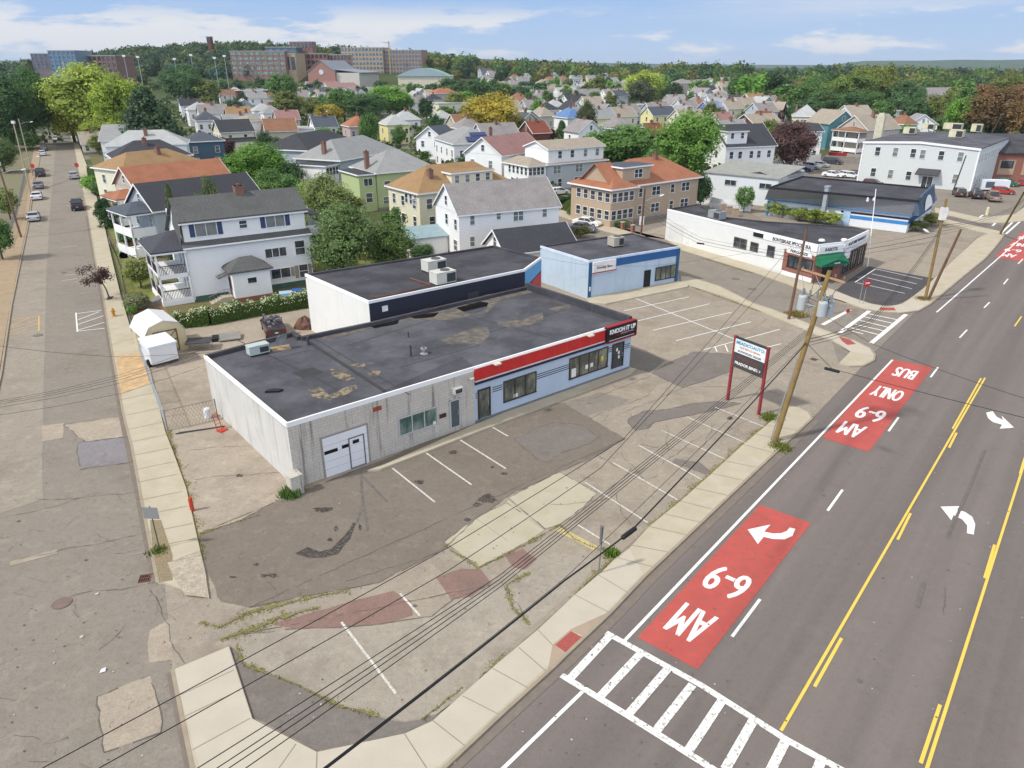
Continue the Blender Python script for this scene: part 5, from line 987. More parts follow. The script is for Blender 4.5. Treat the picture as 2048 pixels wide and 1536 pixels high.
# porches at the left end
PD = 3.2; PW = Wd*.72; RAIL = mat('rail dark', '473f3b', .7)
mb = MB(); rl = MB(); fl = MB()
for z in (.7, 3.4): fl.box(-PD, .0, z-.25, -.02, PW, z)
fl.box(-PD-.05, -.05, -.1, -PD, PW+.05, .5).box(-PD, -.05, -.1, -.03, 0, .5)
for x, y in ((-PD+.1, .1), (-PD+.1, PW*.5), (-PD+.1, PW-.1), (-.15, .1), (-.15, PW-.1)): mb.box(x-.1, y-.1, .0, x+.1, y+.1, 6.0)
for z in (.7, 3.4):
    rl.box(-PD+.2, .05, z+.9, -.25, .12, z+.98); rl.box(-PD+.05, .2, z+.9, -PD+.12, PW-.2, z+.98)
    k = 0
    for i in range(18): x = -PD+.25+i*(PD-.5)/17; rl.box(x-.025, .07, z+.02, x+.025, .1, z+.9)
    for i in range(34): y = .25+i*(PW-.5)/33; rl.box(-PD+.07, y-.025, z+.02, -PD+.1, y+.025, z+.9)
part('porch_post', mb, TRIM, h.o); part('porch_floor', fl, TRIM, h.o); part('railing', rl, RAIL, h.o)
mb = MB(); zt = 6.0; a = (-PD-.4, -.4, zt); b = (-.0, -.4, zt); c = (0, PW+.4, zt); d = (-PD-.4, PW+.4, zt); r1 = (0, PW*.5, zt+1.5); r0 = (-1.0, PW*.5, zt+1.4)
for f in ([a, b, r1, r0], [d, a, r0], [c, d, r0, r1]): mb.slab(f, .15)
part('porch_roof', mb, mat('porch roof dark', '45464d', .85, .08, 2, kind='shingle'), h.o); part('porch_beam', MB().box(-PD-.35, -.35, zt-.35, 0, -.2, zt-.02).box(-PD-.35, -.2, zt-.35, -PD-.2, PW+.35, zt-.02).box(-PD, 0, 2.95, 0, .12, 3.15), TRIM, h.o)
for z in (1.9, 4.6):
    for u in (.25, .55): window(h.o, (0, PW*u, z), SIDES['L'], 1.0, 1.7, 'sash', TRIM, GL)
part('porch_steps', MB().add([(-PD-2.4, 1, 0), (-PD, 1, .7), (-PD, 2.6, .7), (-PD-2.4, 2.6, 0), (-PD-2.4, 1, -.1), (-PD, 1, -.1), (-PD, 2.6, -.1), (-PD-2.4, 2.6, -.1)], [(0, 3, 2, 1), (0, 1, 5, 4), (3, 7, 6, 2)]), mat('steps grey', '84807a'), h.o)
chimney(h.o, L*.53, 3.3, 9.5, 11.6, .95)
# rear decks at the right end
mb = MB()
for z in (2.9, 5.7): mb.box(L, 1, z-.2, L+2.2, 6, z); mb.box(L+2.1, 1, z, L+2.2, 6, z+1.0); mb.box(L, 1, z, L+2.2, 1.08, z+1.0)
for y in (1.1, 5.9): mb.box(L+2.05, y-.08, 0, L+2.2, y+.08, 8)
part('rear_deck', mb, TRIM, h.o); part('deck_roof', MB().slab([(L, .8, 8.3), (L+2.4, .8, 7.8), (L+2.4, 6.2, 7.8), (L, 6.2, 8.3)], .15), DK, h.o)
# ---- houses of the left row
def porch(hh, PDp, y0, y1, zr, rc, floors=(.6, 3.3), rise=1.0):
    mb = MB(); fl = MB()
    for x, y in ((-PDp+.1, y0+.1), (-PDp+.1, (y0+y1)/2), (-PDp+.1, y1-.1)): mb.box(x-.1, y-.1, 0, x+.1, y+.1, zr)
    for z in floors: fl.box(-PDp, y0, z-.25, -.02, y1, z); fl.box(-PDp, y0, z, -.02, y0+.05, z+.9); fl.box(-PDp, y0, z, -PDp+.05, y1, z+.9)
    part('porch_post', mb, TRIM, hh.o); part('porch_floor', fl, TRIM, hh.o)
    a = (-PDp-.4, y0-.4, zr); b = (0, y0-.4, zr); c = (0, y1+.4, zr); d = (-PDp-.4, y1+.4, zr); r1 = (0, (y0+y1)/2, zr+rise); r0 = (-1.2, (y0+y1)/2, zr+rise)
    mb = MB(); [mb.slab(f, .15) for f in ([a, b, r1, r0], [d, a, r0], [c, d, r0, r1])]; part('porch_roof', mb, roofm(rc), hh.o)
    part('porch_beam', MB().box(-PDp-.35, y0-.35, zr-.35, 0, y0-.25, zr-.02).box(-PDp-.35, y0-.25, zr-.35, -PDp-.25, y1+.35, zr-.02), TRIM, hh.o)
hA = house('grey house with long dark slate gable roof and a blue grey hipped porch roof', (308, 420), (523, 392), 6.4, 9, 'x', 2.9, 'bluegrey', 'dark', (0, 2, 0)); porch(hA, 3.2, .5, 7, 6.2, 'slate')
hB = house('pale house with bright orange shingle gable roof in the left row', (272, 377), (463, 356), 6.0, 9, 'x', 2.9, 'stone', 'orange', (2, 2, 0)); porch(hB, 3, .5, 6.5, 4.6, 'orange', (.6,))
hC = house('cream house with tan orange hipped roof and red chimney in the left row', (246, 341), (404, 322), 6.4, 9.5, 'hip', 2.6, 'cream', 'tan', (2, 2, 0), chim=((.58, .35, 3.1),)); 
hD = house('white house with dark navy hipped roof and brick chimney in the left row', (230, 318), (382, 309), 7.6, 10, 'hip', 2.8, 'white', 'dark', (2, 2, 0), chim=((.45, .35, 3.3),))
hE = house('white house with pale grey hipped roof behind the dark roofed one in the left row', (211, 292), (372, 287), 7.8, 10, 'hip', 2.8, 'white', 'pale', (2, 3, 0), chim=((.5, .3, 3.4),))
hF = house('white house with plain grey gable roof at the far end of the left row', (200, 280), (262, 279), 7.0, 11, 'x', 3.2, 'white', 'grey', (2, 3, 0))
house('slate blue house half hidden by the dark pine', (372, 284), (399, 264), 6.5, 9, 'hip', 2.0, 'slateblue', 'slate', (2, 2, 1), az=60, L=9)
hG = house('cream house with dark gable roof and a second pent roof over its front', (441, 264), (507, 261), 6.2, 9, 'x', 3.0, 'cream', 'dark', (2, 3, 0)); part('pent_roof', MB().slab([(.5, -1.6, 3.5), (hG.L+.4, -1.6, 3.5), (hG.L+.4, 0, 4.4), (.5, 0, 4.4)], .15), roofm('dark'), hG.o); part('front_room', MB().box(.8, -1.3, 0, hG.L, -.002, 3.4), wallm('cream'), hG.o)
house('tall narrow white house beside the cream house with dark roof', (497, 243), (529, 240), 8.0, 8, 'hip', 1.5, 'white', 'taupe', (2, 2, 0))
house('beige house with brown gable roof behind the flat roofed white house', (532, 262), (594, 260), 5.5, 9, 'x', 3.3, 'beige', 'brown', (2, 2, 0))
house('long white flat roofed house in front of the brown roof', (563, 257), (676, 255), 5.6, 8, 'flat', .2, 'white', 'pale', (5, 2, 0), wh=1.2)
house('pale blue grey house with dark hipped roof left of the grey roofs', (615, 301), (716, 282), 7.0, 12, 'hip', 3.0, 'bluegrey', 'dark', (3, 2, 0))
hH = house('pale house with grey hipped roof, brick chimney and dark flat sun room roof', (680, 321), (795, 300), 6.8, 11, 'hip', 3.4, 'bluegrey', 'grey', (3, 1, 0), chim=((.06, .42, 3.2),)); vol(hH.o, -4.2, .5, 4.1, 7, -.1, 6.2, 'flat', .2, wallm('white'), roofm('dark'), .3, ('sun_room', 'sun_room_roof'))
for k in range(4): window(hH.o, (-3.6+k*1.0, .5, 5.0), 0, .85, 1.4, 'sash', TRIM, GL)
hI = house('green sided house with grey roof and dark flat front roof', (753, 346), (872, 336), 6.6, 11, 'hip', 3.2, 'green', 'grey', (3, 0, 0), chim=((.02, .4, 3.3),), ww=1.2, wh=1.2); vol(hI.o, -3.3, .3, 3.2, 8, -.1, 6.5, 'flat', .2, wallm('green'), roofm('dark'), .35, ('front_bay', 'front_bay_roof')); window(hI.o, (-1.6, .3, 5.1), 0, 1.6, 1.2, 'pair'); window(hI.o, (-1.6, .3, 2.4), 0, 1.2, 1.6, 'sash')
hJ = house('cream house with orange brown hipped roof and white flat dormer', (838, 387), (1026, 366), 6.2, 10, 'hip', 3.4, 'cream', 'tan', (5, 3, 0), chim=((.2, .25, 3.0),), dorm=((.36, .80, .08, 8.6, 'flat'),))
for k in range(3): window(hJ.o, (-.0, 1.2+k*1.4, 5.0), SIDES['L'], .8, 1.4, 'sash')
hK = house('long white two storey house with weathered grey gable roof behind the dark flat roof', (917, 428), (1118, 410), 6.2, 8.6, 'x', 3.2, 'white', 'weath', (0, 0, 0), ov=.3)
for tl, br in (((940, 431), (949, 449)), ((993, 425), (1001, 438)), ((1027, 422), (1046, 440)), ((1085, 417), (1093, 433)), ((940, 474), (949, 492))): hK.win('F', tl, br, 'sash' if br[0]-tl[0] < 15 else 'sash2', TRIM, mat('glass curtain green', '6f8077', .2, .1, spec=.6))
for u, z, w, g in ((.5, 4.8, .9, 1), (.12, 4.6, .9, 1), (.15, 1.8, 1.2, 1)): window(hK.o, hK.place('L', (1-u)*hK.W, z), SIDES['L'], w, 1.4, 'sash')
vol(hK.o, -5.6, 4.0, 5.5, 3.6, -.1, 2.7, 'shed', .8, wallm('white'), mat('metal blue grey', '8fa5ab', .6, .1, 1, streak=.4, sc='6f8288'), .4, ('lean_to', 'lean_to_roof'))
part('downpipe', MB().tube((-.0, -.08, .2), (0, -.08, 6.0), .05), TRIM, hK.o); pv = hK.F.uz(999, 396)
hL = house('low outbuilding with dark charcoal gable roof behind the flat black roof', (1012, 505), (1150, 488), 2.9, 6, 'x', 2.2, 'white', 'dark', (0, 0, 0)); hL.o['category'] = 'outbuilding'
hM = house('white gabled house with grey roof behind the green house', (832, 275), (902, 264), 6.0, 8, 'y', 3.0, 'white', 'slate', (2, 0, 0), az=118, L=9)
hM2 = house('pale blue grey house with solar panels on its grey hipped roof', (869, 276), (908, 288), 6.8, 12.5, 'hip', 3.2, 'white', 'grey', (4, 0, 3), chim=((.6, .95, 3.0),))
part('solar_panel', MB().slab([(hM2.L+.05, 3.4, 7.35), (hM2.L+.05, 11.2, 7.35), (hM2.L-1.5, 11.2, 8.25), (hM2.L-1.5, 3.4, 8.25)], .08).slab([(hM2.L-1.7, 4.8, 8.4), (hM2.L-1.7, 9.0, 8.4), (hM2.L-2.9, 9.0, 9.1), (hM2.L-2.9, 4.8, 9.1)], .08), mat('solar blue', '2b3c6b', .15, .1, 3, spec=.8), hM2.o)
house('white gabled house with dusty pink roof behind the orange brown dormer', (1003, 310), (1086, 297), 6.6, 10, 'x', 3.3, 'white', 'pink', (3, 2, 0), chim=())
hN = house('grey and white house with wide sun room windows and white upper box', (1096, 329), (1213, 319), 5.6, 12, 'flat', .3, 'grey', 'taupe', (3, 0, 0), pairs=True, floors=[1.8, 4.4])
vol(hN.o, .8, 1, hN.L-.9, 8.5, 5.6, 8.4, 'x', 1.3, wallm('white'), roofm('taupe'), .35, ('upper_wall', 'upper_roof'))
for u in (.2, .42, .66, .88): window(hN.o, (.8+u*(hN.L-.9), 1, 7.2), 0, .9, 1.4, 'sash')
vol(hN.o, -4.6, .4, 4.5, 9, -.1, 5.5, 'hip', 1.4, wallm('white'), roofm('taupe'), .35, ('sun_room', 'sun_room_roof'))
for z in (4.4, 1.6):
    for k in range(4): window(hN.o, (-4.1+k*1.0, .4, z), 0, .75, 1.4, 'sash', TRIM, GL)
    for k in range(5): window(hN.o, (-4.6, 1.2+k*1.5, z), SIDES['L'], .8, 1.4, 'sash', TRIM, GL)
hO = house('brown two family house with orange brown roof and flat dark topped dormer', (1262, 371), (1398, 353), 6.1, 10.5, 'hip', 3.4, 'tan', 'orange', (0, 0, 2), chim=((.62, .45, 3.9),), ov=.55)
vol(hO.o, -5.4, -1.0, 5.4, 9.5, -.1, 6.1, 'hip', 1.6, wallm('tan'), roofm('orange'), .5, ('front_bay', 'front_bay_roof'))
for z in (4.7, 1.9):
    for k in range(4): window(hO.o, (-4.7+k*1.3, -1.0, z), 0, 1.0, 1.45, 'sash', TRIM, GL)
    for k in range(5): window(hO.o, (-5.4, -.2+k*1.7, z), SIDES['L'], 1.0, 1.4, 'sash', TRIM, GL)
    for u, w in ((.14, .8), (.36, 2.0), (.60, .9), (.8, 2.0)): window(hO.o, (u*hO.L, 0, z), 0, w, 1.4, 'sash2' if w > 1 else 'sash', TRIM, GL)
vol(hO.o, -1.5, .6, 6.6, 4.8, 5.9, 9.0, 'flat', .2, wallm('tan'), roofm('slate'), .3, ('dormer', 'dormer_roof')); window(hO.o, (2.2, .6, 7.8), 0, 1.8, 1.3, 'sash2', TRIM, GL); window(hO.o, (-1.5, 2.9, 7.6), SIDES['L'], .8, 1.3, 'sash', TRIM, GL)
part('gable', MB().add([(-4.4, -.2, 6.2), (-4.4, 7.6, 6.2), (-4.4, 3.7, 9.4), (-1.5, 3.7, 9.4), (-1.5, -.2, 6.2), (-1.5, 7.6, 6.2)], [(0, 2, 1), (0, 4, 3, 2), (1, 2, 3, 5)]), wallm('tan'), hO.o)
part('gable_roof', MB().slab([(-4.9, -.6, 6.1), (-1.3, -.6, 6.1), (-1.3, 3.7, 9.6), (-4.9, 3.7, 9.6)], .12).slab([(-4.9, 3.7, 9.6), (-1.3, 3.7, 9.6), (-1.3, 8.0, 6.1), (-4.9, 8.0, 6.1)], .12), roofm('orange'), hO.o)
hP = house('white three storey house with black roof and boxy white dormer near the tall green tree', (1453, 293), (1551, 289), 7.2, 12, 'x', 4.2, 'white', 'dark', (5, 2, 0), dorm=((.02, .42, .04, 10.4, 'flat'),), floors=[1.7, 5.2])
house('white house with black roof behind the purple tree', (1590, 262), (1646, 262), 7.6, 9, 'x', 1.6, 'white', 'dark', (3, 1, 1), chim=((.2, .5, 2.2),))
house('teal house with grey roof and dormer', (1658, 247), (1700, 246), 7.8, 11, 'y', 3.6, 'teal', 'taupe', (2, 1, 1), az=75, L=10)
hQ = house('beige house with two white front porches and grey gable roof', (1736, 259), (1800, 255), 6.8, 10, 'x', 3.6, 'stone', 'taupe', (2, 2, 0), chim=((.45, .4, 5.0),)); porch(hQ, 3.4, .2, 9.4, 6.4, 'brown', (.6, 3.4))
house('white house with pale hipped roof left of the teal house', (1586, 232), (1638, 233), 6.5, 10, 'hip', 4.0, 'cream', 'pale', (3, 1, 0), chim=((.1, .5, 3.8),))
house('small white gabled house beside the grove at the right', (1816, 248), (1868, 243), 4.8, 9, 'y', 3.2, 'white', 'grey', (2, 1, 0), az=100, L=10)
house('long dark roofed hall beyond the trees at the right', (1843, 190), (1935, 188), 7, 14, 'x', 4.0, 'pink', 'weath', (6, 1, 0))
HPOS = []
# ---- the field of houses behind (ridge point, ridge width, height of ridge)
def far(label, x, y, wpx, roof, wall, rf, zr=10., az=60, Wd=9, n=(3, 2, 2), chim=True, rise=None):
    p = P(x, y, zr); L = max(6., min(26, wpx*ppm(p))); rise = rise or (2.9 if roof != 'flat' else .2); eave = zr-rise
    u = Vector((math.sin(R(az)), math.cos(R(az)), 0)); v = Vector((-u.y, u.x, 0))
    if roof == 'y': L2, W2 = Wd, L
    else: L2, W2 = L, Wd
    o = p-v*(W2/2 if roof != 'y' else 0); o.z = eave
    if roof == 'y': o = p-u*(L2/2); o.z = eave
    HPOS.append((p.x, p.y))
    hh = house(label, tuple(o), None, eave, W2, roof, rise, wall, rf, n, L=L2, az=az, chim=((.5, .45, rise+.9),) if chim else ())
    return hh
FAR = [
 ('orange hipped roof house with pinkish walls below the line of green trees', 690, 232, 48, 'hip', 'pink', 'orange', 9.5, 62, 9),
 ('pale yellow house with grey hipped roof and small dormer', 765, 229, 45, 'hip', 'yellow', 'pale', 9.5, 62, 9),
 ('grey blue hipped roof house left of the cream house with dark roof', 388, 222, 42, 'hip', 'white', 'slate', 9.5, 62, 9),
 ('white house with pale hipped roof behind the blue grey hip', 371, 204, 50, 'hip', 'white', 'pale', 10, 62, 10),
 ('olive gabled house with ochre roof', 450, 214, 45, 'x', 'olive', 'tan', 9.5, 62, 8),
 ('white house with pale grey roof beside the ochre roofed one', 503, 206, 40, 'hip', 'white', 'pale', 9.5, 62, 9),
 ('house with grey pyramid roof above the pinkish roof', 522, 210, 35, 'hip', 'white', 'grey', 9.5, 62, 8),
 ('pinkish gabled house below the round green tree', 548, 221, 44, 'x', 'beige', 'pink', 9, 62, 8),
 ('pale blue grey house with low roof by the ochre gable', 470, 224, 42, 'hip', 'bluegrey', 'slate', 9, 62, 8),
 ('small house with white dormer behind the long white flat roof', 622, 233, 45, 'x', 'white', 'slate', 9, 62, 8),
 ('dark red shingled house with white roof edge below the campus', 472, 180, 62, 'flat', 'brown', 'pale', 9.5, 62, 9),
 ('house with brown and grey roof beside the dark red shingled one', 437, 179, 34, 'x', 'white', 'brown', 9.5, 62, 8),
 ('big white house with purple brown patterned roof', 612, 163, 70, 'x', 'white', 'pink', 12, 60, 12),
 ('second white house with purple brown roof', 650, 166, 60, 'x', 'white', 'pink', 12, 60, 12),
 ('white corner block with grey roof behind the patterned roofs', 690, 160, 40, 'hip', 'white', 'weath', 11, 60, 9),
 ('low house with orange tiled roof among the green trees', 735, 169, 45, 'hip', 'beige', 'orange', 7, 60, 9),
 ('small orange roofed house behind the patterned roofs', 655, 158, 22, 'hip', 'beige', 'orange', 9, 60, 9),
 ('orange hipped roof on the cream flat building', 863, 176, 50, 'hip', 'pink', 'orange', 12, 60, 11),
 ('cream flat roofed block under the orange hipped roof', 869, 205, 66, 'flat', 'cream', 'pale', 7, 60, 10),
 ('white house with pale pyramid roof below the cream block', 865, 220, 38, 'hip', 'white', 'pale', 8, 60, 8),
 ('house with brown gable roof left of the yellow tree', 902, 229, 60, 'x', 'beige', 'brown', 8.5, 62, 9),
 ('grey house with gambrel roof behind the orange hip', 818, 161, 45, 'hip', 'white', 'slate', 10, 60, 9),
 ('brick red house with small front gable near the orange hip', 880, 158, 35, 'x', 'pink', 'brown', 10, 60, 9),
 ('dark red house with maroon roof beside the yellow tree', 1052, 243, 40, 'x', 'brown', 'maroon', 8.5, 62, 9),
 ('beige gabled house with green tinted roof edge', 1060, 226, 34, 'y', 'beige', 'slate', 9.5, 55, 9),
 ('house with taupe hipped roof behind the beige gable', 1070, 214, 30, 'hip', 'beige', 'taupe', 10, 60, 9),
 ('white three storey house with a blue side roof', 1122, 216, 42, 'hip', 'white', 'blue', 11, 62, 9),
 ('white gabled house with black roof in the middle distance', 1128, 190, 50, 'x', 'white', 'dark', 10, 62, 9),
 ('white house with black front gable at the top of the field', 1066, 173, 32, 'y', 'white', 'slate', 10, 60, 8),
 ('brownish house with low pitched roof left of the black gable', 1042, 172, 35, 'x', 'pink', 'taupe', 9, 60, 9),
 ('white house with dark end roof beside the cypress', 1052, 196, 30, 'x', 'white', 'dark', 9, 60, 8),
 ('long white house with pale grey roof on the upper row', 1110, 175, 46, 'x', 'white', 'pale', 9.5, 60, 8),
 ('long white house with dark grey roof right of the pale one', 1152, 178, 55, 'x', 'white', 'weath', 9.5, 60, 8),
 ('white gabled house with taupe roof on the upper row', 1205, 179, 40, 'x', 'white', 'taupe', 9.5, 60, 8),
 ('orange roofed house below the dark trees', 1218, 172, 30, 'hip', 'pink', 'orange', 9, 60, 9),
 ('grey house with wide grey hipped roof near the bright green bush tree', 1210, 235, 62, 'hip', 'grey', 'weath', 9.5, 62, 10),
 ('blue gabled house with white trim', 1216, 208, 26, 'y', 'blue', 'weath', 9.5, 40, 8),
 ('grey roofed house beside the blue gable', 1240, 209, 40, 'x', 'grey', 'weath', 9, 60, 8),
 ('pale yellow gabled house with slate roof', 1295, 214, 60, 'x', 'yellow', 'slate', 9, 62, 8),
 ('house with maroon roof in front of the big green tree', 1285, 247, 40, 'x', 'white', 'maroon', 7.5, 62, 9),
 ('grey gabled house with white rake boards left of the lavender roof', 1355, 200, 42, 'x', 'white', 'weath', 9, 62, 8),
 ('lavender roofed house with small blue gable', 1408, 203, 40, 'x', 'blue', 'lav', 9.5, 62, 8),
 ('brown pyramid roofed house beside the blue gable', 1450, 198, 32, 'hip', 'stone', 'brown', 9.5, 62, 9),
 ('big white house with black roof in the right field', 1515, 208, 62, 'x', 'white', 'dark', 8.5, 62, 9),
 ('dark red gabled house beside the white one with black roof', 1570, 204, 38, 'y', 'brown', 'taupe', 9.5, 30, 9),
 ('small white gabled house with maroon roof below the black roof', 1545, 223, 34, 'y', 'white', 'maroon', 7.5, 50, 7),
 ('brown gabled house with wide tan grey roof', 1490, 229, 76, 'x', 'brown', 'taupe', 9, 62, 10),
 ('house with purple brown low roof behind the brown gable', 1428, 225, 40, 'x', 'beige', 'pink', 7.5, 62, 8),
 ('twin gabled house with tan orange roof', 1492, 187, 44, 'x', 'cream', 'tan', 9.5, 62, 8),
 ('grey roofed house beside the twin gabled tan one', 1528, 191, 30, 'x', 'white', 'weath', 9, 62, 8),
 ('house with bright red hipped roof', 1562, 184, 38, 'hip', 'cream', 'red', 8.5, 62, 9),
 ('white house with grey roof and side wing above the tan roofs', 1510, 175, 42, 'x', 'white', 'grey', 9.5, 62, 8),
 ('white shed roofed house right of the red hip', 1588, 185, 20, 'x', 'white', 'pale', 7.5, 62, 8),
 ('Victorian grey house with dark mansard and gables', 1392, 172, 46, 'x', 'stone', 'dark', 11, 62, 10),
 ('second grey Victorian house with steep gable', 1418, 176, 36, 'y', 'grey', 'weath', 11, 50, 9),
 ('large stone mansion with steep grey roof and two chimneys', 1350, 158, 36, 'hip', 'stone', 'weath', 15, 62, 12),
 ('low purple roofed house by the yellow gable', 1305, 204, 36, 'x', 'pink', 'pink', 8.5, 62, 8),
 ('flat white roofed house beside the blue gable', 1265, 208, 50, 'flat', 'grey', 'pale', 7.5, 62, 8),
 ('white flat roofed house on the far slope', 1430, 157, 24, 'flat', 'cream', 'pale', 12, 62, 9),
 ('far white house between the dark trees on the slope', 1487, 154, 14, 'flat', 'white', 'pale', 13, 62, 9),
 ('far grey roofed house between the dark trees on the slope', 1543, 156, 20, 'x', 'white', 'weath', 12, 62, 9),
 ('far small white house at the edge of the right grove', 1570, 163, 16, 'x', 'white', 'weath', 11, 62, 9),
 ('pale flat roofed building beside the grove', 965, 158, 40, 'flat', 'stone', 'weath', 8, 60, 9),
 ('white and lavender house above the yellow tree', 1048, 156, 24, 'hip', 'white', 'lav', 12, 60, 9),
 ('pinkish grey house between maroon trees', 1190, 152, 24, 'hip', 'stone', 'weath', 12, 60, 9),
 ('pale roofed house with grey wing behind the teal house', 1690, 211, 50, 'x', 'white', 'taupe', 11, 75, 9),
 ('small house with tan porch roof right of the beige porches', 1795, 230, 26, 'hip', 'grey', 'brown', 8, 70, 8),
 ('low white flat building above the beige porches', 1770, 220, 50, 'flat', 'white', 'pale', 5, 70, 8),
 ('dark slate roofed white house at the left below the field', 345, 169, 40, 'x', 'white', 'dark', 10, 60, 9),
 ('house with white dormer and black slope beside the willow', 357, 198, 38, 'x', 'white', 'dark', 9, 60, 8),
 ('cream bungalow at the end of the left street', 158, 264, 22, 'x', 'cream', 'taupe', 6, 60, 8),
 ('white house behind the hedges left of the street', 6, 235, 40, 'hip', 'white', 'weath', 7, 60, 9),
]
for a in FAR: far(*a, n=(3 if a[3] > 36 else 2, 1, 1) if a[2] > 185 else (2, 0, 1), chim=a[2] > 175)
# rows of further houses filling the streets behind
rr = random.Random(5)
for hh_ in [o for o in COL.objects if o.get('category') == 'house']: HPOS.append((hh_.location.x, hh_.location.y))
TPL = []
for wc, rc, kd in (('white', 'weath', 'x'), ('white', 'pale', 'hip'), ('cream', 'taupe', 'x'), ('white', 'dark', 'y'), ('grey', 'slate', 'x'), ('white', 'grey', 'y'), ('beige', 'brown', 'hip'), ('grey', 'weath', 'x'), ('white', 'grey', 'x'), ('bluegrey', 'pale', 'y'), ('cream', 'dark', 'hip'), ('white', 'taupe', 'hip'), ('yellow', 'grey', 'x'), ('white', 'weath', 'y'), ('stone', 'weath', 'hip')):
    TPL.append((wc, rc, kd))
PROTO = {}
def place_filler(x, y, az, i):
    wc, rc, kd = TPL[i]; z = hz(x, y)
    l = '%s house with %s %s roof, %s row, %s' % (dict(bluegrey='pale blue', stone='stone coloured').get(wc, wc), dict(weath='weathered grey', pale='pale grey', dark='charcoal').get(rc, rc), 'hipped' if kd == 'hip' else 'front gabled' if kd == 'y' else 'side gabled', 'nearer' if y < 330 else 'middle' if y < 450 else 'far', ('at left', 'left of centre', 'in the centre', 'right of centre', 'at right')[max(0, min(4, int((x/y+.5)*4.6)))])
    if i not in PROTO:
        h = house(l, (x, y, 6.3), None, 6.3, 8.5, kd, 3.1, wc, rc, (2, 1, 1), L=11 if kd == 'x' else 8.5, az=az, chim=((.5, .45, 3.9),)); PROTO[i] = h.o; o = h.o
    else: o = copytree(PROTO[i])
    o.location = (x, y, z); o.rotation_euler.z = R(90-az); o['label'] = l; o['group'] = 'houses in the streets behind'; HPOS.append((x, y))
MID = [(375, 130, 215, 85, 'dark'), (415, 155, 215, 65, 'olive'), (350, 145, 200, 50, 'dark'), (330, 160, 190, 45, 'mid'), (570, 143, 220, 55, 'mid'), (580, 180, 250, 70, 'olive'), (540, 140, 175, 35, 'deep'), (625, 195, 235, 42, 'olive'), (660, 206, 250, 60, 'yel'), (690, 175, 245, 70, 'mid'), (735, 185, 250, 80, 'dark'), (780, 170, 235, 90, 'fresh'), (805, 190, 235, 50, 'mid'), (590, 172, 190, 25, 'maroon'),
       (620, 150, 172, 40, 'dark'), (745, 145, 172, 70, 'dark'), (700, 145, 170, 60, 'dark'), (780, 140, 172, 60, 'deep'), (840, 150, 175, 40, 'dark'), (905, 152, 215, 60, 'dark'), (915, 185, 232, 55, 'olive'), (950, 160, 210, 50, 'dark'), (990, 162, 205, 60, 'mid'), (1010, 165, 200, 40, 'lime'), (925, 180, 225, 60, 'fresh'), (890, 212, 235, 35, 'fresh'), (500, 160, 185, 50, 'dark'), (450, 145, 180, 40, 'dark'),
       (1285, 142, 208, 80, 'lime'), (1282, 160, 218, 58, '47503a'), (1350, 165, 205, 32, 'deep'), (1220, 183, 220, 28, 'olive'), (1310, 150, 200, 40, 'lime'), (1180, 148, 175, 25, 'maroon'), (1140, 152, 178, 22, 'maroon'), (1468, 157, 200, 30, '4f5d4a'), (1440, 150, 178, 40, 'olive'), (1500, 160, 190, 40, 'olive'), (1535, 162, 190, 45, 'olive'), (1590, 165, 200, 40, 'maroon'),
       (1640, 150, 225, 90, 'mid'), (1690, 145, 230, 100, '5e7038'), (1720, 130, 228, 90, '6c7638'), (1750, 125, 225, 70, 'olive'), (1665, 175, 230, 80, 'dark'), (1720, 180, 235, 90, 'mid'), (1800, 160, 230, 70, 'dark'), (1790, 185, 240, 60, 'dark'), (1770, 165, 215, 60, '6a743a'), (1755, 160, 200, 40, 'rust'), (1820, 200, 260, 50, 'dark'), (1860, 190, 250, 45, 'olive'), (1830, 170, 240, 26, 'dark'), (1920, 175, 270, 60, 'mid'), (1910, 195, 275, 55, 'fresh'), (1980, 175, 280, 110, '6f5c3c'), (2030, 170, 280, 100, '735b3c'), (1955, 165, 255, 60, 'rust'), (2040, 200, 285, 70, '75603a'), (1950, 230, 278, 50, 'deep'), (1985, 240, 280, 50, 'deep'), (1865, 238, 268, 45, 'mid'), (1810, 248, 285, 40, 'fresh'), (2010, 150, 230, 90, 'olive'),
       (1610, 195, 240, 60, 'dark'), (1580, 210, 250, 30, 'dark'), (1095, 255, 300, 40, 'maroon'), (850, 300, 330, 30, 'mid'), (975, 330, 355, 40, 'dark'), (1400, 285, 330, 40, 'dark'), (1330, 260, 330, 50, 'fresh'), (455, 275, 320, 40, 'maroon'), (600, 290, 350, 40, 'dark'), (800, 250, 300, 30, 'mid'), (860, 255, 290, 26, 'dark'), (720, 440, 520, 60, 'dark'), (640, 430, 520, 50, 'dark'), (700, 380, 470, 60, 'olive'), (790, 415, 480, 50, 'mid'), (520, 330, 400, 60, 'mid'), (470, 340, 400, 50, 'fresh'), (590, 320, 400, 50, 'dark'), (650, 300, 340, 40, 'mid'), (1290, 300, 400, 60, 'mid'), (1400, 340, 420, 40, 'dark'), (1120, 280, 330, 40, 'dark'), (930, 310, 350, 40, 'dark'), (850, 320, 380, 30, 'mid'), (160, 190, 285, 60, 'yel'), (290, 170, 285, 70, '84983c'), (40, 170, 280, 60, 'dark'), (100, 150, 270, 60, 'dark'), (30, 240, 300, 50, 'mid'), (1700, 180, 250, 60, 'dark'), (1760, 200, 255, 50, 'mid'), (1900, 170, 255, 50, 'olive'), (1845, 205, 250, 40, 'dark')]
MPOS = [(m_[0], m_[3], P(m_[0], m_[2]).y) for m_ in MID]
SLOTS = []; cnt = 0; u6 = (math.sin(R(62)), math.cos(R(62))); v6 = (-u6[1], u6[0])
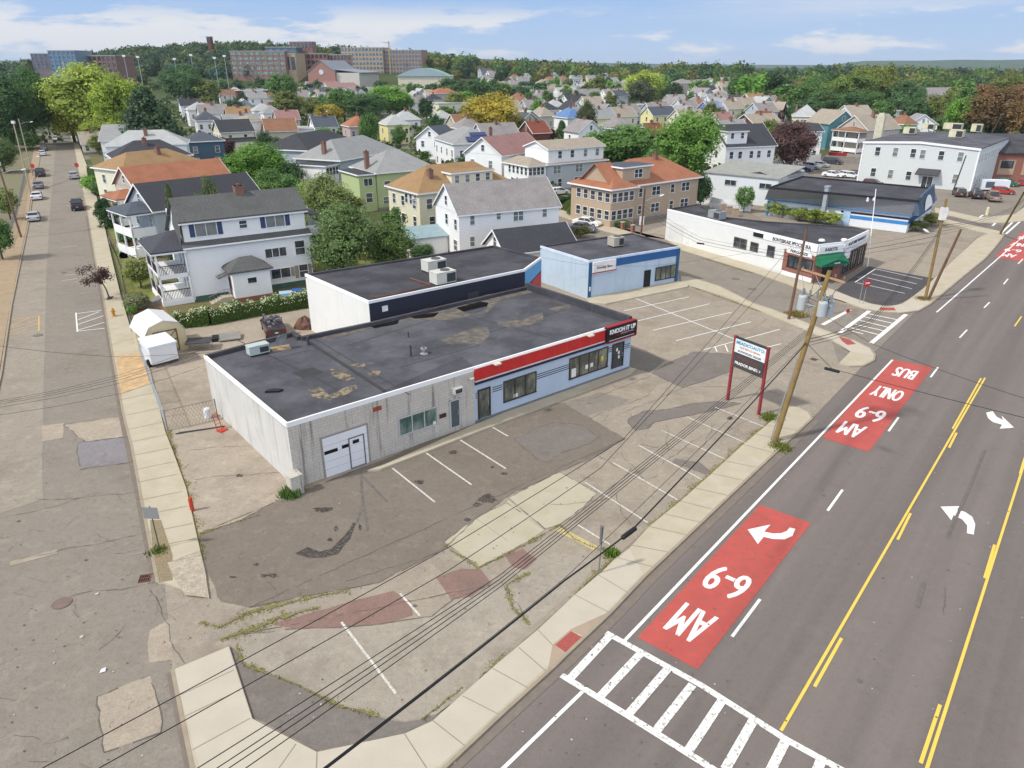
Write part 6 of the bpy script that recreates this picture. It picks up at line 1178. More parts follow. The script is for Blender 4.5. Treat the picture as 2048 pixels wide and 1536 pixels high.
for r_ in range(-8, 30):
    for k in range(-30, 60):
        x = u6[0]*k*14.5+v6[0]*r_*25+(r_ % 3)*5; y = 330+u6[1]*k*14.5+v6[1]*r_*25; x += rr.uniform(-1.5, 1.5); y += rr.uniform(-2, 2)
        if not (205 < y < 770) or cnt > 230: continue
        px = 1024+x/y*1541
        if px < 360 or px > 1720 or (px < 960 and y > 600) or (px > 1560 and y < 330) or (px > 1640): continue
        if any((x-a)**2+(y-b)**2 < (150 if y < 300 else 95) for a, b in HPOS): continue
        if any(abs(px-cx_) < w_*.5+9 and ty-110 < y < ty+14 for cx_, w_, ty in MPOS): continue
        if rr.random() < .42: SLOTS.append((x, y)); continue
        place_filler(x, y, 62 if rr.random() < .7 else 152-90+rr.uniform(-8, 8), rr.randrange(len(TPL))); cnt += 1
print('fillers', cnt)
# ================================================================ campus on the hill
def block(label, x, y0, y1, wpx, dist, az, D, wm, cols, rows, name='campus_building', glass=None, roofm_=None, cat='building', top=None):
    """building seen from picture left edge x, roof at y0, base at y1; set at a measured distance"""
    dist = min(800, dist*1.32) if x > 300 else dist*1.08; d = ray(x, y1); t = dist/d.y; b = Vector((d.x*t, dist, H+d.z*t)); top_ = H+ray(x, y0).z*dist/ray(x, y0).y
    u = Vector((math.sin(R(az)), math.cos(R(az)), 0)); L = wpx*dist/1541/max(.3, abs(u.x)); z0 = min(b.z, hz(b.x, b.y))-4
    o = thing(name, label, cat, (b.x, b.y, 0), math.atan2(u.y, u.x)); hgt_ = top_
    part('wall', MB().box(0, 0, z0, L, D, hgt_), wm, o); part('roof', MB().box(-.3, -.3, hgt_, L+.3, D+.3, hgt_+.6), roofm_ or mat('flat roof pale', 'a9a7a2', .9), o)
    fh = (hgt_-b.z)/rows; cw = L/cols; g = glass or GL
    for r in range(rows):
        mb = MB().box(cw*.12, -.12, b.z+r*fh+fh*.28, L-cw*.12, -.05, b.z+r*fh+fh*.85); part('window_band', mb, g, o)
    mb = MB()
    for c in range(cols+1): mb.box(max(0, c*cw-cw*.14), -.3, b.z, min(L, c*cw+cw*.14), -.12, hgt_)
    part('pier', mb, wm, o); return o, L, hgt_, b
BR2 = mat('campus brick', '8b6d66', .9, .1, .3); TN = mat('campus tan', 'b5a084', .9, .1, .3); GRN = mat('curtain wall green', '7d9c93', .2, .15, .3, spec=.6, kind='glassroom', c2='9db6ad'); BLG = mat('curtain wall blue', '5b7a92', .15, .15, .2, spec=.7, kind='glassroom', c2='6c8ba5')
block('modern brick and green glass block on the campus hill', 466, 103, 152, 110, 560, 96, 30, BR2, 9, 5, glass=GRN)
block('tan tower end of the brick and glass campus block', 573, 107, 152, 22, 560, 92, 30, TN, 2, 1)
block('dark blue glass upper storey behind the brick campus block', 533, 95, 110, 60, 590, 92, 20, mat('dark blue metal', '4a5b6d', .5), 4, 1, glass=BLG)
block('long red brick campus wing with cream windows', 591, 108, 142, 66, 620, 94, 25, mat('brick bright', '97685f', .9, .1, .3), 8, 3)
block('far brick campus wing beside the tan apartment block', 655, 110, 135, 48, 660, 94, 25, BR2, 7, 2)
block('tan and blue apartment block on the hill', 686, 96, 150, 82, 700, 96, 30, TN, 12, 6, glass=BLG)
block('pinkish tan apartment block with setback at the right end of the campus', 768, 101, 150, 76, 700, 96, 30, mat('tan pink', 'a58a76', .9), 12, 6, glass=BLG)
block('glass building with blue curved front on the left skyline', 105, 102, 145, 50, 600, 86, 30, mat('steel blue', '7890a3', .5), 6, 5, glass=BLG)
block('brick end of the blue glass building on the left skyline', 68, 108, 138, 38, 600, 82, 30, mat('brick grey pink', '85777a', .9), 5, 5, glass=BLG)
block('brick hospital block with pale grey top storey', 155, 112, 148, 82, 620, 92, 30, BR2, 9, 3)
block('pale yellow stone building in the wooded hill', 278, 98, 118, 28, 800, 92, 20, mat('yellow stone', 'b9a77c', .9), 5, 3)
block('dark red tower house on top of the wooded hill', 414, 74, 84, 7, 900, 90, 7, mat('tower brick', '6e4d44', .9), 2, 1)
block('brick hall with chimneys on the hilltop behind the campus', 580, 84, 100, 44, 900, 92, 15, BR2, 6, 1)
# brick gymnasium with big grey roof and green roofed arena
d = ray(616, 150); t = 690/d.y; g = Vector((d.x*t, 690, 0)); o = thing('gymnasium', 'brick gabled gymnasium with arched window and long grey roof', 'gymnasium', (g.x, g.y, 0), R(-8))
zt = H+ray(642, 121).z/ray(642, 121).y*690; zb = H+ray(642, 143).z/ray(642, 143).y*690
part('wall', MB().box(0, 0, -4, 25, 70, zb).add([(0, 0, zb), (25, 0, zb), (12.5, 0, zt)], [(0, 1, 2)]), mat('gym brick', 'a37a6e', .9), o)
part('roof', MB().slab([(-.5, -.6, zb), (12.5, -.6, zt+.3), (12.5, 60, zt+.3), (-.5, 60, zb)], .4).slab([(12.5, -.6, zt+.3), (25.5, -.6, zb), (25.5, 60, zb), (12.5, 60, zt+.3)], .4), mat('gym roof', '8d949c', .7), o)
part('side_wing', MB().box(25.2, 2, -4, 46, 58, zb-1), mat('gym wing', 'c9c3b8', .9), o); part('side_roof', MB().slab([(17, 0, zb+2.6), (48, 4, zb-.8), (48, 58, zb-.8), (17, 58, zb+2.6)], .4), mat('gym roof', '8d949c'), o)
part('arch_window', MB().lathe([(0, 0), (2.1, 0), (2.1, .2), (0, .2)], 20, c=(0, 0, 0)), mat('window pale', 'cfd3d6'), o, loc=(12.5, -.15, zb-.5)).rotation_euler = (R(90), 0, 0)
d = ray(796, 158); t = 660/d.y; g = Vector((d.x*t, 660, 0)); o = thing('arena', 'cream arena with pale green curved roof', 'arena', (g.x, g.y, 0), 0)
z0 = H+ray(800, 152).z/ray(800, 152).y*660; z1 = H+ray(850, 136).z/ray(850, 136).y*660
part('wall', MB().box(0, 0, -4, 45, 30, z0), mat('arena cream', 'd6cbb4', .9), o)
mb = MB(); n = 16; v = []
for i in range(n+1):
    t = i/n; z = z0+(z1-z0)*math.sin(math.pi*min(1, t*1.05))**1.0
    v += [(-1+47*t, -1, max(z0, z)), (-1+47*t, 30, max(z0, z))]
mb.add(v, [(2*i, 2*i+2, 2*i+3, 2*i+1) for i in range(n)]); mb.add([v[2*i] for i in range(n+1)]+[(v[2*i][0], -1, z0-.3) for i in range(n+1)], [(i, n+1+i, n+2+i, i+1) for i in range(n)], 1)
part('roof', mb, [mat('copper green roof', '8fb39c', .7), mat('arena glazing', '9fb0b5', .4)], o)
# ================================================================ vegetation
LEAF = leafmat('foliage'); BARK = mat('bark', '5d5146', .95, .2, 4)
def setcol(o, c): o.color = lin(c)
TREEM = {}
def crown(kind, nclump, nleaf, leaf, seed, core=True):
    """unit crown: about 1 wide, 1 tall (z 0..1)"""
    rr = random.Random(seed); mb = MB(); tone = []
    cl = []
    for i in range(nclump):
        if kind == 'cone':
            z = rr.random()**1.3; r = .5*(1-z)**.9+.03; t = rr.uniform(0, 6.283); q = r*rr.uniform(.55, .95); c = Vector((q*math.cos(t), q*math.sin(t), .04+z*.93)); s = .06+.11*(1-z)
        elif kind == 'column':
            z = rr.random(); r = .42*math.sin(math.pi*min(.97, z*.8+.2))**.6; t = rr.uniform(0, 6.283); q = r*rr.uniform(.6, 1); c = Vector((q*math.cos(t), q*math.sin(t), z*.95)); s = .12
        else:
            u = rr.uniform(-1, 1); t = rr.uniform(0, 6.283); q = math.sqrt(1-u*u); f = rr.uniform(.55, 1.)
            c = Vector((.36*q*math.cos(t)*f, .36*q*math.sin(t)*f, .5+.38*u*f)); s = rr.uniform(.11, .20)
            if kind == 'flat': c.z = .5+.3*u*f
        cl.append((c, s, rr.random()))
    if core:
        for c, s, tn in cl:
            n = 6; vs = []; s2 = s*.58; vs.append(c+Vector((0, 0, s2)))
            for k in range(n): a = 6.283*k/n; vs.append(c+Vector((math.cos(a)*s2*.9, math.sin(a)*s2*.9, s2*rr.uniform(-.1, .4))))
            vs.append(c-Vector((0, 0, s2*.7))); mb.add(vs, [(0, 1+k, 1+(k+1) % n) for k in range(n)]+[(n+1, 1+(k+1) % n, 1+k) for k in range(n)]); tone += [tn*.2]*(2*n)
    for i in range(nleaf):
        c, s, tn = cl[rr.randrange(len(cl))]
        d = Vector((rr.gauss(0, 1), rr.gauss(0, 1), rr.gauss(.25, 1))).normalized(); p = c+d*s*rr.uniform(.65, 1.12)
        a = Vector((rr.gauss(0, 1), rr.gauss(0, 1), rr.gauss(0, 1))); a = (a-d*a.dot(d)*.6).normalized(); b = a.cross(d+Vector((rr.gauss(0, .4), rr.gauss(0, .4), rr.gauss(0, .4)))).normalized(); l = leaf*rr.uniform(.6, 1.3)
        mb.face([p-a*l*.5, p+b*l*.32, p+a*l*.5, p-b*l*.32]); tone.append(min(1, max(0, tn*.55+rr.random()*.45)))
    me = mb.mesh('crown', LEAF); at = me.attributes.new('tone', 'FLOAT', 'FACE'); at.data.foreach_set('value', tone); return me
def trunkmesh(seed, h=.35, r=.03, limbs=5):
    rr = random.Random(seed); mb = MB(); mb.tube((0, 0, -.02), (0, 0, h), r*1.3, r*.8, 8)
    for k in range(limbs):
        a = 6.283*k/limbs+rr.uniform(-.4, .4); mb.tube((0, 0, h*.85), (math.cos(a)*.2, math.sin(a)*.2, h+rr.uniform(.15, .4)), r*.65, r*.2, 6)
    return mb.mesh('trunk', BARK)
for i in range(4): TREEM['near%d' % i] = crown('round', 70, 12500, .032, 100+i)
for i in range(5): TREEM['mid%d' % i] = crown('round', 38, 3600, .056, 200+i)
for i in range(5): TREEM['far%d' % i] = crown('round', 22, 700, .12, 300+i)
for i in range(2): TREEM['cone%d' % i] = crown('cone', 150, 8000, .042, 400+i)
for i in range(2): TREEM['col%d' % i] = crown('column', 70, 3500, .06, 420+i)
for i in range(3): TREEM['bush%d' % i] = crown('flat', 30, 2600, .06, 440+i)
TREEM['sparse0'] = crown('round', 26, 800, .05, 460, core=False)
TRK = [trunkmesh(i) for i in range(3)]
GC = dict(mid='52703a', dark='456039', deep='3a5032', lime='8b9a45', yel='a2963f', olive='66703a', brn='7a5c36', rust='7d6040', purple='54403c', maroon='4b3234', blue='44604a', far='47603c', fresh='5f8436', willow='8f9c48')
def tree(cx, yt, yb, wpx, kind='mid', col='mid', label='', cat='tree', group=None, zb=None, trunk=.1, name='tree', dist=None):
    b = P(cx, yb)
    if dist: b = Vector((ray(cx, yb).x/ray(cx, yb).y*dist, dist, zb or 0))
    h = max(.5, (H+ray(cx, yt).z*b.y/ray(cx, yt).y)-(zb or 0)); w = wpx*ppm(Vector((b.x, b.y, h*.5)))
    o = thing(name, label, cat, (b.x, b.y, zb or 0), random.uniform(0, 6.28), group); o.scale = (1, 1, 1)
    me = TREEM[kind+str(random.randrange(9)) if False else random.choice([k for k in TREEM if k.startswith(kind)])]
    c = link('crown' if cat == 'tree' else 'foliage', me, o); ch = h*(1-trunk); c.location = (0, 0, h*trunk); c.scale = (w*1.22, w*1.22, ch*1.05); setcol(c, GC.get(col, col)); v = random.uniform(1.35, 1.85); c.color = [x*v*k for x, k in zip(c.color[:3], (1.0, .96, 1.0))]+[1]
    t = link('trunk' if cat == 'tree' else 'stem', random.choice(TRK), o); t.scale = (min(w, h)*.9,)*2+(h,) if kind != 'far' else (w*.6, w*.6, h)
    return o
T = tree
T(690, 412, 565, 132, 'near', '5c7242', 'tall dark green bushy tree right behind the black flat roofed building'); T(778, 445, 552, 108, 'near', '566c38', 'lighter green rounded tree in front of the lean-to porch', trunk=.12)
T(655, 350, 480, 100, 'near', '6c7a47', 'tall olive green upright tree between the white three storey house and the green house'); T(845, 488, 525, 50, 'near', 'dark', 'low dark shrub like tree beside the metal lean-to', trunk=.08)
T(520, 285, 400, 120, 'near', 'fresh', 'bright green spreading tree beside the orange roof', trunk=.1); T(560, 335, 435, 90, 'near', 'mid', 'dense mid green tree right of the orange roof', trunk=.1); T(605, 370, 440, 50, 'near', 'fresh', 'small bright green tree between two larger ones', trunk=.15)
T(545, 262, 345, 55, 'near', 'deep', 'dark green tree in front of the long white flat roof')
T(480, 318, 380, 80, 'mid', 'fresh', 'green tree hanging over the orange roof', trunk=.1)
T(368, 376, 548, 40, 'cone', '53603c', 'small conical tree left of the brick chimney', trunk=.05); T(438, 354, 548, 58, 'near', '4f5c38', 'rounded conical tree nearer the brick chimney', trunk=.05)
T(1368, 220, 372, 128, 'near', '5d7d36', 'very large bright green tree behind the brown two family house', trunk=.12); T(1245, 250, 352, 140, 'near', '55733a', 'wide green tree behind the white upper box house', trunk=.1); T(1185, 262, 352, 50, 'near', 'fresh', 'bright green tree edge behind the white upper box house', trunk=.1)
T(1578, 240, 345, 88, 'near', 'purple', 'dark purple brown leaved tree beside the white three storey house', trunk=.1)
T(985, 188, 292, 120, 'near', 'yel', 'large yellow green tree in the middle of the houses', trunk=.1); T(1040, 232, 290, 40, 'mid', 'olive', 'olive tree at the right foot of the big yellow tree', trunk=.1)
T(1170, 200, 292, 44, 'near', '4d5638', 'tall ragged dark conifer beside the blue sided house', trunk=.05); T(1122, 243, 292, 34, 'cone', 'dark', 'small dark cone tree in front of the blue sided house', trunk=.05); T(1060, 190, 225, 9, 'col', 'dark', 'narrow dark cypress between the far houses', trunk=.02)
T(310, 180, 330, 125, 'cone', '3e5238', 'broad dark layered pine at the end of the left row', trunk=.03); T(345, 215, 330, 70, 'cone', '3e5238', 'smaller dark pine beside the slate blue house', trunk=.03)
T(200, 128, 290, 150, 'near', 'lime', 'tall lime green tree over the end of the left street'); T(150, 165, 285, 95, 'near', '8f943a', 'yellow green tree overhanging the street end'); T(255, 150, 295, 100, 'near', '84983c', 'lime green tree right of the tallest one'); T(215, 230, 300, 90, 'near', '7b8a3a', 'lower yellow green tree by the grey gable roof')
T(20, 140, 300, 110, 'near', '45603a', 'dark green tall tree at the far left edge'); T(75, 135, 290, 90, 'near', '456235', 'dark green tall tree beyond the poles'); T(120, 165, 272, 40, 'near', 'dark', 'dark tree closing the end of the street'); T(10, 215, 290, 60, 'mid', 'fresh', 'lighter green tree low at the left edge'); T(10, 275, 345, 70, 'near', '56693f', 'green tree overhanging the left pavement'); T(60, 265, 300, 45, 'mid', 'mid', 'small green tree behind the left poles', trunk=.1)
T(200, 270, 310, 40, 'mid', 'olive', 'yellowing shrub beside the street junction', trunk=.1)
for a in [(6, 425, 520, 60, 'bush', 'mid', 'garden bush at the left edge behind the brown pole'), (22, 370, 440, 48, 'bush', '6b7a44', 'yellow green bush inside the fence at the left edge'), (185, 347, 388, 40, 'bush', 'fresh', 'round green hedge bush by the upper pavement'), (213, 356, 395, 50, 'bush', 'mid', 'larger leafy green bush below the hedge'), (248, 412, 445, 26, 'bush', 'mid', 'yellow green bush in the second garden'), (262, 460, 492, 45, 'bush', 'dark', 'dark green bush below the rounded yews'), (278, 583, 620, 52, 'bush', '6c7350', 'grey green bush in front of the porch'), (265, 610, 628, 22, 'bush', 'fresh', 'small bright green shrub at the bed edge'), (226, 380, 410, 28, 'bush', 'mid', 'round shrub beside the brick steps'),
          (1140, 400, 412, 26, 'cone', '4f6b35', 'small cone shrub beside the hedge of the grey house'), (1147, 405, 430, 22, 'cone', '54703a', 'taller cone shrub at the drive of the brown house'), (1207, 400, 430, 22, 'cone', '4f7038', 'cone shrub at the front corner of the brown house'), (1180, 412, 428, 46, 'bush', 'rust', 'reddish brown clipped bush in front of the brown house'), (1160, 450, 475, 38, 'bush', '6a6a3a', 'yellow green shrub beside the parked car'), (1150, 452, 468, 30, 'bush', 'maroon', 'dark maroon shrub beside the parked car'), (1245, 440, 455, 30, 'bush', 'mid', 'green shrub at the brown house steps'),
          (1487, 370, 425, 36, 'mid', '5a7a40', 'slender green young tree in front of the white shed'), (1545, 400, 432, 42, 'bush', '7d8a44', 'first flowering bush along the restaurant wall'), (1565, 408, 435, 36, 'bush', '75843c', 'second flowering bush along the restaurant wall'), (1598, 413, 441, 46, 'bush', '7d8a44', 'third flowering bush along the restaurant wall'), (1630, 416, 447, 48, 'bush', '75843c', 'fourth flowering bush along the restaurant wall'), (1660, 422, 452, 44, 'bush', '7d8a44', 'fifth flowering bush next to the blue door'),
          (1795, 412, 455, 40, 'mid', '5f7d38', 'small bright green tree at the corner of the restaurant'), (1835, 440, 462, 45, 'bush', '5d6a38', 'drooping green shrub at the restaurant side wall'), (1862, 425, 452, 40, 'bush', '6a7038', 'rusty green shrub further along the restaurant side wall'), (1490, 400, 420, 28, 'bush', 'rust', 'reddish ground shrub by the concrete posts')]:
    T(*a[:7], 'shrub' if a[4] in ('bush', 'cone') else 'tree', trunk=.03 if a[4] == 'bush' else .12, name='shrub' if a[4] in ('bush', 'cone') else 'tree')
for i, (x, yt, yb, w) in enumerate(((217, 402, 455, 38), (206, 402, 440, 20))): T(x, yt, yb, w, 'col', '2f4a28', ('large clipped dark green yew beside the pavement', 'smaller clipped yew behind the large one')[i], 'shrub', trunk=.01, name='shrub')
# flowering hydrangea bush and the flowering hedge
def flowers(o, n, w, h, leaf, c, seed):
    rr = random.Random(seed); mb = MB()
    for i in range(n):
        u = rr.uniform(.0, 1); t = rr.uniform(0, 6.283); q = math.sqrt(1-u*u); p = Vector((w*.5*q*math.cos(t), w*.5*q*math.sin(t), h*.45+h*.5*u)); 
        for k in range(3):
            a = Vector((rr.gauss(0, 1), rr.gauss(0, 1), rr.gauss(0, 1))).normalized()*leaf; b = a.orthogonal().normalized()*leaf; mb.face([p-a, p-b, p+a, p+b])
    part('blossom', mb, mat('blossom cream', 'e9e8c4', .8, .08, 3), o)
o = T(283, 518, 575, 56, 'near', '6f7d3c', 'rounded bush covered in cream blossom in the front garden', 'shrub', trunk=.15, name='shrub'); flowers(o, 260, 3.4, 4.0, .09, None, 2)
def hedge(label, pts, h, w, col, seed, fl=0, leaf=.16, dens=420):
    rr = random.Random(seed); P_ = [P(*p) for p in pts]; c0 = P_[0]; o = thing('hedge', label, 'hedge', tuple(c0)); mb = MB(); tone = []; fm = MB()
    for a, b in zip(P_, P_[1:]):
        n = int((b-a).length*dens); d = b-a; nn = Vector((-d.y, d.x, 0)).normalized()
        for i in range(n):
            t = rr.random(); u = rr.uniform(-1, 1); z = rr.random()
            if rr.random() < .5: z = 1-abs(rr.gauss(0, .08))
            elif rr.random() < .7: u = math.copysign(1-abs(rr.gauss(0, .1)), u)
            bump_ = 1+.15*math.sin(t*d.length*1.9+seed)+.1*math.sin(t*d.length*4.7)
            p = a-c0+d*t+nn*u*w/2*(1-.25*z)+Vector((0, 0, z*h*bump_)); a_ = Vector((rr.gauss(0, 1), rr.gauss(0, 1), rr.gauss(0, 1))).normalized()*leaf*.5; b_ = a_.orthogonal().normalized()*leaf*.35
            if fl and z > .55 and rr.random() < fl*(.4+.8*math.sin(t*d.length*.5+1)**2): fm.face([p-a_*.8, p-b_, p+a_*.8, p+b_])
            else: mb.face([p-a_, p-b_, p+a_, p+b_]); tone.append(rr.random())
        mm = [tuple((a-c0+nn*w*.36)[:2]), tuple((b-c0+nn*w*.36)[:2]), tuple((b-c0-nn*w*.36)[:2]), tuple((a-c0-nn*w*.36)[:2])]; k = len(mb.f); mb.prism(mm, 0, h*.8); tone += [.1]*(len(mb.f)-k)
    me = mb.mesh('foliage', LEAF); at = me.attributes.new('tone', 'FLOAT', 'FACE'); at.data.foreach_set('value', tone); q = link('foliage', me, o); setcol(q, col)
    if fm.f: part('blossom', fm, mat('blossom cream', 'e9e8c4'), o)
    return o
hedge('long green hedge thick with cream blossom along the shop yard', [(352, 655), (420, 648), (500, 632), (560, 622), (620, 612)], 1.6, 1.7, '55702f', 3, .42)
hedge('dense dark green clipped hedge in front of the grey sun room house', [(1110, 412), (1190, 398)], 1.4, 1.6, '3f5a2c', 5, 0, .2, 200); hedge('low yellow green hedge along the pavement at the brown house', [(1125, 420), (1160, 432), (1195, 440)], .9, .8, '66722f', 6, 0, .16, 200)
hedge('clipped hedge beside the upper left street pavement', [(181, 345), (196, 392)], 1.3, 1.6, '4d6a34', 7, 0, .22, 120); hedge('strip of low hedge bushes in front of the beige porches', [(1675, 300), (1730, 305)], 1.2, 1.6, '55652f', 8, 0, .3, 60)
# purple leaved street tree
o = thing('tree', 'small street tree with dark purple brown leaves in a square pavement pit', 'tree', tuple(P(219, 597, .12)), 0)
rr = random.Random(4); tb = MB().path([(0, 0, -.1), (-.15, .05, 1.0), (-.45, .1, 1.8)], [.09, .07, .06], 7)
lv = MB(); tone = []
br = []
for k in range(17):
    a = rr.uniform(0, 6.28); e = Vector((-.9+1.5*math.cos(a)*rr.uniform(.4, 1.1), 1.2*math.sin(a), 2.1+rr.uniform(-.2, 1.5))); br.append(e); tb.path([(-.4, .1, 1.6), (-.5+e.x*.4, e.y*.4, 1.9+(e.z-1.9)*.5), tuple(e)], [.05, .03, .012], 5)
for e in br:
    for i in range(90):
        p = e+Vector((rr.gauss(0, .28), rr.gauss(0, .28), rr.gauss(0, .22))); a_ = Vector((rr.gauss(0, 1), rr.gauss(0, 1), rr.gauss(0, 1))).normalized()*.09; b_ = a_.orthogonal().normalized()*.05; lv.face([p-a_, p-b_, p+a_, p+b_]); tone.append(rr.random())
part('trunk', tb, BARK, o); me = lv.mesh('crown', LEAF); at = me.attributes.new('tone', 'FLOAT', 'FACE'); at.data.foreach_set('value', tone); q = link('crown', me, o); setcol(q, '4a332f')
onwalk('tree_pit', [(212, 600), (224, 598), (228, 592), (216, 593)], mat('pit soil', '4c4238'), .128)
# middle distance trees, each placed by its top and foot in the picture
DESC = dict(dark='dark green', mid='mid green', olive='olive green', fresh='bright green', lime='lime green', yel='yellow green', deep='very dark green', maroon='maroon leaved', rust='rusty orange leaved')
def where(x):
    return ('at the far left', 'left of the campus', 'below the campus', 'left of centre', 'in the centre', 'right of centre', 'in the right half', 'at the right')[min(7, int(x/256))]
seen = {}
for i, (x, yt, yb, w, c) in enumerate(MID):
    l = '%s %s tree %s among houses, top at %s' % ('broad' if w > 65 else 'medium' if w > 38 else 'slim', DESC.get(c, 'brownish' if c[0] in '78' else 'dull green'), where(x), 'skyline' if yt < 150 else 'far roofs' if yt < 190 else 'near roofs')
    T(x, yt, yb, w, 'mid' if w < 75 else 'near', c, l, group='trees among the houses', trunk=.12)
# far woods: individual trees row on row over the rolling ground
rr = random.Random(12)
def onhill(x, dist): return hz(x, dist)
def fartree(px, dist, hgt_, w, c, label, grp):
    x = ray(px, 200).x/ray(px, 200).y*dist
    o = thing('tree', label, 'tree', (x, dist, onhill(x, dist)-.5), rr.uniform(0, 6), grp)
    q = link('crown', TREEM['far%d' % rr.randrange(5)], o); q.location = (0, 0, hgt_*.1); q.scale = (w, w, hgt_*.92); setcol(q, GC[c]); v = rr.uniform(1.2, 1.7); q.color = [k*v for k in q.color[:3]]+[1]
n = 0
def ffd(p0, p1, d0, d1, cnt, hs, cols, label, grp):
    for i in range(cnt): fartree(rr.uniform(p0, p1), rr.uniform(d0, d1), rr.uniform(*hs), rr.uniform(.8, 1.15)*hs[1]*.95, rr.choice(cols), label, grp)
ffd(290, 480, 700, 800, 6, (11, 19), ['deep', 'dark', 'blue'], 'dark tree of the wooded campus hill left of the brick block', 'trees on the wooded hill')
ffd(0, 300, 600, 640, 6, (10, 18), ['deep', 'dark', 'far'], 'dark tree on the skyline behind the left street trees', 'trees on the left skyline')
ffd(480, 860, 800, 900, 6, (9, 17), ['deep', 'dark', 'olive'], 'dark tree on the hilltop behind the campus buildings', 'trees behind the campus')
ffd(440, 640, 600, 700, 14, (10, 14), ['dark', 'mid', 'deep'], 'dark green tree at the foot of the brick campus block', 'trees at the campus foot')
ffd(590, 870, 560, 640, 14, (8, 13), ['dark', 'mid', 'deep', 'olive'], 'green tree in the row below the campus gymnasium', 'trees below the campus')
ffd(850, 1100, 500, 600, 8, (12, 19), ['dark', 'mid', 'deep', 'far', 'olive'], 'green tree of the wood right of the green roofed arena', 'trees right of the arena')
SKY_ = [(880, 20), (1650, 20)]
ffd(1050, 1560, 560, 660, 14, (13, 20), ['dark', 'mid', 'deep', 'far', 'olive', 'fresh'], 'green tree of the dense wood behind the centre houses', 'trees behind the centre houses')
ffd(1480, 1720, 400, 540, 10, (15, 22), ['dark', 'mid', 'deep', 'olive', 'fresh'], 'tall green tree of the rising wood right of centre', 'trees of the rising wood')
ffd(1650, 2060, 500, 700, 8, (13, 20), ['dark', 'mid', 'far', 'olive', 'fresh'], 'green tree beyond the right hand grove', 'trees beyond the right grove')
for i, (x, y) in enumerate(rr.sample(SLOTS, min(len(SLOTS), 100))):
    px = 1024+x/y*1541; c = rr.choice(['dark', 'mid', 'mid', 'olive', 'fresh', 'deep']); h_ = rr.uniform(8, 13)
    o = thing('tree', '%s tree standing between roofs of the back streets, %s' % (DESC[c], where(px)), 'tree', (x, y, hz(x, y)), rr.uniform(0, 6), 'trees between the back street roofs'); q = link('crown', TREEM['mid%d' % rr.randrange(5)], o); q.location = (0, 0, h_*.12); w = rr.uniform(7, 11); q.scale = (w, w, h_*.9); setcol(q, GC[c]); q.color = [k*1.45 for k in q.color[:3]]+[1]; t = link('trunk', TRK[0], o); t.scale = (w, w, h_)
# the farther forest that reads as one mass
def forest(name, spots, hs, nl, seed, c):
    r_ = random.Random(seed); mb = MB(); tone = []
    for x, y in spots:
        h = r_.uniform(*hs); z = hz(x, y)-.5; w = h*r_.uniform(.42, .62); base = r_.random()**1.3; k = 6; vs = []
        for zz, q_ in ((.1, .6), (.5, .8), (.8, .5)):
            for q in range(k): a = 6.283*q/k; f = q_*r_.uniform(.8, 1.1); vs.append((x+w*f*math.cos(a), y+w*f*math.sin(a), z+h*zz))
        vs.append((x, y, z+h*.9)); fs = [(j*k+q, j*k+(q+1) % k, (j+1)*k+(q+1) % k, (j+1)*k+q) for j in range(2) for q in range(k)]+[(2*k+q, 2*k+(q+1) % k, 3*k) for q in range(k)]
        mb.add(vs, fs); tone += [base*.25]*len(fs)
        for i in range(nl):
            d = Vector((r_.gauss(0, 1), r_.gauss(0, 1), r_.gauss(.2, .9))).normalized(); f = r_.uniform(.75, 1.1)*(1+.18*math.sin(d.x*5+base*9)*math.cos(d.y*4+base*5)); p = Vector((x+d.x*w*f, y+d.y*w*f, z+h*.55+d.z*h*.46*f)); s_ = h*r_.uniform(.06, .13)
            a_ = Vector((r_.gauss(0, 1), r_.gauss(0, 1), r_.gauss(0, 1))).normalized()*s_; b_ = a_.cross(d).normalized()*s_*.7; mb.face([p-a_, p-b_, p+a_, p+b_]); tone.append(max(0, min(1, base*.6+r_.random()*.4)))
    me = mb.mesh('forest', LEAF); at = me.attributes.new('tone', 'FLOAT', 'FACE'); at.data.foreach_set('value', tone); o = tag(link(name, me), kind='stuff'); setcol(o, c)
def spots(n, seed, d0, d1, p0, p1, den=None):
    r_ = random.Random(seed); out = []
    while len(out) < n:
        y = d0+(d1-d0)*r_.random(); px = r_.uniform(p0, p1); x = ray(px, 200).x/ray(px, 200).y*y
        if den is None or r_.random() < den(x, y): out.append((x, y))
    return out
def hilltop(x, y): return min(1, max(.0, (hz(x, y)-7)/12))
def y_ok(q): return q[1] > 700 or all((q[0]-a)**2+(q[1]-b)**2 > 60 for a, b in HPOS)
def woods(name, sp, hs, nl, seed, cols):
    r_ = random.Random(seed); g = {c: [] for c in cols}
    for q in sp: g[r_.choice(cols)].append(q)
    for i, c in enumerate(cols): forest(name, [q for q in g[c] if y_ok(q)], hs, nl, seed+i, c)
woods('hill_wood', spots(640, 31, 740, 930, 220, 520, hilltop)+spots(300, 32, 820, 960, 480, 900)+spots(230, 33, 700, 960, -80, 300), (9, 15), 64, 31, ['4f6845', '435c46', '647544'])
woods('rising_wood', spots(190, 34, 730, 900, 850, 1500)+spots(170, 35, 480, 700, 1480, 1740)+spots(300, 36, 560, 1000, 1620, 2150), (9, 17), 74, 41, ['4c6a3c', '63803c', '445a3c', '7b7c42'])
woods('forest', spots(2600, 37, 900, 2400, -150, 2250), (9, 16), 24, 51, ['54704a', '486048', '6b7d4a'])
woods('forest', spots(2600, 38, 2400, 5200, -150, 2250), (12, 20), 12, 61, ['4f6b4c', '5d7350'])
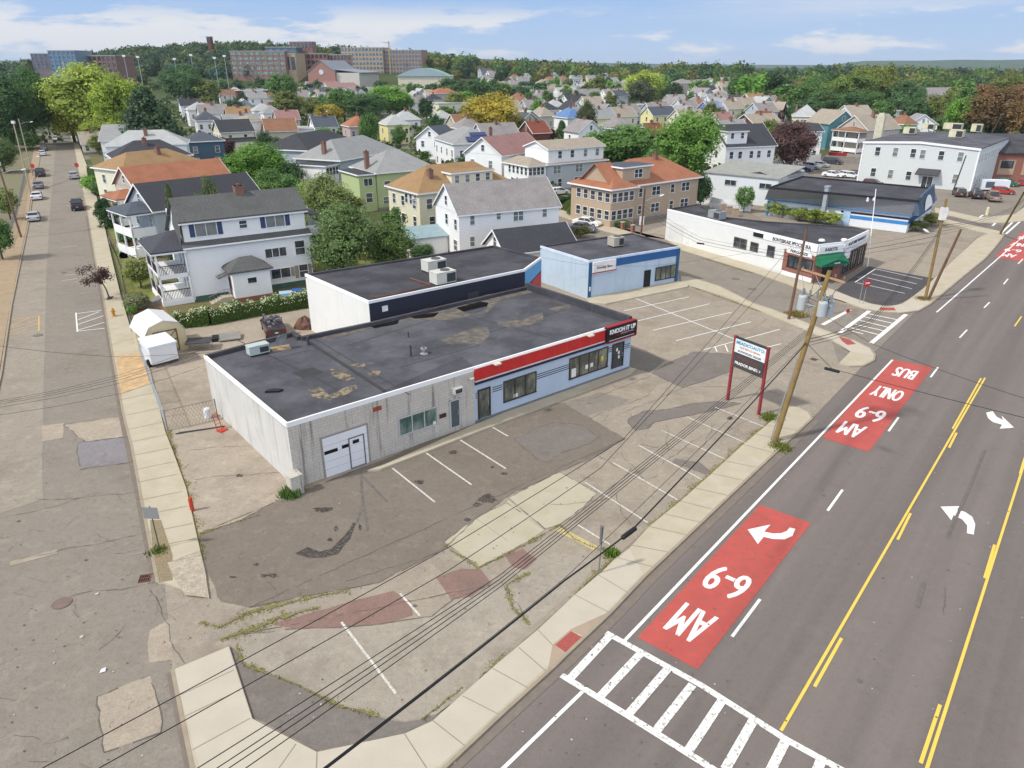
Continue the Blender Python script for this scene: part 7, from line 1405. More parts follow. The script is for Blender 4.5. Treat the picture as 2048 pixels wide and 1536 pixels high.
def lowgreen(n, seed):
    r_ = random.Random(seed); mb = MB(); tone = []
    for i in range(n):
        y = r_.uniform(150, 620); x = r_.uniform(-.62, .68)*y
        if y < 230 and -.75 < x/y < -.3: continue
        if x/y > .35 and y < 220: continue
        h = r_.uniform(1.5, 4.5); w = h*r_.uniform(.8, 1.4); z = hz(x, y); cs_ = []
        for q in range(26):
            d = Vector((r_.gauss(0, 1), r_.gauss(0, 1), abs(r_.gauss(0, 1)))).normalized(); p = Vector((x, y, z))+Vector((d.x*w*.5, d.y*w*.5, d.z*h)); a_ = Vector((r_.gauss(0, 1), r_.gauss(0, 1), r_.gauss(0, 1))).normalized()*h*.2; b_ = a_.orthogonal().normalized()*h*.15; mb.face([p-a_, p-b_, p+a_, p+b_]); tone.append(r_.random())
    me = mb.mesh('garden_shrubbery', LEAF); at = me.attributes.new('tone', 'FLOAT', 'FACE'); at.data.foreach_set('value', tone); o = tag(link('garden_shrubbery', me), kind='stuff'); setcol(o, '54683a')
lowgreen(1500, 9)
# weeds along the kerbs and cracks
def weeds(lines, name='weeds', dens=34, seed=1, w=.16, h=.14):
    r_ = random.Random(seed); mb = MB(); tone = []; ms = MB()
    for ln in lines:
        q = [P(*p, 0) for p in ln]
        for a, b in zip(q, q[1:]):
            k = max(1, int((b-a).length/.22)); d = b-a; nn = Vector((-d.y, d.x, 0)).normalized() if d.length else d; pw = w*.3; pa = a
            for i in range(1, k+1):
                c = a+d*i/k+nn*r_.uniform(-.05, .05); cw = w*r_.uniform(.05, .75)*(.3+.7*max(0, math.sin((i/k*d.length)*1.7+a.x)))
                ms.face([tuple(pa-nn*pw+Vector((0, 0, .039))), tuple(c-nn*cw+Vector((0, 0, .039))), tuple(c+nn*cw+Vector((0, 0, .039))), tuple(pa+nn*pw+Vector((0, 0, .039)))]); pa = c; pw = cw
    tag(link('moss', ms.mesh('moss', mat('moss', '7f7a45', .95, .3, 4, kind='paint', c2='8f8672', w0=.45, w1=.6, wa=.8, ps=6))), kind='stuff')
    for ln in lines:
        q = [P(*p, .02) for p in ln]
        for a, b in zip(q, q[1:]):
            n = int((b-a).length*dens*1.8); d = b-a; nn = Vector((-d.y, d.x, 0)).normalized() if d.length else d
            for i in range(n):
                t = r_.random(); dn = .35+.65*max(0, math.sin(t*d.length*2.1+a.x)); 
                if r_.random() > dn: continue
                p = a+d*t+nn*r_.gauss(0, w*.5*dn*1.6); s = r_.uniform(.012, .04); an = r_.uniform(0, 3.14); e = Vector((math.cos(an)*s, math.sin(an)*s, 0)); mb.face([p-e, p+e, p+e*.3+Vector((r_.gauss(0, .04), r_.gauss(0, .04), r_.uniform(.2, 1)*h*.6))]); tone.append(r_.random())
    me = mb.mesh(name, LEAF); at = me.attributes.new('tone', 'FLOAT', 'FACE'); at.data.foreach_set('value', tone); o = tag(link(name, me), kind='stuff'); return o
o = weeds([[(335, 862), (345, 900), (358, 940), (372, 975), (398, 1090), (408, 1120)], [(345, 890), (352, 930)], [(400, 1245), (440, 1255), (500, 1225), (600, 1200), (700, 1180)], [(440, 1280), (500, 1262), (560, 1235), (640, 1215)], [(1150, 1190), (1197, 1145), (1225, 1118)], [(1298, 1053), (1361, 1002), (1423, 947), (1486, 889), (1533, 850), (1570, 815)], [(1020, 1310), (960, 1360)], [(310, 1030), (320, 1080)]], dens=110, w=.3, seed=2); setcol(o, '87853a')
o = weeds([[(473, 1290), (489, 1330), (590, 1368), (684, 1415), (760, 1432)], [(888, 1092), (959, 1137)], [(1119, 1049), (1150, 1080), (1200, 1100)], [(960, 1135), (1060, 1085), (1120, 1050)], [(760, 938), (870, 895), (970, 857), (1060, 822), (1150, 785), (1262, 746)], [(845, 1440), (900, 1395), (925, 1375)], [(1013, 1170), (1025, 1215), (1060, 1250)], [(1015, 1170), (1060, 1145)], [(240, 800), (262, 880)], [(1610, 575), (1500, 545), (1400, 515)], [(1362, 566), (1525, 625)], [(400, 1068), (460, 1048), (520, 1030)]], dens=60, w=.14, seed=3); setcol(o, '7d8038')
def tuft(px, py, rx, n, c, label, h=.4, seed=1):
    r_ = random.Random(seed); b = P(px, py); o = thing('weed_clump', label, 'weeds', tuple(b)); mb = MB(); tone = []
    for i in range(n):
        p = Vector((r_.gauss(0, rx*.4), r_.gauss(0, rx*.4), 0)); s = r_.uniform(.03, .08); an = r_.uniform(0, 3.14); e = Vector((math.cos(an)*s, math.sin(an)*s, 0)); mb.face([p-e, p+e, p+Vector((r_.gauss(0, .1), r_.gauss(0, .1), r_.uniform(.4, 1)*h))]); tone.append(r_.random())
    me = mb.mesh('blades', LEAF); at = me.attributes.new('tone', 'FLOAT', 'FACE'); at.data.foreach_set('value', tone); q = link('blades', me, o); setcol(q, c)
tuft(583, 990, .6, 900, '64803f', 'bright green weed clump at the corner of the block garage', .6, 1); tuft(1558, 895, .8, 900, '77803a', 'ragged grass around the foot of the nearest utility pole', .3, 2); tuft(1222, 1108, .45, 400, '6f8a38', 'small green tuft beside the sign post on the corner', .3, 3); tuft(1545, 838, .9, 900, '6e7c38', 'patch of grass beside the right post of the red pylon sign', .25, 4); tuft(1592, 630, 1.1, 900, '8f8048', 'dry brown grass at the brown utility pole', .4, 5); tuft(1845, 600, .9, 500, '8a7c48', 'dry grass at the feet of the two crossing poles', .4, 6); tuft(318, 1105, .5, 500, '6c7a38', 'weeds around the green sign post', .3, 7)

# ================================================================ vehicles
TYRE = mat('tyre', '1e1e20', .9); RIM = mat('rim', 'b9babd', .35, .05, metal=.7); CG = mat('car glass', '20262c', .06, .1, spec=.9); LAMPW = mat('headlamp', 'e6e7e4', .2); LAMPR = mat('tail lamp', '8e1f22', .3); PLATE = mat('number plate', 'd8d8d2', .5)
PROF = dict(sedan=dict(L=4.7, W=1.82, H=1.45, hood=1.05, boot=.85, belt=.92, nose=.72, sill=.28, hz=.86, bz=.98), suv=dict(L=4.6, W=1.88, H=1.68, hood=.98, boot=.12, belt=1.05, nose=.85, sill=.34, hz=1.0, bz=1.12), pickup=dict(L=5.6, W=1.98, H=1.85, hood=1.25, boot=2.0, belt=1.18, nose=.98, sill=.42, hz=1.12, bz=1.12), hatch=dict(L=4.2, W=1.76, H=1.5, hood=.9, boot=.1, belt=.95, nose=.75, sill=.28, hz=.9, bz=1.0), minivan=dict(L=5.0, W=1.95, H=1.75, hood=.8, boot=.08, belt=1.05, nose=.85, sill=.3, hz=1.0, bz=1.1))
CARC = {}
def carmesh(kind):
    if kind in CARC: return CARC[kind]
    p = PROF[kind]; L, Wd_, Hh = p['L'], p['W'], p['H']; x0, x1 = -L/2, L/2; w = Wd_/2
    # side outline of the lower body, front at +x
    out = [(x0+.02, p['sill']), (x0-.0, p['sill']+.25), (x0+.04, p['bz']-.12), (x0+.15, p['bz']), (x0+p['boot']+.25, p['bz']+.02), (0, p['belt']+.03), (x1-p['hood']-.35, p['hz']+.06), (x1-p['hood']*.4, p['hz']-.04), (x1-.18, p['nose']), (x1-.02, p['nose']-.2), (x1, p['sill']+.12), (x1-.08, p['sill'])]
    mb = MB(); n = len(out)
    secs = [(-w, .0), (-w+.0, 1), (-w*.86, 1.), ]
    def sec(y, ins): return [(x*(1-ins*.02), y, z-ins*.0) for x, z in out]
    ys = [(-w*.9, .06), (-w, 0), (-w*.0, -.0), (w, 0), (w*.9, .06)]
    vs = []
    for y, dz in ((-w*.97, 0), (-w*.985, 1), (-w*.86, 2), (w*.86, 2), (w*.985, 1), (w*.97, 0)):
        for x, z in out:
            top = z > p['nose']-.25
            zz = z-(.05 if (dz == 1 and top) else .0)+(.015 if dz == 2 and top else 0); xx = x*(.985 if dz == 2 and not top else 1.)
            if dz == 0: zz = min(z, p['nose']-.12)
            vs.append((xx if dz != 0 else x*.985, y, zz))
    fs = [(j*n+i, j*n+(i+1) % n, (j+1)*n+(i+1) % n, (j+1)*n+i) for j in range(5) for i in range(n)]+[tuple(range(n))[::-1], tuple(range(5*n, 6*n))]
    mb.add(vs, fs); body = mb.mesh('body', [TYRE], False)
    # cabin: glass house and roof panel
    cb0 = x0+p['boot']+.05; cb1 = x1-p['hood']-.1; rf0 = cb0+(.45 if kind in ('sedan',) else .22); rf1 = cb1-.75; zb = p['belt']+.0
    if kind == 'pickup': rf0 = cb0+.15
    g = MB().add([(cb0, -w*.93, zb), (cb1, -w*.93, zb), (cb1, w*.93, zb), (cb0, w*.93, zb), (rf0, -w*.74, Hh-.06), (rf1, -w*.74, Hh-.06), (rf1, w*.74, Hh-.06), (rf0, w*.74, Hh-.06)], [(0, 1, 5, 4), (1, 2, 6, 5), (2, 3, 7, 6), (3, 0, 4, 7)])
    glass = g.mesh('window_glass', CG)
    r = MB().slab([(rf0-.05, -w*.76, Hh-.05), (rf1+.05, -w*.76, Hh-.05), (rf1+.05, w*.76, Hh-.05), (rf0-.05, w*.76, Hh-.05)], .05); r.add([(rf0, -w*.66, Hh-.048), (rf1-.05, -w*.66, Hh-.048), (rf1-.05, w*.66, Hh-.048), (rf0, w*.66, Hh-.048), (rf0+.2, -w*.5, Hh), (rf1-.3, -w*.5, Hh), (rf1-.3, w*.5, Hh), (rf0+.2, w*.5, Hh)], [(0, 1, 5, 4), (1, 2, 6, 5), (2, 3, 7, 6), (3, 0, 4, 7), (4, 5, 6, 7)])
    for s in (-1, 1):
        for xa, xb in ((cb0, rf0), (cb1, rf1), ((cb0+cb1)/2, (rf0+rf1)/2)): r.tube((xa, s*w*.935, zb), (xb, s*w*.75, Hh-.07), .035, n=5)
    if kind in ('suv', 'minivan', 'hatch'):
        for s in (-1, 1): r.tube((cb0+.9, s*w*.935, zb), (rf0+.7, s*w*.75, Hh-.07), .05, n=5)
    roof = r.mesh('roof', [TYRE])
    ty = MB().tube((0, -.11, 0), (0, .11, 0), .33, n=18).mesh('tyre', TYRE); ri = MB().tube((0, -.12, 0), (0, .12, 0), .2, n=12).mesh('rim', RIM)
    hl = MB().box(-.05, -.2, -.07, .03, .2, .07).mesh('headlight', LAMPW); tl = MB().box(-.03, -.16, -.1, .05, .16, .1).mesh('tail_light', LAMPR); mi = MB().box(-.1, -.06, -.06, .1, .12, .08).mesh('mirror', BLACKM); pl = MB().box(-.02, -.16, -.05, .0, .16, .05).mesh('number_plate', PLATE)
    CARC[kind] = (body, glass, roof, ty, ri, hl, tl, mi, pl, (cb0, cb1)); return CARC[kind]
def carat(loc, head, kind, col, label, group=None, cargo=False):
    """head: compass heading of the front, degrees from +Y clockwise"""
    p = PROF[kind]; body, glass, roof, ty, ri, hl, tl, mi, pl, cb = carmesh(kind); L, w = p['L'], p['W']/2
    o = thing('pickup_truck' if kind == 'pickup' else 'parked_car', label, 'pickup truck' if kind == 'pickup' else 'car', (loc[0], loc[1], loc[2] if len(loc) > 2 else .02), R(90-head), group)
    pm = mat('car paint '+col, col, .25, .02, spec=.7)
    for nm, me in (('body', body), ('roof', roof)):
        q = link(nm, me, o); q.material_slots[0].link = 'OBJECT'; q.material_slots[0].material = pm
    link('window_glass', glass, o)
    for x in (-L*.31, L*.31):
        for s in (-1, 1): t = link('wheel', ty, o, (x, s*(w-.1), .33)); link('rim', ri, t)
    for s in (-1, 1): link('headlight', hl, o, (L/2-.08, s*w*.72, p['nose']-.12)); link('tail_light', tl, o, (-L/2-.0, s*w*.76, p['bz']-.25)); link('mirror', mi, o, (cb[1]-.55, s*(w+.02), p['belt']+.08))
    link('number_plate', pl, o, (-L/2-.01, 0, p['sill']+.35))
    if kind == 'pickup': part('cargo_bed', MB().box(-L/2+.12, -w+.12, p['bz']+.0, -L/2+1.95, w-.12, p['bz']+.03), BLACKM, o)
    return o
def car(px, py, *a, **k): c = P(px, py); return carat((c.x, c.y), *a, **k)
G1 = 'cars parked along the left street'
SA = -29.5
car(69, 440, SA+180+180, 'sedan', 'b9bdc2', 'silver sedan nearest the camera on the left side of the street', G1); car(75, 398, SA, 'sedan', 'e4e6e8', 'white sedan second from the front on the left side of the street', G1); car(78, 376, SA, 'sedan', '8b8f93', 'grey sedan parked in front of the dark truck', G1); car(82, 352, SA, 'pickup', '34364a', 'dark navy truck parked fourth in the left line', G1)
car(86, 311, SA, 'hatch', 'dfe1e3', 'white hatchback past the cross street', G1); car(89, 301, SA, 'suv', '6a6d72', 'dark grey car farthest up the left line', G1)
car(156, 418, SA, 'pickup', '2c3040', 'dark blue pickup truck driving away on the right side', None); car(149, 357, SA, 'suv', 'b4b7ba', 'silver estate car ahead of the dark pickup', None); car(112, 281, SA+180, 'hatch', 'e2e3e4', 'tiny white car far up the street', None)
car(1174, 452, 120, 'sedan', 'eff0f1', 'white sedan parked in front of the brown house'); car(1164, 463, 120, 'sedan', '5c6273', 'slate blue sedan behind the shrubs next to the white sedan'); car(1176, 405, 62, 'suv', 'eeeeef', 'white car in the drive beside the brown house'); car(1118, 389, 62, 'hatch', 'e8e9ea', 'white car end beside the grey house')
G2 = 'cars in the lot behind the white shed'
for x, y, hd, k, c, l in ((1665, 328, 130, 'minivan', '3c4148', 'dark grey minivan at the back of the lot'), (1640, 334, 130, 'sedan', 'a3a6a4', 'silver sedan beside the dark minivan'), (1622, 338, 130, 'suv', 'c3c5c6', 'pale silver car second from the minivan'), (1606, 342, 130, 'sedan', '2e3c66', 'navy blue car in the row behind the shed'), (1590, 346, 130, 'hatch', 'd8dadb', 'white car partly behind the shed roof'), (1575, 341, 130, 'sedan', '4b3f5a', 'dark purple car behind the shed roof'), (1568, 347, 130, 'sedan', '60656b', 'grey car end behind the shed roof')): car(x, y, hd, k, c, l, G2)
o = thing('skip', 'red open waste skip behind the dark minivan', 'skip', tuple(P(1674, 317)), R(-30)); part('bin', MB().add([(-2, -1, 0), (2, -1, 0), (2, 1, 0), (-2, 1, 0), (-2.4, -1.2, 1.5), (2.4, -1.2, 1.5), (2.4, 1.2, 1.5), (-2.4, 1.2, 1.5)], [(0, 3, 2, 1), (0, 1, 5, 4), (1, 2, 6, 5), (2, 3, 7, 6), (3, 0, 4, 7)]), mat('skip red', 'a02c2c', .6, .1), o); part('inside', MB().box(-2.1, -1.05, .8, 2.1, 1.05, 1.0), mat('rubble', '6b5a50'), o)
G3 = 'cars beside the office building'
for x, y, hd, k, c, l in ((1665, 354, 130, 'sedan', 'eeeff0', 'white sedan leftmost behind the mansard roof'), (1690, 354, 130, 'sedan', 'e3e5e6', 'white sedan between a white and a brown car'), (1703, 356, 130, 'hatch', 'ecedee', 'white hatchback touching the brown car'), (1718, 355, 130, 'suv', '6b5450', 'brown car beside the office wall'), (1745, 372, 130, 'hatch', '6d3a3c', 'maroon car half hidden behind the mansard')): car(x, y, hd, k, c, l, G3)
G4 = 'cars in front of the office building'
for x, y, hd, k, c, l in ((1917, 392, 20, 'suv', '4d3f3c', 'dark brown suv nearest the office corner'), (1950, 396, 20, 'suv', '2e3038', 'black suv between the brown one and the tan pickup'), (1984, 401, 20, 'pickup', '9c8a78', 'tan and silver pickup truck at the kerb end')): car(x, y, hd, k, c, l, G4)
car(2012, 372, 130, 'suv', '3e6b52', 'green and silver suv side on at the right'); car(2048, 372, 130, 'sedan', 'b03238', 'red car at the right edge of the lot'); car(2040, 336, 130, 'sedan', 'e8e9ea', 'white sedan in front of the brick building'); car(2005, 388, 110, 'hatch', 'b23a30', 'small red car behind the white trailer')
# ================================================================ street furniture
WOODP = mat('pole wood', '8b7448', .9, .15, 3, streak=.3, sc='5d4b30'); WOODD = mat('pole wood brown', '765a48', .9, .15, 3, streak=.3, sc='4a382e'); WOODG = mat('pole wood grey', '8b7f70', .9, .12, 3)
CABLE = mat('cable', '26272a', .6, .05); TRG = mat('transformer grey', 'b3b8b8', .5, .05, 2)
def pole(base, topx, topy, top_z, r, m, label, group='wooden utility poles'):
    b = P(*base, 0); t = P(topx, topy, top_z); o = thing('utility_pole', label, 'utility pole', tuple(b), 0, group); d = t-b
    part('shaft', MB().path([(0, 0, -.1), tuple(d*.33), tuple(d*.66), tuple(d)], [r, r*.93, r*.84, r*.74], 12), m, o, smooth=True); return o, b, t, d
pA, bA, tA, dA = pole((1548, 885), 1660, 541, 12.0, .2, WOODP, 'tall leaning yellowish utility pole with crossarm and transformers nearest the road')
up = RD*-.35+RN*.94; ca = Vector((RN.x*.9-RD.x*.2, RN.y*.9-RD.y*.2, 0)).normalized()
c = dA*.965
part('crossarm', MB().tube(tuple(c-ca*1.9+Vector((0, 0, .12))), tuple(c+ca*1.2-Vector((0, 0, .1))), .085, n=4), mat('crossarm wood', 'b08a6a', .9, .1), pA)
mb = MB(); [mb.lathe([(0, 0), (.05, 0), (.07, .06), (.04, .1), (.06, .16), (0, .2)], 8, c=tuple(c+ca*s+Vector((0, 0, .1)))) for s in (-1.8, -1.1, .5, 1.1)]
part('insulator', mb, mat('insulator', '8b7b74', .4), pA)
part('brace', MB().tube(tuple(c+ca*-.9+Vector((0, 0, .02))), tuple(dA*.88), .02, n=5).tube(tuple(c+ca*.8), tuple(dA*.88), .02, n=5), GALV, pA)
for s, e, k in ((-1.15, 0, 0), (.38, .25, 1), (.62, -.45, 2)):
    q = dA*.80+ca*s+RD*e*-1; mb = MB().lathe([(0, 0), (.27, .02), (.3, .08), (.3, .95), (.26, 1.03), (.1, 1.08), (0, 1.1)], 18); t = part('transformer', mb, TRG, pA, smooth=False, loc=tuple(q-Vector((0, 0, .5))))
    part('bushing', MB().lathe([(.05, 1.05), (.07, 1.15), (.04, 1.2), (.07, 1.27), (.03, 1.4)], 8, c=(.1, .05, 0)).lathe([(.05, 1.05), (.07, 1.15), (.04, 1.2), (.07, 1.27), (.03, 1.4)], 8, c=(-.12, -.05, 0)), mat('porcelain', '8d9292', .3), t)
mb = MB()
rr = random.Random(8)
for k in range(14): a_ = dA*rr.uniform(.78, .93)+ca*rr.uniform(-1.3, .9); b_ = dA*rr.uniform(.80, .96)+ca*rr.uniform(-1.3, .9); mb.path([tuple(a_), tuple((a_+b_)/2-Vector((0, 0, .15))), tuple(b_)], .018, 4)
part('jumper_wire', mb, CABLE, pA); mb = MB()
for k in range(5): q = dA*.86+ca*(-1.3+.5*k); mb.box(q.x-.06, q.y-.06, q.z-.2, q.x+.06, q.y+.06, q.z+.25)
part('cutout', mb, mat('porcelain', '8d9292'), pA); part('bracket', MB().tube(tuple(dA*.8+ca*-1.2), tuple(dA*.8+ca*.7), .05, n=6), GALV, pA)
part('conduit', MB().path([tuple(dA*.0+RN*-.27), tuple(dA*.33+RN*-.27), tuple(dA*.5+RN*-.25)], .05, 6), GALV, pA)
pB, bB, tB, dB = pole((1577, 640), 1614, 455, 9.6, .15, WOODD, 'brown slimmer utility pole at the side street corner')
pC, bC, tC, dC = pole((1850, 600), 1893, 398, 11.0, .17, WOODP, 'greenish utility pole at the market lot corner'); pD, bD, tD, dD = pole((1856, 600), 1922, 459, 8.2, .16, WOODD, 'dark shorter pole crossing the greenish one')
part('tie_bar', MB().tube(tuple(dC*.75), tuple(dC*.75+Vector((2.6, .6, .1))), .03, n=5), mat('tie rust', '8b5044'), pC); part('ballast_box', MB().box(dC.x*.86-.3, dC.y*.86-.25, dC.z*.80, dC.x*.86+.3, dC.y*.86+.25, dC.z*.92), mat('lamp white', 'e9e6e0'), pC)
pE, bE, tE, dE = pole((2000, 468), 2048, 385, 8.5, .16, WOODP, 'wooden pole at the second side street corner on the right edge'); pF, bF, tF, dF = pole((1905, 385), 1932, 312, 9.3, .14, WOODG, 'grey pole in front of the office building')
pG, bG, tG, dG = pole((1282, 470), 1290, 378, 7.5, .15, WOODD, 'dark pole beside the brown two family house'); pH, bH, tH, dH = pole((43, 476), -4, 330, 10.5, .16, WOODD, 'brown pole with street lamp arm nearest on the left pavement', )
pI, bI, tI, dI = pole((62, 388), 27, 247, 12.0, .16, WOODG, 'grey pole with white box lamp on the left pavement'); pJ, bJ, tJ, dJ = pole((66, 352), 37, 238, 12.0, .15, WOODG, 'pale pole leaning behind the grey one on the left'); pK, bK, tK, dK = pole((66, 275), 49, 224, 10.0, .14, WOODG, 'farther pole with curved lamp arm up the left street')
pL_, bL, tL, dL = pole((436, 320), 418, 236, 10.5, .13, WOODG, 'pole with small lamp beside the cream house'); pM_, bM_, tM, dM = pole((602, 425), 600, 345, 7.0, .09, WOODG, 'thin grey pole in the back garden trees')
pole((1860, 300), 1856, 240, 9.5, .14, WOODG, 'pole rising beyond the beige porches') ; pole((1965, 300), 2006, 225, 12, .2, WOODG, 'pale pole behind the big office roof')
pN, bN, tN, dN = pole((830, 300), 818, 212, 9, .12, WOODG, 'grey pole between the yellow house and the dark conifers'); pole((1712, 300), 1722, 243, 8.5, .12, WOODG, 'slim pole in front of the beige porches')
pO = P(4, 640); o, *_ = pole((-2, 640), -8, 585, 6, .15, WOODG, 'pole foot at the left picture edge') if False else (None,)
def lamparm(po, at, vec, lab=None):
    v = Vector(vec); part('lamp_arm', MB().path([tuple(at), tuple(at+v*.5+Vector((0, 0, .25))), tuple(at+v)], .035, 6), GALV, po); q = at+v; d = v.normalized()
    part('lamp_head', MB().path([tuple(q-d*.1), tuple(q+d*.2), tuple(q+d*.6)], [.06, .14, .08], 8), mat('lamp white', 'e9e6e0'), po)
lamparm(pC, dC*.62, (-RN.x*-1.2-1.9, -RN.y*.4+.2, .6)); lamparm(pH, dH*.88, (2.9, .6, .5)); lamparm(pI, dI*.45, (2.6, .9, .6)); lamparm(pJ, dJ*.9, (2.2, .8, .5)); lamparm(pK, dK*.6, (2.4, .9, 1.4)); lamparm(pG, dG*.72, (2.4, .2, .9)); lamparm(pL_, dL*.85, (.6, -.3, .1))
part('box_lamp', MB().box(dH.x-.3, dH.y-.25, dH.z-.1, dH.x+.3, dH.y+.25, dH.z+.5), mat('lamp white', 'e9e6e0'), pH); part('box_lamp', MB().box(dI.x-.35, dI.y-.25, dI.z-.0, dI.x+.35, dI.y+.25, dI.z+.55), mat('lamp white', 'e9e6e0'), pI); part('meter_box', MB().box(-.35-.1, -.35, 1.6, .25, -.15, 2.9), mat('lamp white', 'e9e6e0'), pG)
# wires: (start, end) world points joined by a sagging cable
def wire(label, pts, r=.02, sag=.6, group='overhead wires', n=18):
    pts = [Vector(p) for p in pts]; o = None; path = []
    for a, b in zip(pts, pts[1:]):
        for i in range(n): t = i/n; path.append(a.lerp(b, t)-Vector((0, 0, 4*sag*t*(1-t)*min(1, (b-a).length/30))))
    path.append(pts[-1]); r = r*.78; c0 = path[0]
    o = tag(link('overhead_wire', MB().path([p-c0 for p in path], r, 5).mesh('overhead_wire', CABLE)), label, 'wire', group); o.location = c0; return o
att = lambda b, d, f, off=(0, 0, 0): b+d*f+Vector(off)
q1 = att(bA, dA, .60)
W8 = [wire('thick black cable bundle sweeping from the tall pole over the pavement to the bottom edge', [q1, P(1262, 1062, 7.2), P(1130, 1160, 7.5), P(640, 1545, 9.3), P(420, 1720, 9.6)], .045, .15, None)]
o = thing('cable_splice', 'black splice case hanging on the thick cable above the corner', 'splice case', tuple(P(1258, 1066, 7.2)), 0); d = (P(1130, 1160, 7.5)-P(1262, 1062, 7.2)).normalized(); part('case', MB().path([tuple(d*-.5), tuple(d*-.45), tuple(d*.45), tuple(d*.5)], [.04, .1, .1, .04], 8), CABLE, o)
wire('thin wire just above the thick cable bundle', [q1+Vector((0, 0, .1)), P(1130, 1156, 7.62), P(640, 1541, 9.4), P(420, 1715, 9.7)], .014, .15, None)
WG = 'parallel thin wires crossing the parking lot'
for k, (e, f) in enumerate((((389, 1540), .70), ((428, 1540), .685), ((452, 1540), .67), ((486, 1540), .655))):
    wire('one of four thin parallel wires crossing the front lot to the bottom edge', [att(bA, dA, f), P(1000, 1150+k*8, 8.6), P(e[0], e[1], 9.8), P(e[0]-160, e[1]+120, 10)], .017, .1, WG)
wire('upper single wire from the brown pole over the shop front to the bottom left', [tB, P(1247, 878, 9.2), P(900, 1093, 9.3), P(200, 1474, 10), P(40, 1560, 10)], .017, .1, None); wire('lower single wire from the brown pole over the lot to the bottom left', [att(bB, dB, .8), P(1200, 937, 8.8), P(900, 1139, 9), P(200, 1535, 10), P(60, 1620, 10)], .017, .1, None)
for k in range(3): wire('one of three main cables from the tall pole to the crossing poles', [att(bA, dA, .62-.02*k), P(1740, 640+k*6, 7.2), att(bC, dC, .72-.03*k), att(bE, dE, .72-.05*k, (0, 0, 0)), P(2140, 300, 8)], (.03, .025, .016)[k], .5, 'cables along the road')
wire('black cable with splice running right from the tall pole across the road', [q1, P(1665, 738, 7), P(2060, 838, 8.6)], .022, .1, None); o = thing('cable_splice', 'black splice case on the cable right of the tall pole', 'splice case', tuple(P(1664, 740, 7.0)), 0); d = (P(2060, 838, 8.6)-P(1665, 738, 7)).normalized(); part('case', MB().path([tuple(d*-.55), tuple(d*-.5), tuple(d*.5), tuple(d*.55)], [.03, .1, .1, .03], 8), CABLE, o)
wire('wire curving from the transformer pole down to the right edge', [att(bA, dA, .78), P(1750, 690, 8.5), P(2060, 800, 9)], .016, .3, None)
for k, (a_, b_) in enumerate((((1290, 410), (1615, 505)), ((1290, 420), (1613, 520)), ((1290, 432), (1640, 530)))): wire('one of three wires from the dark pole past the white market wall', [att(bG, dG, .75-.1*k), P(1400, 487+k*6-12, 6.2), att(bB, dB, .72-.04*k), att(bC, dC, .7-.05*k)], (.016, .03, .02)[k], .3, 'wires past the market')
o = thing('cable_splice', 'black splice case on the wire in front of the white market', 'splice case', tuple(P(1401, 487, 6.2)), 0); part('case', MB().tube((-.4, 0, .05), (.4, 0, -.05), .09, n=8), CABLE, o)
for k in range(2): wire('one of two thin wires from the tall pole back to the brown pole', [att(bA, dA, .9-.2*k), att(bB, dB, .95-.3*k)], .014, .3, 'short wires between poles')
for k, (y0, y1) in enumerate(((806, 748), (809, 753), (812, 758), (818, 765), (832, 786))): wire('one of five thin wires crossing the left street in front of the fence', [P(-60, y0+6, 6.5), P(110, (y0+y1)/2+4, 6.3), P(245, y1, 6.4), P(400, y1-52, 6.8)], .012, .1, 'wires crossing the left street')
wire('single wire crossing the street above the hydrant', [P(-60, 684, 6), P(100, 704, 5.6), P(240, 714, 5.7), P(420, 705, 6.5)], .016, .1, None); wire('pale service wire crossing the far end of the left street', [tI, P(180, 252, 9.8), P(420, 243, 10.4)], .02, .3, None); wire('second pale wire over the end of the left street', [tJ, P(300, 249, 9.5), tL], .02, .3, None)
wire('wire running from the left street pole to the blue shop', [P(1085, 515, 4.2), P(1172, 530, 4.2), P(1300, 532, 4.3), P(1500, 505, 7), att(bB, dB, .8)], .014, .2, None)
wire('long thin wire over the far roofs', [tL, P(600, 238, 9.5), tN, P(1100, 250, 8)], .02, .4, None)
# pylon sign
a = P(1455, 800); b = P(1517, 829); d = (b-a); w = d.length; rz = math.atan2(d.y, d.x); o = thing('pylon_sign', 'two post red pylon sign with white upper board and dark lower board beside the road', 'sign', tuple(a), rz)
hs = 5.3; PR = mat('post red', '93383c', .6, .1, dirt=.1); tr = P(1539, 698, 4.9)
for x in (0, w): part('post', MB().box(x-.09, -.09, 0, x+.09, .09, hs+(.05 if not x else .0)).box(x-.12, -.12, hs-.0, x+.12, .12, hs+.08), PR, o)
ub = part('upper_board', MB().box(.1, -.1, hs-1.15, w-.1, .1, hs-.05), mat('sign board white', 'e9ebea', .5), o); lb = part('lower_board', MB().box(.1, -.12, hs-2.35, w-.1, .12, hs-1.2), mat('sign board brown grey', '4e4a48', .6, .1), o)
part('board_frame', MB().box(.09, -.14, hs-.05, w-.09, .14, hs+.03).box(.09, -.13, hs-1.2, w-.09, .13, hs-1.15), mat('frame dark', '3b3a3d'), ub)
lettering('MEADICOAUTO:', .34, mat('letter turquoise', '3f9fb5'), ub, (w/2, -.105, hs-.34), sx=(w-.3)/2.6*.98); lettering('SALES SERVICE REPAIRS', .2, mat('letter orange', 'c98a6a'), ub, (w/2, -.105, hs-.66), sx=(w-.4)/2.4*.85, bold=False); lettering('AUTHORIZED DEALER', .22, mat('letter black', '2a2725'), ub, (w/2, -.105, hs-.98), sx=(w-.4)/2.4*.9, bold=False)
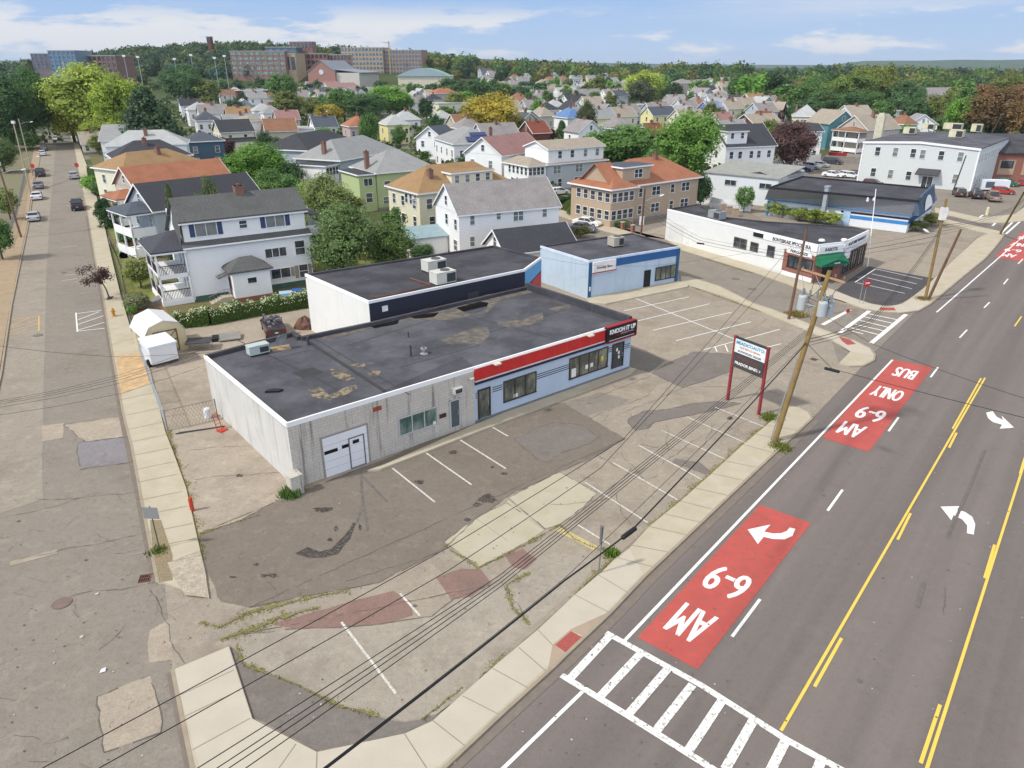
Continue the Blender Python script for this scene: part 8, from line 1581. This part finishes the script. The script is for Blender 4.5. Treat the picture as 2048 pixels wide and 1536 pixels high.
lettering('SPECIALIZING', .24, mat('letter dull red', '8b4a46'), lb, (w/2, -.125, hs-1.5), sx=(w-.4)/1.9*.95, bold=False); lettering('FRADOR BINES 9', .3, mat('letter white', 'f2f2f0'), lb, (w/2, -.125, hs-1.95), sx=(w-.3)/2.5*.98)
# road signs
def sign(base, topz, m, label, plate=None, rz=0, r=.03, lean=(0, 0)):
    b = P(*base, .1); o = thing('road_sign', label, 'sign', tuple(b), rz); part('post', MB().tube((0, 0, -.1), (lean[0], lean[1], topz), r, n=6), m, o)
    if plate: plate(o)
    return o
REDS = mat('sign face red', 'b3363c', .5); SG = mat('sign grey back', '8d8c8a', .5, .05)
def octagon(z, r=.38, txt=True):
    def f(o):
        pts = [(r*math.cos(math.pi/8+k*math.pi/4), -.05, z+r*math.sin(math.pi/8+k*math.pi/4)) for k in range(8)]; q = MB(); v = pts+[(x, -.03, zz) for x, y, zz in pts]; q.add(v, [tuple(range(8)), tuple(range(8, 16))[::-1]]+[(i, 8+i, 8+(i+1) % 8, (i+1) % 8) for i in range(8)]); pl = part('plate', q, REDS, o)
        if txt: lettering('STOP', .26, mat('letter white', 'f2f2f0'), pl, (0, -.06, z), sx=.9)
    return f
sign((1726, 608), 2.6, GALV, 'stop sign with white lettering on the corner by the fresh asphalt lot', octagon(2.35, .48), R(15)); sign((1718, 607), 2.6, GALV, 'bare steel post beside the stop sign')
sign((1688, 660), 2.2, GALV, 'small red sign on a thin post at the crosswalk corner', octagon(2.0, .22, False), R(10)); sign((70, 352), 2.5, GALV, 'red stop sign on the left pavement at the cross street', octagon(2.3, .55, False), R(0)); sign((158, 350), 2.5, GALV, 'red stop sign on the right pavement at the cross street', octagon(2.3, .55, False), R(0))
o = sign((1197, 1147), 2.9, mat('steel post', '7b8085', .5, .1, metal=.4), 'leaning grey steel sign post seen edge on beside the corner pavement', None, 0, .035, (.1, .05)); part('plate', MB().box(-.02, -.5, 2.0, .02, .5, 2.75), mat('steel post', '7b8085'), o) if False else part('plate', MB().box(-.04, -.09, 1.9, .04, .12, 2.9), mat('steel post', '7b8085'), o)
o = sign((319, 1097), 2.7, mat('post green', '41564a', .6, .1), 'green post carrying a grey square sign seen from behind beside the left street', None, R(-12)); part('plate', MB().box(-.42, -.05, 1.95, .42, -.02, 2.65), SG, o).rotation_euler = (0, 0, R(8))
sign((1352*0+1463, 580), 2.4, GALV, 'bare steel post in front of the white market wall') if False else None
o = thing('bollard', 'red steel bollard beside the weedy edge of the pavement', 'bollard', tuple(P(385, 1022)), 0); part('post', MB().lathe([(.0, -.1), (.12, -.1), (.12, .85), (.09, .93), (0, .95)], 14), mat('bollard red', 'c04a36', .6, .1), o, smooth=False)
o = thing('bollard', 'yellowish concrete bollard on the verge in front of the tan pickup', 'bollard', tuple(P(1973, 430)), 0); part('post', MB().lathe([(.0, 0), (.25, 0), (.22, 1.3), (0, 1.4)], 12), mat('bollard cream', 'd8cfa6', .8), o)
hy = thing('fire_hydrant', 'orange yellow fire hydrant on the left street pavement', 'fire hydrant', tuple(P(228, 632, .12)), 0); HY = mat('hydrant orange', 'c48a35', .6, .1, 5)
part('barrel', MB().lathe([(0, 0), (.2, 0), (.2, .06), (.13, .08), (.13, .62), (.17, .64), (.17, .7), (.1, .82), (.03, .88), (.03, .94), (0, .94)], 14), HY, hy); part('outlet', MB().tube((-.24, 0, .5), (.24, 0, .5), .06, n=8).tube((0, -.24, .42), (0, .0, .42), .08, n=8), HY, hy)
o = thing('flagpole', 'tall white flagpole behind the market corner', 'flagpole', tuple(P(1735, 533)), 0); tp = P(1752, 378, 9.5)-P(1735, 533); part('pole', MB().tube((0, 0, 0), tuple(tp), .07, .05, 8), TRIM, o); part('lamp', MB().lathe([(0, 0), (.18, .05), (.12, .5), (0, .55)], 8, c=(tp.x-.8, tp.y, tp.z-1.6)).lathe([(0, 0), (.18, .05), (.12, .4), (0, .45)], 8, c=(tp.x-.0, tp.y, tp.z-1.5)), mat('lamp white', 'e9e6e0'), o)
# ================================================================ the back yard
def frustum(l, w, h0, profile): pass
o = thing('garden_shed', 'cream gambrel shed with crossed double doors and white roof in the yard', 'shed', tuple(P(297, 716)), 0); a = P(297, 712); b = P(377, 694); d = b-a; w = d.length; o.rotation_euler.z = math.atan2(d.y, d.x); D_ = 4.2
prof = [(0, 1.9), (.28*w*.5, 2.75), (w*.5, 3.15), (w-.28*w*.5, 2.75), (w, 1.9)]; SHC = mat('shed cream', 'd3c49f', .8, .05, kind='planks', dir='X', pitch=1.3)
mb = MB().box(0, 0, 0, w, D_, 1.9); mb.add([(x, 0, z) for x, z in prof]+[(x, D_, z) for x, z in prof], [(0, 1, 2, 3, 4)[::-1] if False else (0, 4, 3, 2, 1), (5, 6, 7, 8, 9)]); part('wall', mb, SHC, o)
mb = MB(); pr = [(-.12, 1.8)]+prof[1:4]+[(w+.12, 1.8)]
for p, q in zip(pr, pr[1:]): mb.slab([(p[0], -.12, p[1]+.05), (q[0], -.12, q[1]+.05), (q[0], D_+.12, q[1]+.05), (p[0], D_+.12, p[1]+.05)], .06)
part('roof', mb, mat('shed roof', 'd9dcdc', .7, .05), o); TB = mat('trim brown', '6d5f4e', .8)
mb = MB(); x0 = w*.22; x1 = w*.78; xm = w/2
for xa in (x0, xm, x1): mb.box(xa-.05, -.05, .1, xa+.05, -.002, 2.2)
mb.box(x0, -.045, 2.1, x1, -.002, 2.2).box(x0, -.045, 1.2, x1, -.002, 1.28).box(x0, -.045, .1, x1, -.002, .18)
for p, q in (((x0, .1), (xm, 1.2)), ((x1, .1), (xm, 1.2)), ((x0, 2.1), (xm, 1.25)), ((x1, 2.1), (xm, 1.25))): mb.tube((p[0], -.03, p[1]), (q[0], -.03, q[1]), .035, n=4)
part('door', mb, TB, o)
o = thing('storage_box', 'white box trailer with ribbed lid beside the cream shed', 'trailer', tuple(P(306, 738)), 0); a = P(306, 738); b = P(360, 724); d = b-a; w = d.length*.98; o.rotation_euler.z = math.atan2(d.y, d.x); PW_ = mat('painted white', 'e2e6ea', .6, .03, dirt=.1)
part('box', MB().box(0, 0, .35, w, 2.2, 1.9), PW_, o); part('lid', MB().slab([(-.08, -.1, 2.0), (w+.08, -.1, 2.0), (w+.05, 2.3, 2.25), (-.05, 2.3, 2.25)], .14), PW_, o); part('wheel', MB().tube((-.12, .7, .35), (.1, .7, .35), .34, n=14), TYRE, o); part('wheel', MB().tube((w-.1, .7, .35), (w+.12, .7, .35), .34, n=14), TYRE, o)
o = thing('table', 'dark topped folding table beside the shed', 'table', tuple(P(401, 698)), R(12)); part('table_top', MB().box(-1.1, -.8, .8, 1.1, .8, .88), mat('table dark', '4c4a4f', .7), o)
for sx in (-1, 1):
    for sy in (-1, 1): part('leg', MB().tube((sx*.95, sy*.65, 0), (sx*.95, sy*.65, .8), .03, n=6), mat('rail grey'  , '8d8f90'), o)
o = thing('cargo_lid', 'grey tonneau lid lying on the yard ground', 'lid', tuple(P(458, 678)), R(20)); part('panel', MB().slab([(-.9, -.8, .2), (1.1, -.8, .25), (1.1, .9, .4), (-.9, .9, .35)], .1), mat('lid grey', '8b8883', .6), o); part('rim', MB().box(-1.5, -.5, .0, -.9, .7, .35), BLACKM, o)
# stripped vehicle
c = P(548, 665); o = carat((c.x, c.y), -25, 'suv', '3a3236', 'stripped dark car with its open rear full of parts in the yard')
o['label'] = 'stripped dark car with open body full of scrap parts in the yard'; rr = random.Random(3); mb = MB()
for k in range(40): x = rr.uniform(-2.1, 1.3); y = rr.uniform(-.7, .7); z = 1.0+rr.uniform(0, .7); s = rr.uniform(.06, .25); mb.box(x-s, y-s*.6, z-s*.4, x+s, y+s*.6, z+s*.4)
part('scrap', mb, mat('scrap grey', '6c6a70', .5, .3, 5), o)
for ch in list(o.children):
    if ch.name.startswith(('roof', 'window_glass')): bpy.data.objects.remove(ch)
o = thing('tarpaulin', 'crumpled rusty brown tarpaulin heap against the white wall', 'tarpaulin', tuple(P(610, 655)), 0); mb = MB(); n = 14; rr = random.Random(6); v = [(rr.uniform(.9, 1.1)*1.1*math.cos(6.283*k/n)*s, 1.0*math.sin(6.283*k/n)*s*rr.uniform(.8, 1.1), z*rr.uniform(.85, 1.1)) for s, z in ((1, 0), (.85, .5), (.55, .9), (.15, 1.15)) for k in range(n)]; mb.add(v, [(j*n+k, j*n+(k+1) % n, (j+1)*n+(k+1) % n, (j+1)*n+k) for j in range(3) for k in range(n)]+[tuple(range(3*n, 4*n))]); part('sheet', mb, mat('tarp brown', '6b4e43', .8, .25, 3), o)
def fencerun(name, label, pts, h, kind, m, cat='fence', n=None, step=2.4, top=None):
    P_ = [P(*p) for p in pts]; c0 = P_[0]; o = thing(name, label, cat, tuple(c0))
    rails = MB(); inf = MB(); i = 0
    for a, b in zip(P_, P_[1:]):
        a = a-c0; b = b-c0; d = b-a; k = max(1, int(d.length/step))
        for j in range(k+1):
            q = a+d*j/k; part('post', MB().tube(tuple(q), tuple(q+Vector((0, 0, h+.05))), .04 if kind != 'solid' else .07, n=6), m, o)
        rails.tube(tuple(a+Vector((0, 0, h))), tuple(b+Vector((0, 0, h))), .03, n=5)
        if kind == 'mesh':
            nn = int(d.length/.22)
            for j in range(nn):
                q = a+d*j/nn; r_ = a+d*min(nn, j+h/.22*.5)/nn
                inf.tube(tuple(q), tuple(r_+Vector((0, 0, h))), .009, n=3, caps=False); inf.tube(tuple(q+Vector((0, 0, h))), tuple(r_), .009, n=3, caps=False)
        elif kind == 'solid':
            u = d.normalized(); nr = Vector((-u.y, u.x, 0))*.025; inf.prism([tuple((a-nr)[:2]), tuple((b-nr)[:2]), tuple((b+nr)[:2]), tuple((a+nr)[:2])], .08, h-.03)
        elif kind == 'picket':
            nn = int(d.length/.16)
            for j in range(nn): q = a+d*j/nn; inf.tube(tuple(q+Vector((0, 0, .05))), tuple(q+Vector((0, 0, h))), .015, n=4)
    part('rail', rails, m, o); part({'mesh': 'chain_link', 'solid': 'panel', 'picket': 'pickets'}[kind], inf, m, o); return o
fencerun('chain_link_fence', 'grey chain link fence along the pavement beside the yard', [(275, 690), (300, 765), (335, 862)], 1.7, 'mesh', GALV); fencerun('gate', 'chain link gate with rusty top rail between the fence and the garage', [(336, 862), (436, 838)], 1.6, 'mesh', mat('rusty rail', '8a7c74', .7, .1), 'gate')
fencerun('chain_link_fence', 'thin dark chain link fence of the first front garden', [(246, 560), (262, 640), (275, 685)], 1.0, 'mesh', mat('dark rail', '44403e')); fencerun('chain_link_fence', 'thin dark fence of the second front garden with blue flowers behind', [(222, 490), (236, 520), (246, 555)], 1.0, 'mesh', mat('dark rail', '44403e')); fencerun('chain_link_fence', 'low fence beside the left pavement behind the brown pole', [(10, 500), (35, 430), (50, 355)], 1.2, 'mesh', GALV)
fencerun('board_fence', 'bright white solid board fence behind the market lot', [(1388, 405), (1440, 420), (1500, 424)], 1.9, 'solid', TRIM); fencerun('board_fence', 'white solid fence behind the white three storey house', [(1543, 340), (1640, 322)], 1.9, 'solid', TRIM); fencerun('iron_fence', 'dark iron picket fence in front of the brown house', [(1205, 438), (1262, 458)], 1.1, 'picket', BLACKM)
fencerun('picket_fence', 'grey picket fence on the low wall beside the parking court', [(1420, 425), (1480, 428)], 1.5, 'picket', GALV)
o = thing('retaining_wall', 'grey stone retaining wall below the beige porches', 'wall', tuple(P(1650, 325)), 0); a = P(1650, 325)-P(1650, 325); b = P(1745, 330)-P(1650, 325); part('masonry', MB().prism([(a.x, a.y), (b.x, b.y), (b.x, b.y+.5), (a.x, a.y+.5)], 0, 1.8), mat('stone wall', '97918a', .9, .2, 1.5, kind='block', c2='75706a'), o)
for i, (x, y) in enumerate(((1200, 445), (1222, 452), (1245, 460), (1265, 466))): o = thing('gate_pier', 'brick gate pier number %s from the left along the brown house pavement' % ('one', 'two', 'three', 'four')[i] if False else ('leftmost', 'second', 'third', 'rightmost')[i]+' brick pier along the pavement of the brown house', 'pier', tuple(P(x, y)), R(30), 'brick piers'); part('shaft', MB().box(-.25, -.25, 0, .25, .25, 1.2), BRICK, o); part('cap', MB().box(-.3, -.3, 1.2, .3, .3, 1.3), CONC, o)
for i, (x, y) in enumerate(((1445, 423), (1457, 428), (1470, 433))): o = thing('concrete_post', ('left', 'middle', 'right')[i]+' pale concrete block post beside the rooftop unit of the market', 'post', tuple(P(x, y)), 0, 'concrete posts'); part('block', MB().box(-.5, -.4, 0, .5, .4, 1.3).box(-.55, -.45, 1.3, .55, .45, 1.4), CONC_P, o)
for i, (x, y) in enumerate(((262, 488), (283, 512))):
    o = thing('garden_steps', ('stone garden steps with brick cheeks beside the second lawn', 'pale garden steps climbing to the porches of the white three storey house')[i], 'steps', tuple(P(x, y)), R(150)); mb = MB()
    for k in range(5): mb.box(-.4*k-.4, -.7, 0, -.4*k, .7, .18*(k+1))
    part('step', mb, CONC, o); part('cheek', MB().box(-2.1, -.95, 0, 0, -.72, .9).box(-2.1, .72, 0, 0, .95, .9), BRICK, o)
# things by the gate
o = thing('hand_truck', 'small red hand truck lying by the white garage wall', 'hand truck', tuple(P(440, 860)), R(60)); part('frame', MB().tube((-.2, 0, 0), (-.2, .3, 1.2), .03).tube((.2, 0, 0), (.2, .3, 1.2), .03).tube((-.2, .1, .5), (.2, .1, .5), .02).tube((-.2, .3, 1.2), (.2, .3, 1.2), .03), mat('tool red', 'b8402c', .6), o); part('base', MB().box(-.3, -.5, 0, .3, .0, .1), mat('tool red', 'b8402c'), o)
o = thing('pipes', 'bundle of dark pipes lying beside the gate', 'pipes', tuple(P(400, 862)), R(20)); part('pipe', MB().tube((-1.6, 0, .06), (1.6, .1, .06), .05).tube((-1.4, .15, .05), (1.7, .1, .05), .04), mat('pipe dark', '3f444a', .5), o)
o = thing('cistern', 'upright white plastic cistern behind the gate', 'cistern', tuple(P(416, 836)), R(10)); part('tank', MB().lathe([(0, 0), (.22, 0), (.25, .1), (.25, .7), (.2, .8), (0, .8)], 14), PW_, o)
o = thing('planter_box', 'blue and pale blue covered tubs against the white house', 'tub', tuple(P(582, 597)), R(20)); part('tub', MB().box(-1.2, -.6, 0, .2, .6, .8), mat('tub pale blue', 'a9cbe0', .5), o); part('cover', MB().box(.25, -.6, 0, 1.5, .6, .95), mat('tub blue', '2c62b0', .5), o)
o = thing('gas_tank', 'white horizontal gas tank on the grass behind the white house', 'tank', tuple(P(664, 523)), R(20)); part('tank', MB().path([(-.7, 0, .7), (-.55, 0, .7), (.55, 0, .7), (.7, 0, .7)], [.1, .4, .4, .1], 12), PW_, o); part('cradle', MB().box(-.4, -.3, 0, -.3, .3, .4).box(.3, -.3, 0, .4, .3, .4), BLACKM, o)
o = thing('paper_scrap', 'crumpled white paper scrap on the left street asphalt', 'litter', (*P(206, 1343)[:2], .02), .5); part('sheet', MB().slab([(-.12, -.1, .05), (.1, -.08, .02), (.14, .1, .08), (-.06, .12, .04)], .01), mat('paper', 'e8e6df'), o)
o = thing('white_trailer', 'small white box trailer with dark panel beside the red car', 'trailer', tuple(P(1985, 382)), R(-10)); part('box', MB().box(-2.6, -1, .4, 2.6, 1, 2.3), PW_, o); part('dark_panel', MB().box(-2.0, -1.04, .8, -.4, -1.0, 2.0), mat('panel slate', '5c5f6b'), o); part('wheel', MB().tube((0, -1.02, .35), (0, -.8, .35), .35, n=12), TYRE, o); part('wheel', MB().tube((0, 1.02, .35), (0, .8, .35), .35, n=12), TYRE, o)
# stadium floodlight masts below the campus
for i, x in enumerate((255, 282, 354, 388, 434, 454)):
    d = ray(x, 150); t = 520/d.y; z1 = H+ray(x, (112, 114, 118, 110, 116, 112)[i]).z*520/ray(x, 112).y; o = thing('floodlight_mast', ('first', 'second', 'third', 'fourth', 'fifth', 'sixth')[i]+' stadium floodlight mast from the left below the wooded hill', 'floodlight', (d.x*t, 520, 0), 0, 'stadium floodlights'); part('mast', MB().tube((0, 0, 0), (0, 0, z1), .3, .2, 6), GALV, o); part('lamp_bank', MB().box(-.95, -.3, z1-.5, .95, .3, z1+.6), mat('lamp white', 'e9e6e0'), o)
d = ray(778, 96); o = thing('tower_crane', 'thin crane mast above the tan apartment block', 'crane', (d.x/d.y*790, 790, hz(d.x/d.y*790, 790)), 0); z1 = H+ray(778, 82).z/ray(778, 82).y*790-o.location.z; part('mast', MB().tube((0, 0, 0), (0, 0, z1), .8, .6, 4), mat('crane yellow', 'b39a5a'), o); part('jib', MB().tube((-6, 0, z1-1), (1, 0, z1-2), .4, n=4), mat('crane yellow', 'b39a5a'), o)
# ================================================================ haze
hb = MB().box(-8800, -8800, -1.2, 8800, 9300, 125); hzm = bpy.data.materials.new('haze'); hzm.use_nodes = True; nt = hzm.node_tree; nt.nodes.clear(); out = nt.nodes.new('ShaderNodeOutputMaterial'); pv = nt.nodes.new('ShaderNodeVolumePrincipled'); pv.inputs['Color'].default_value = (.80, .88, 1, 1); pv.inputs['Density'].default_value = HAZE; nt.links.new(pv.outputs[0], out.inputs['Volume'])
if HAZE: tag(link('haze', hb.mesh('haze', hzm)), kind='stuff')
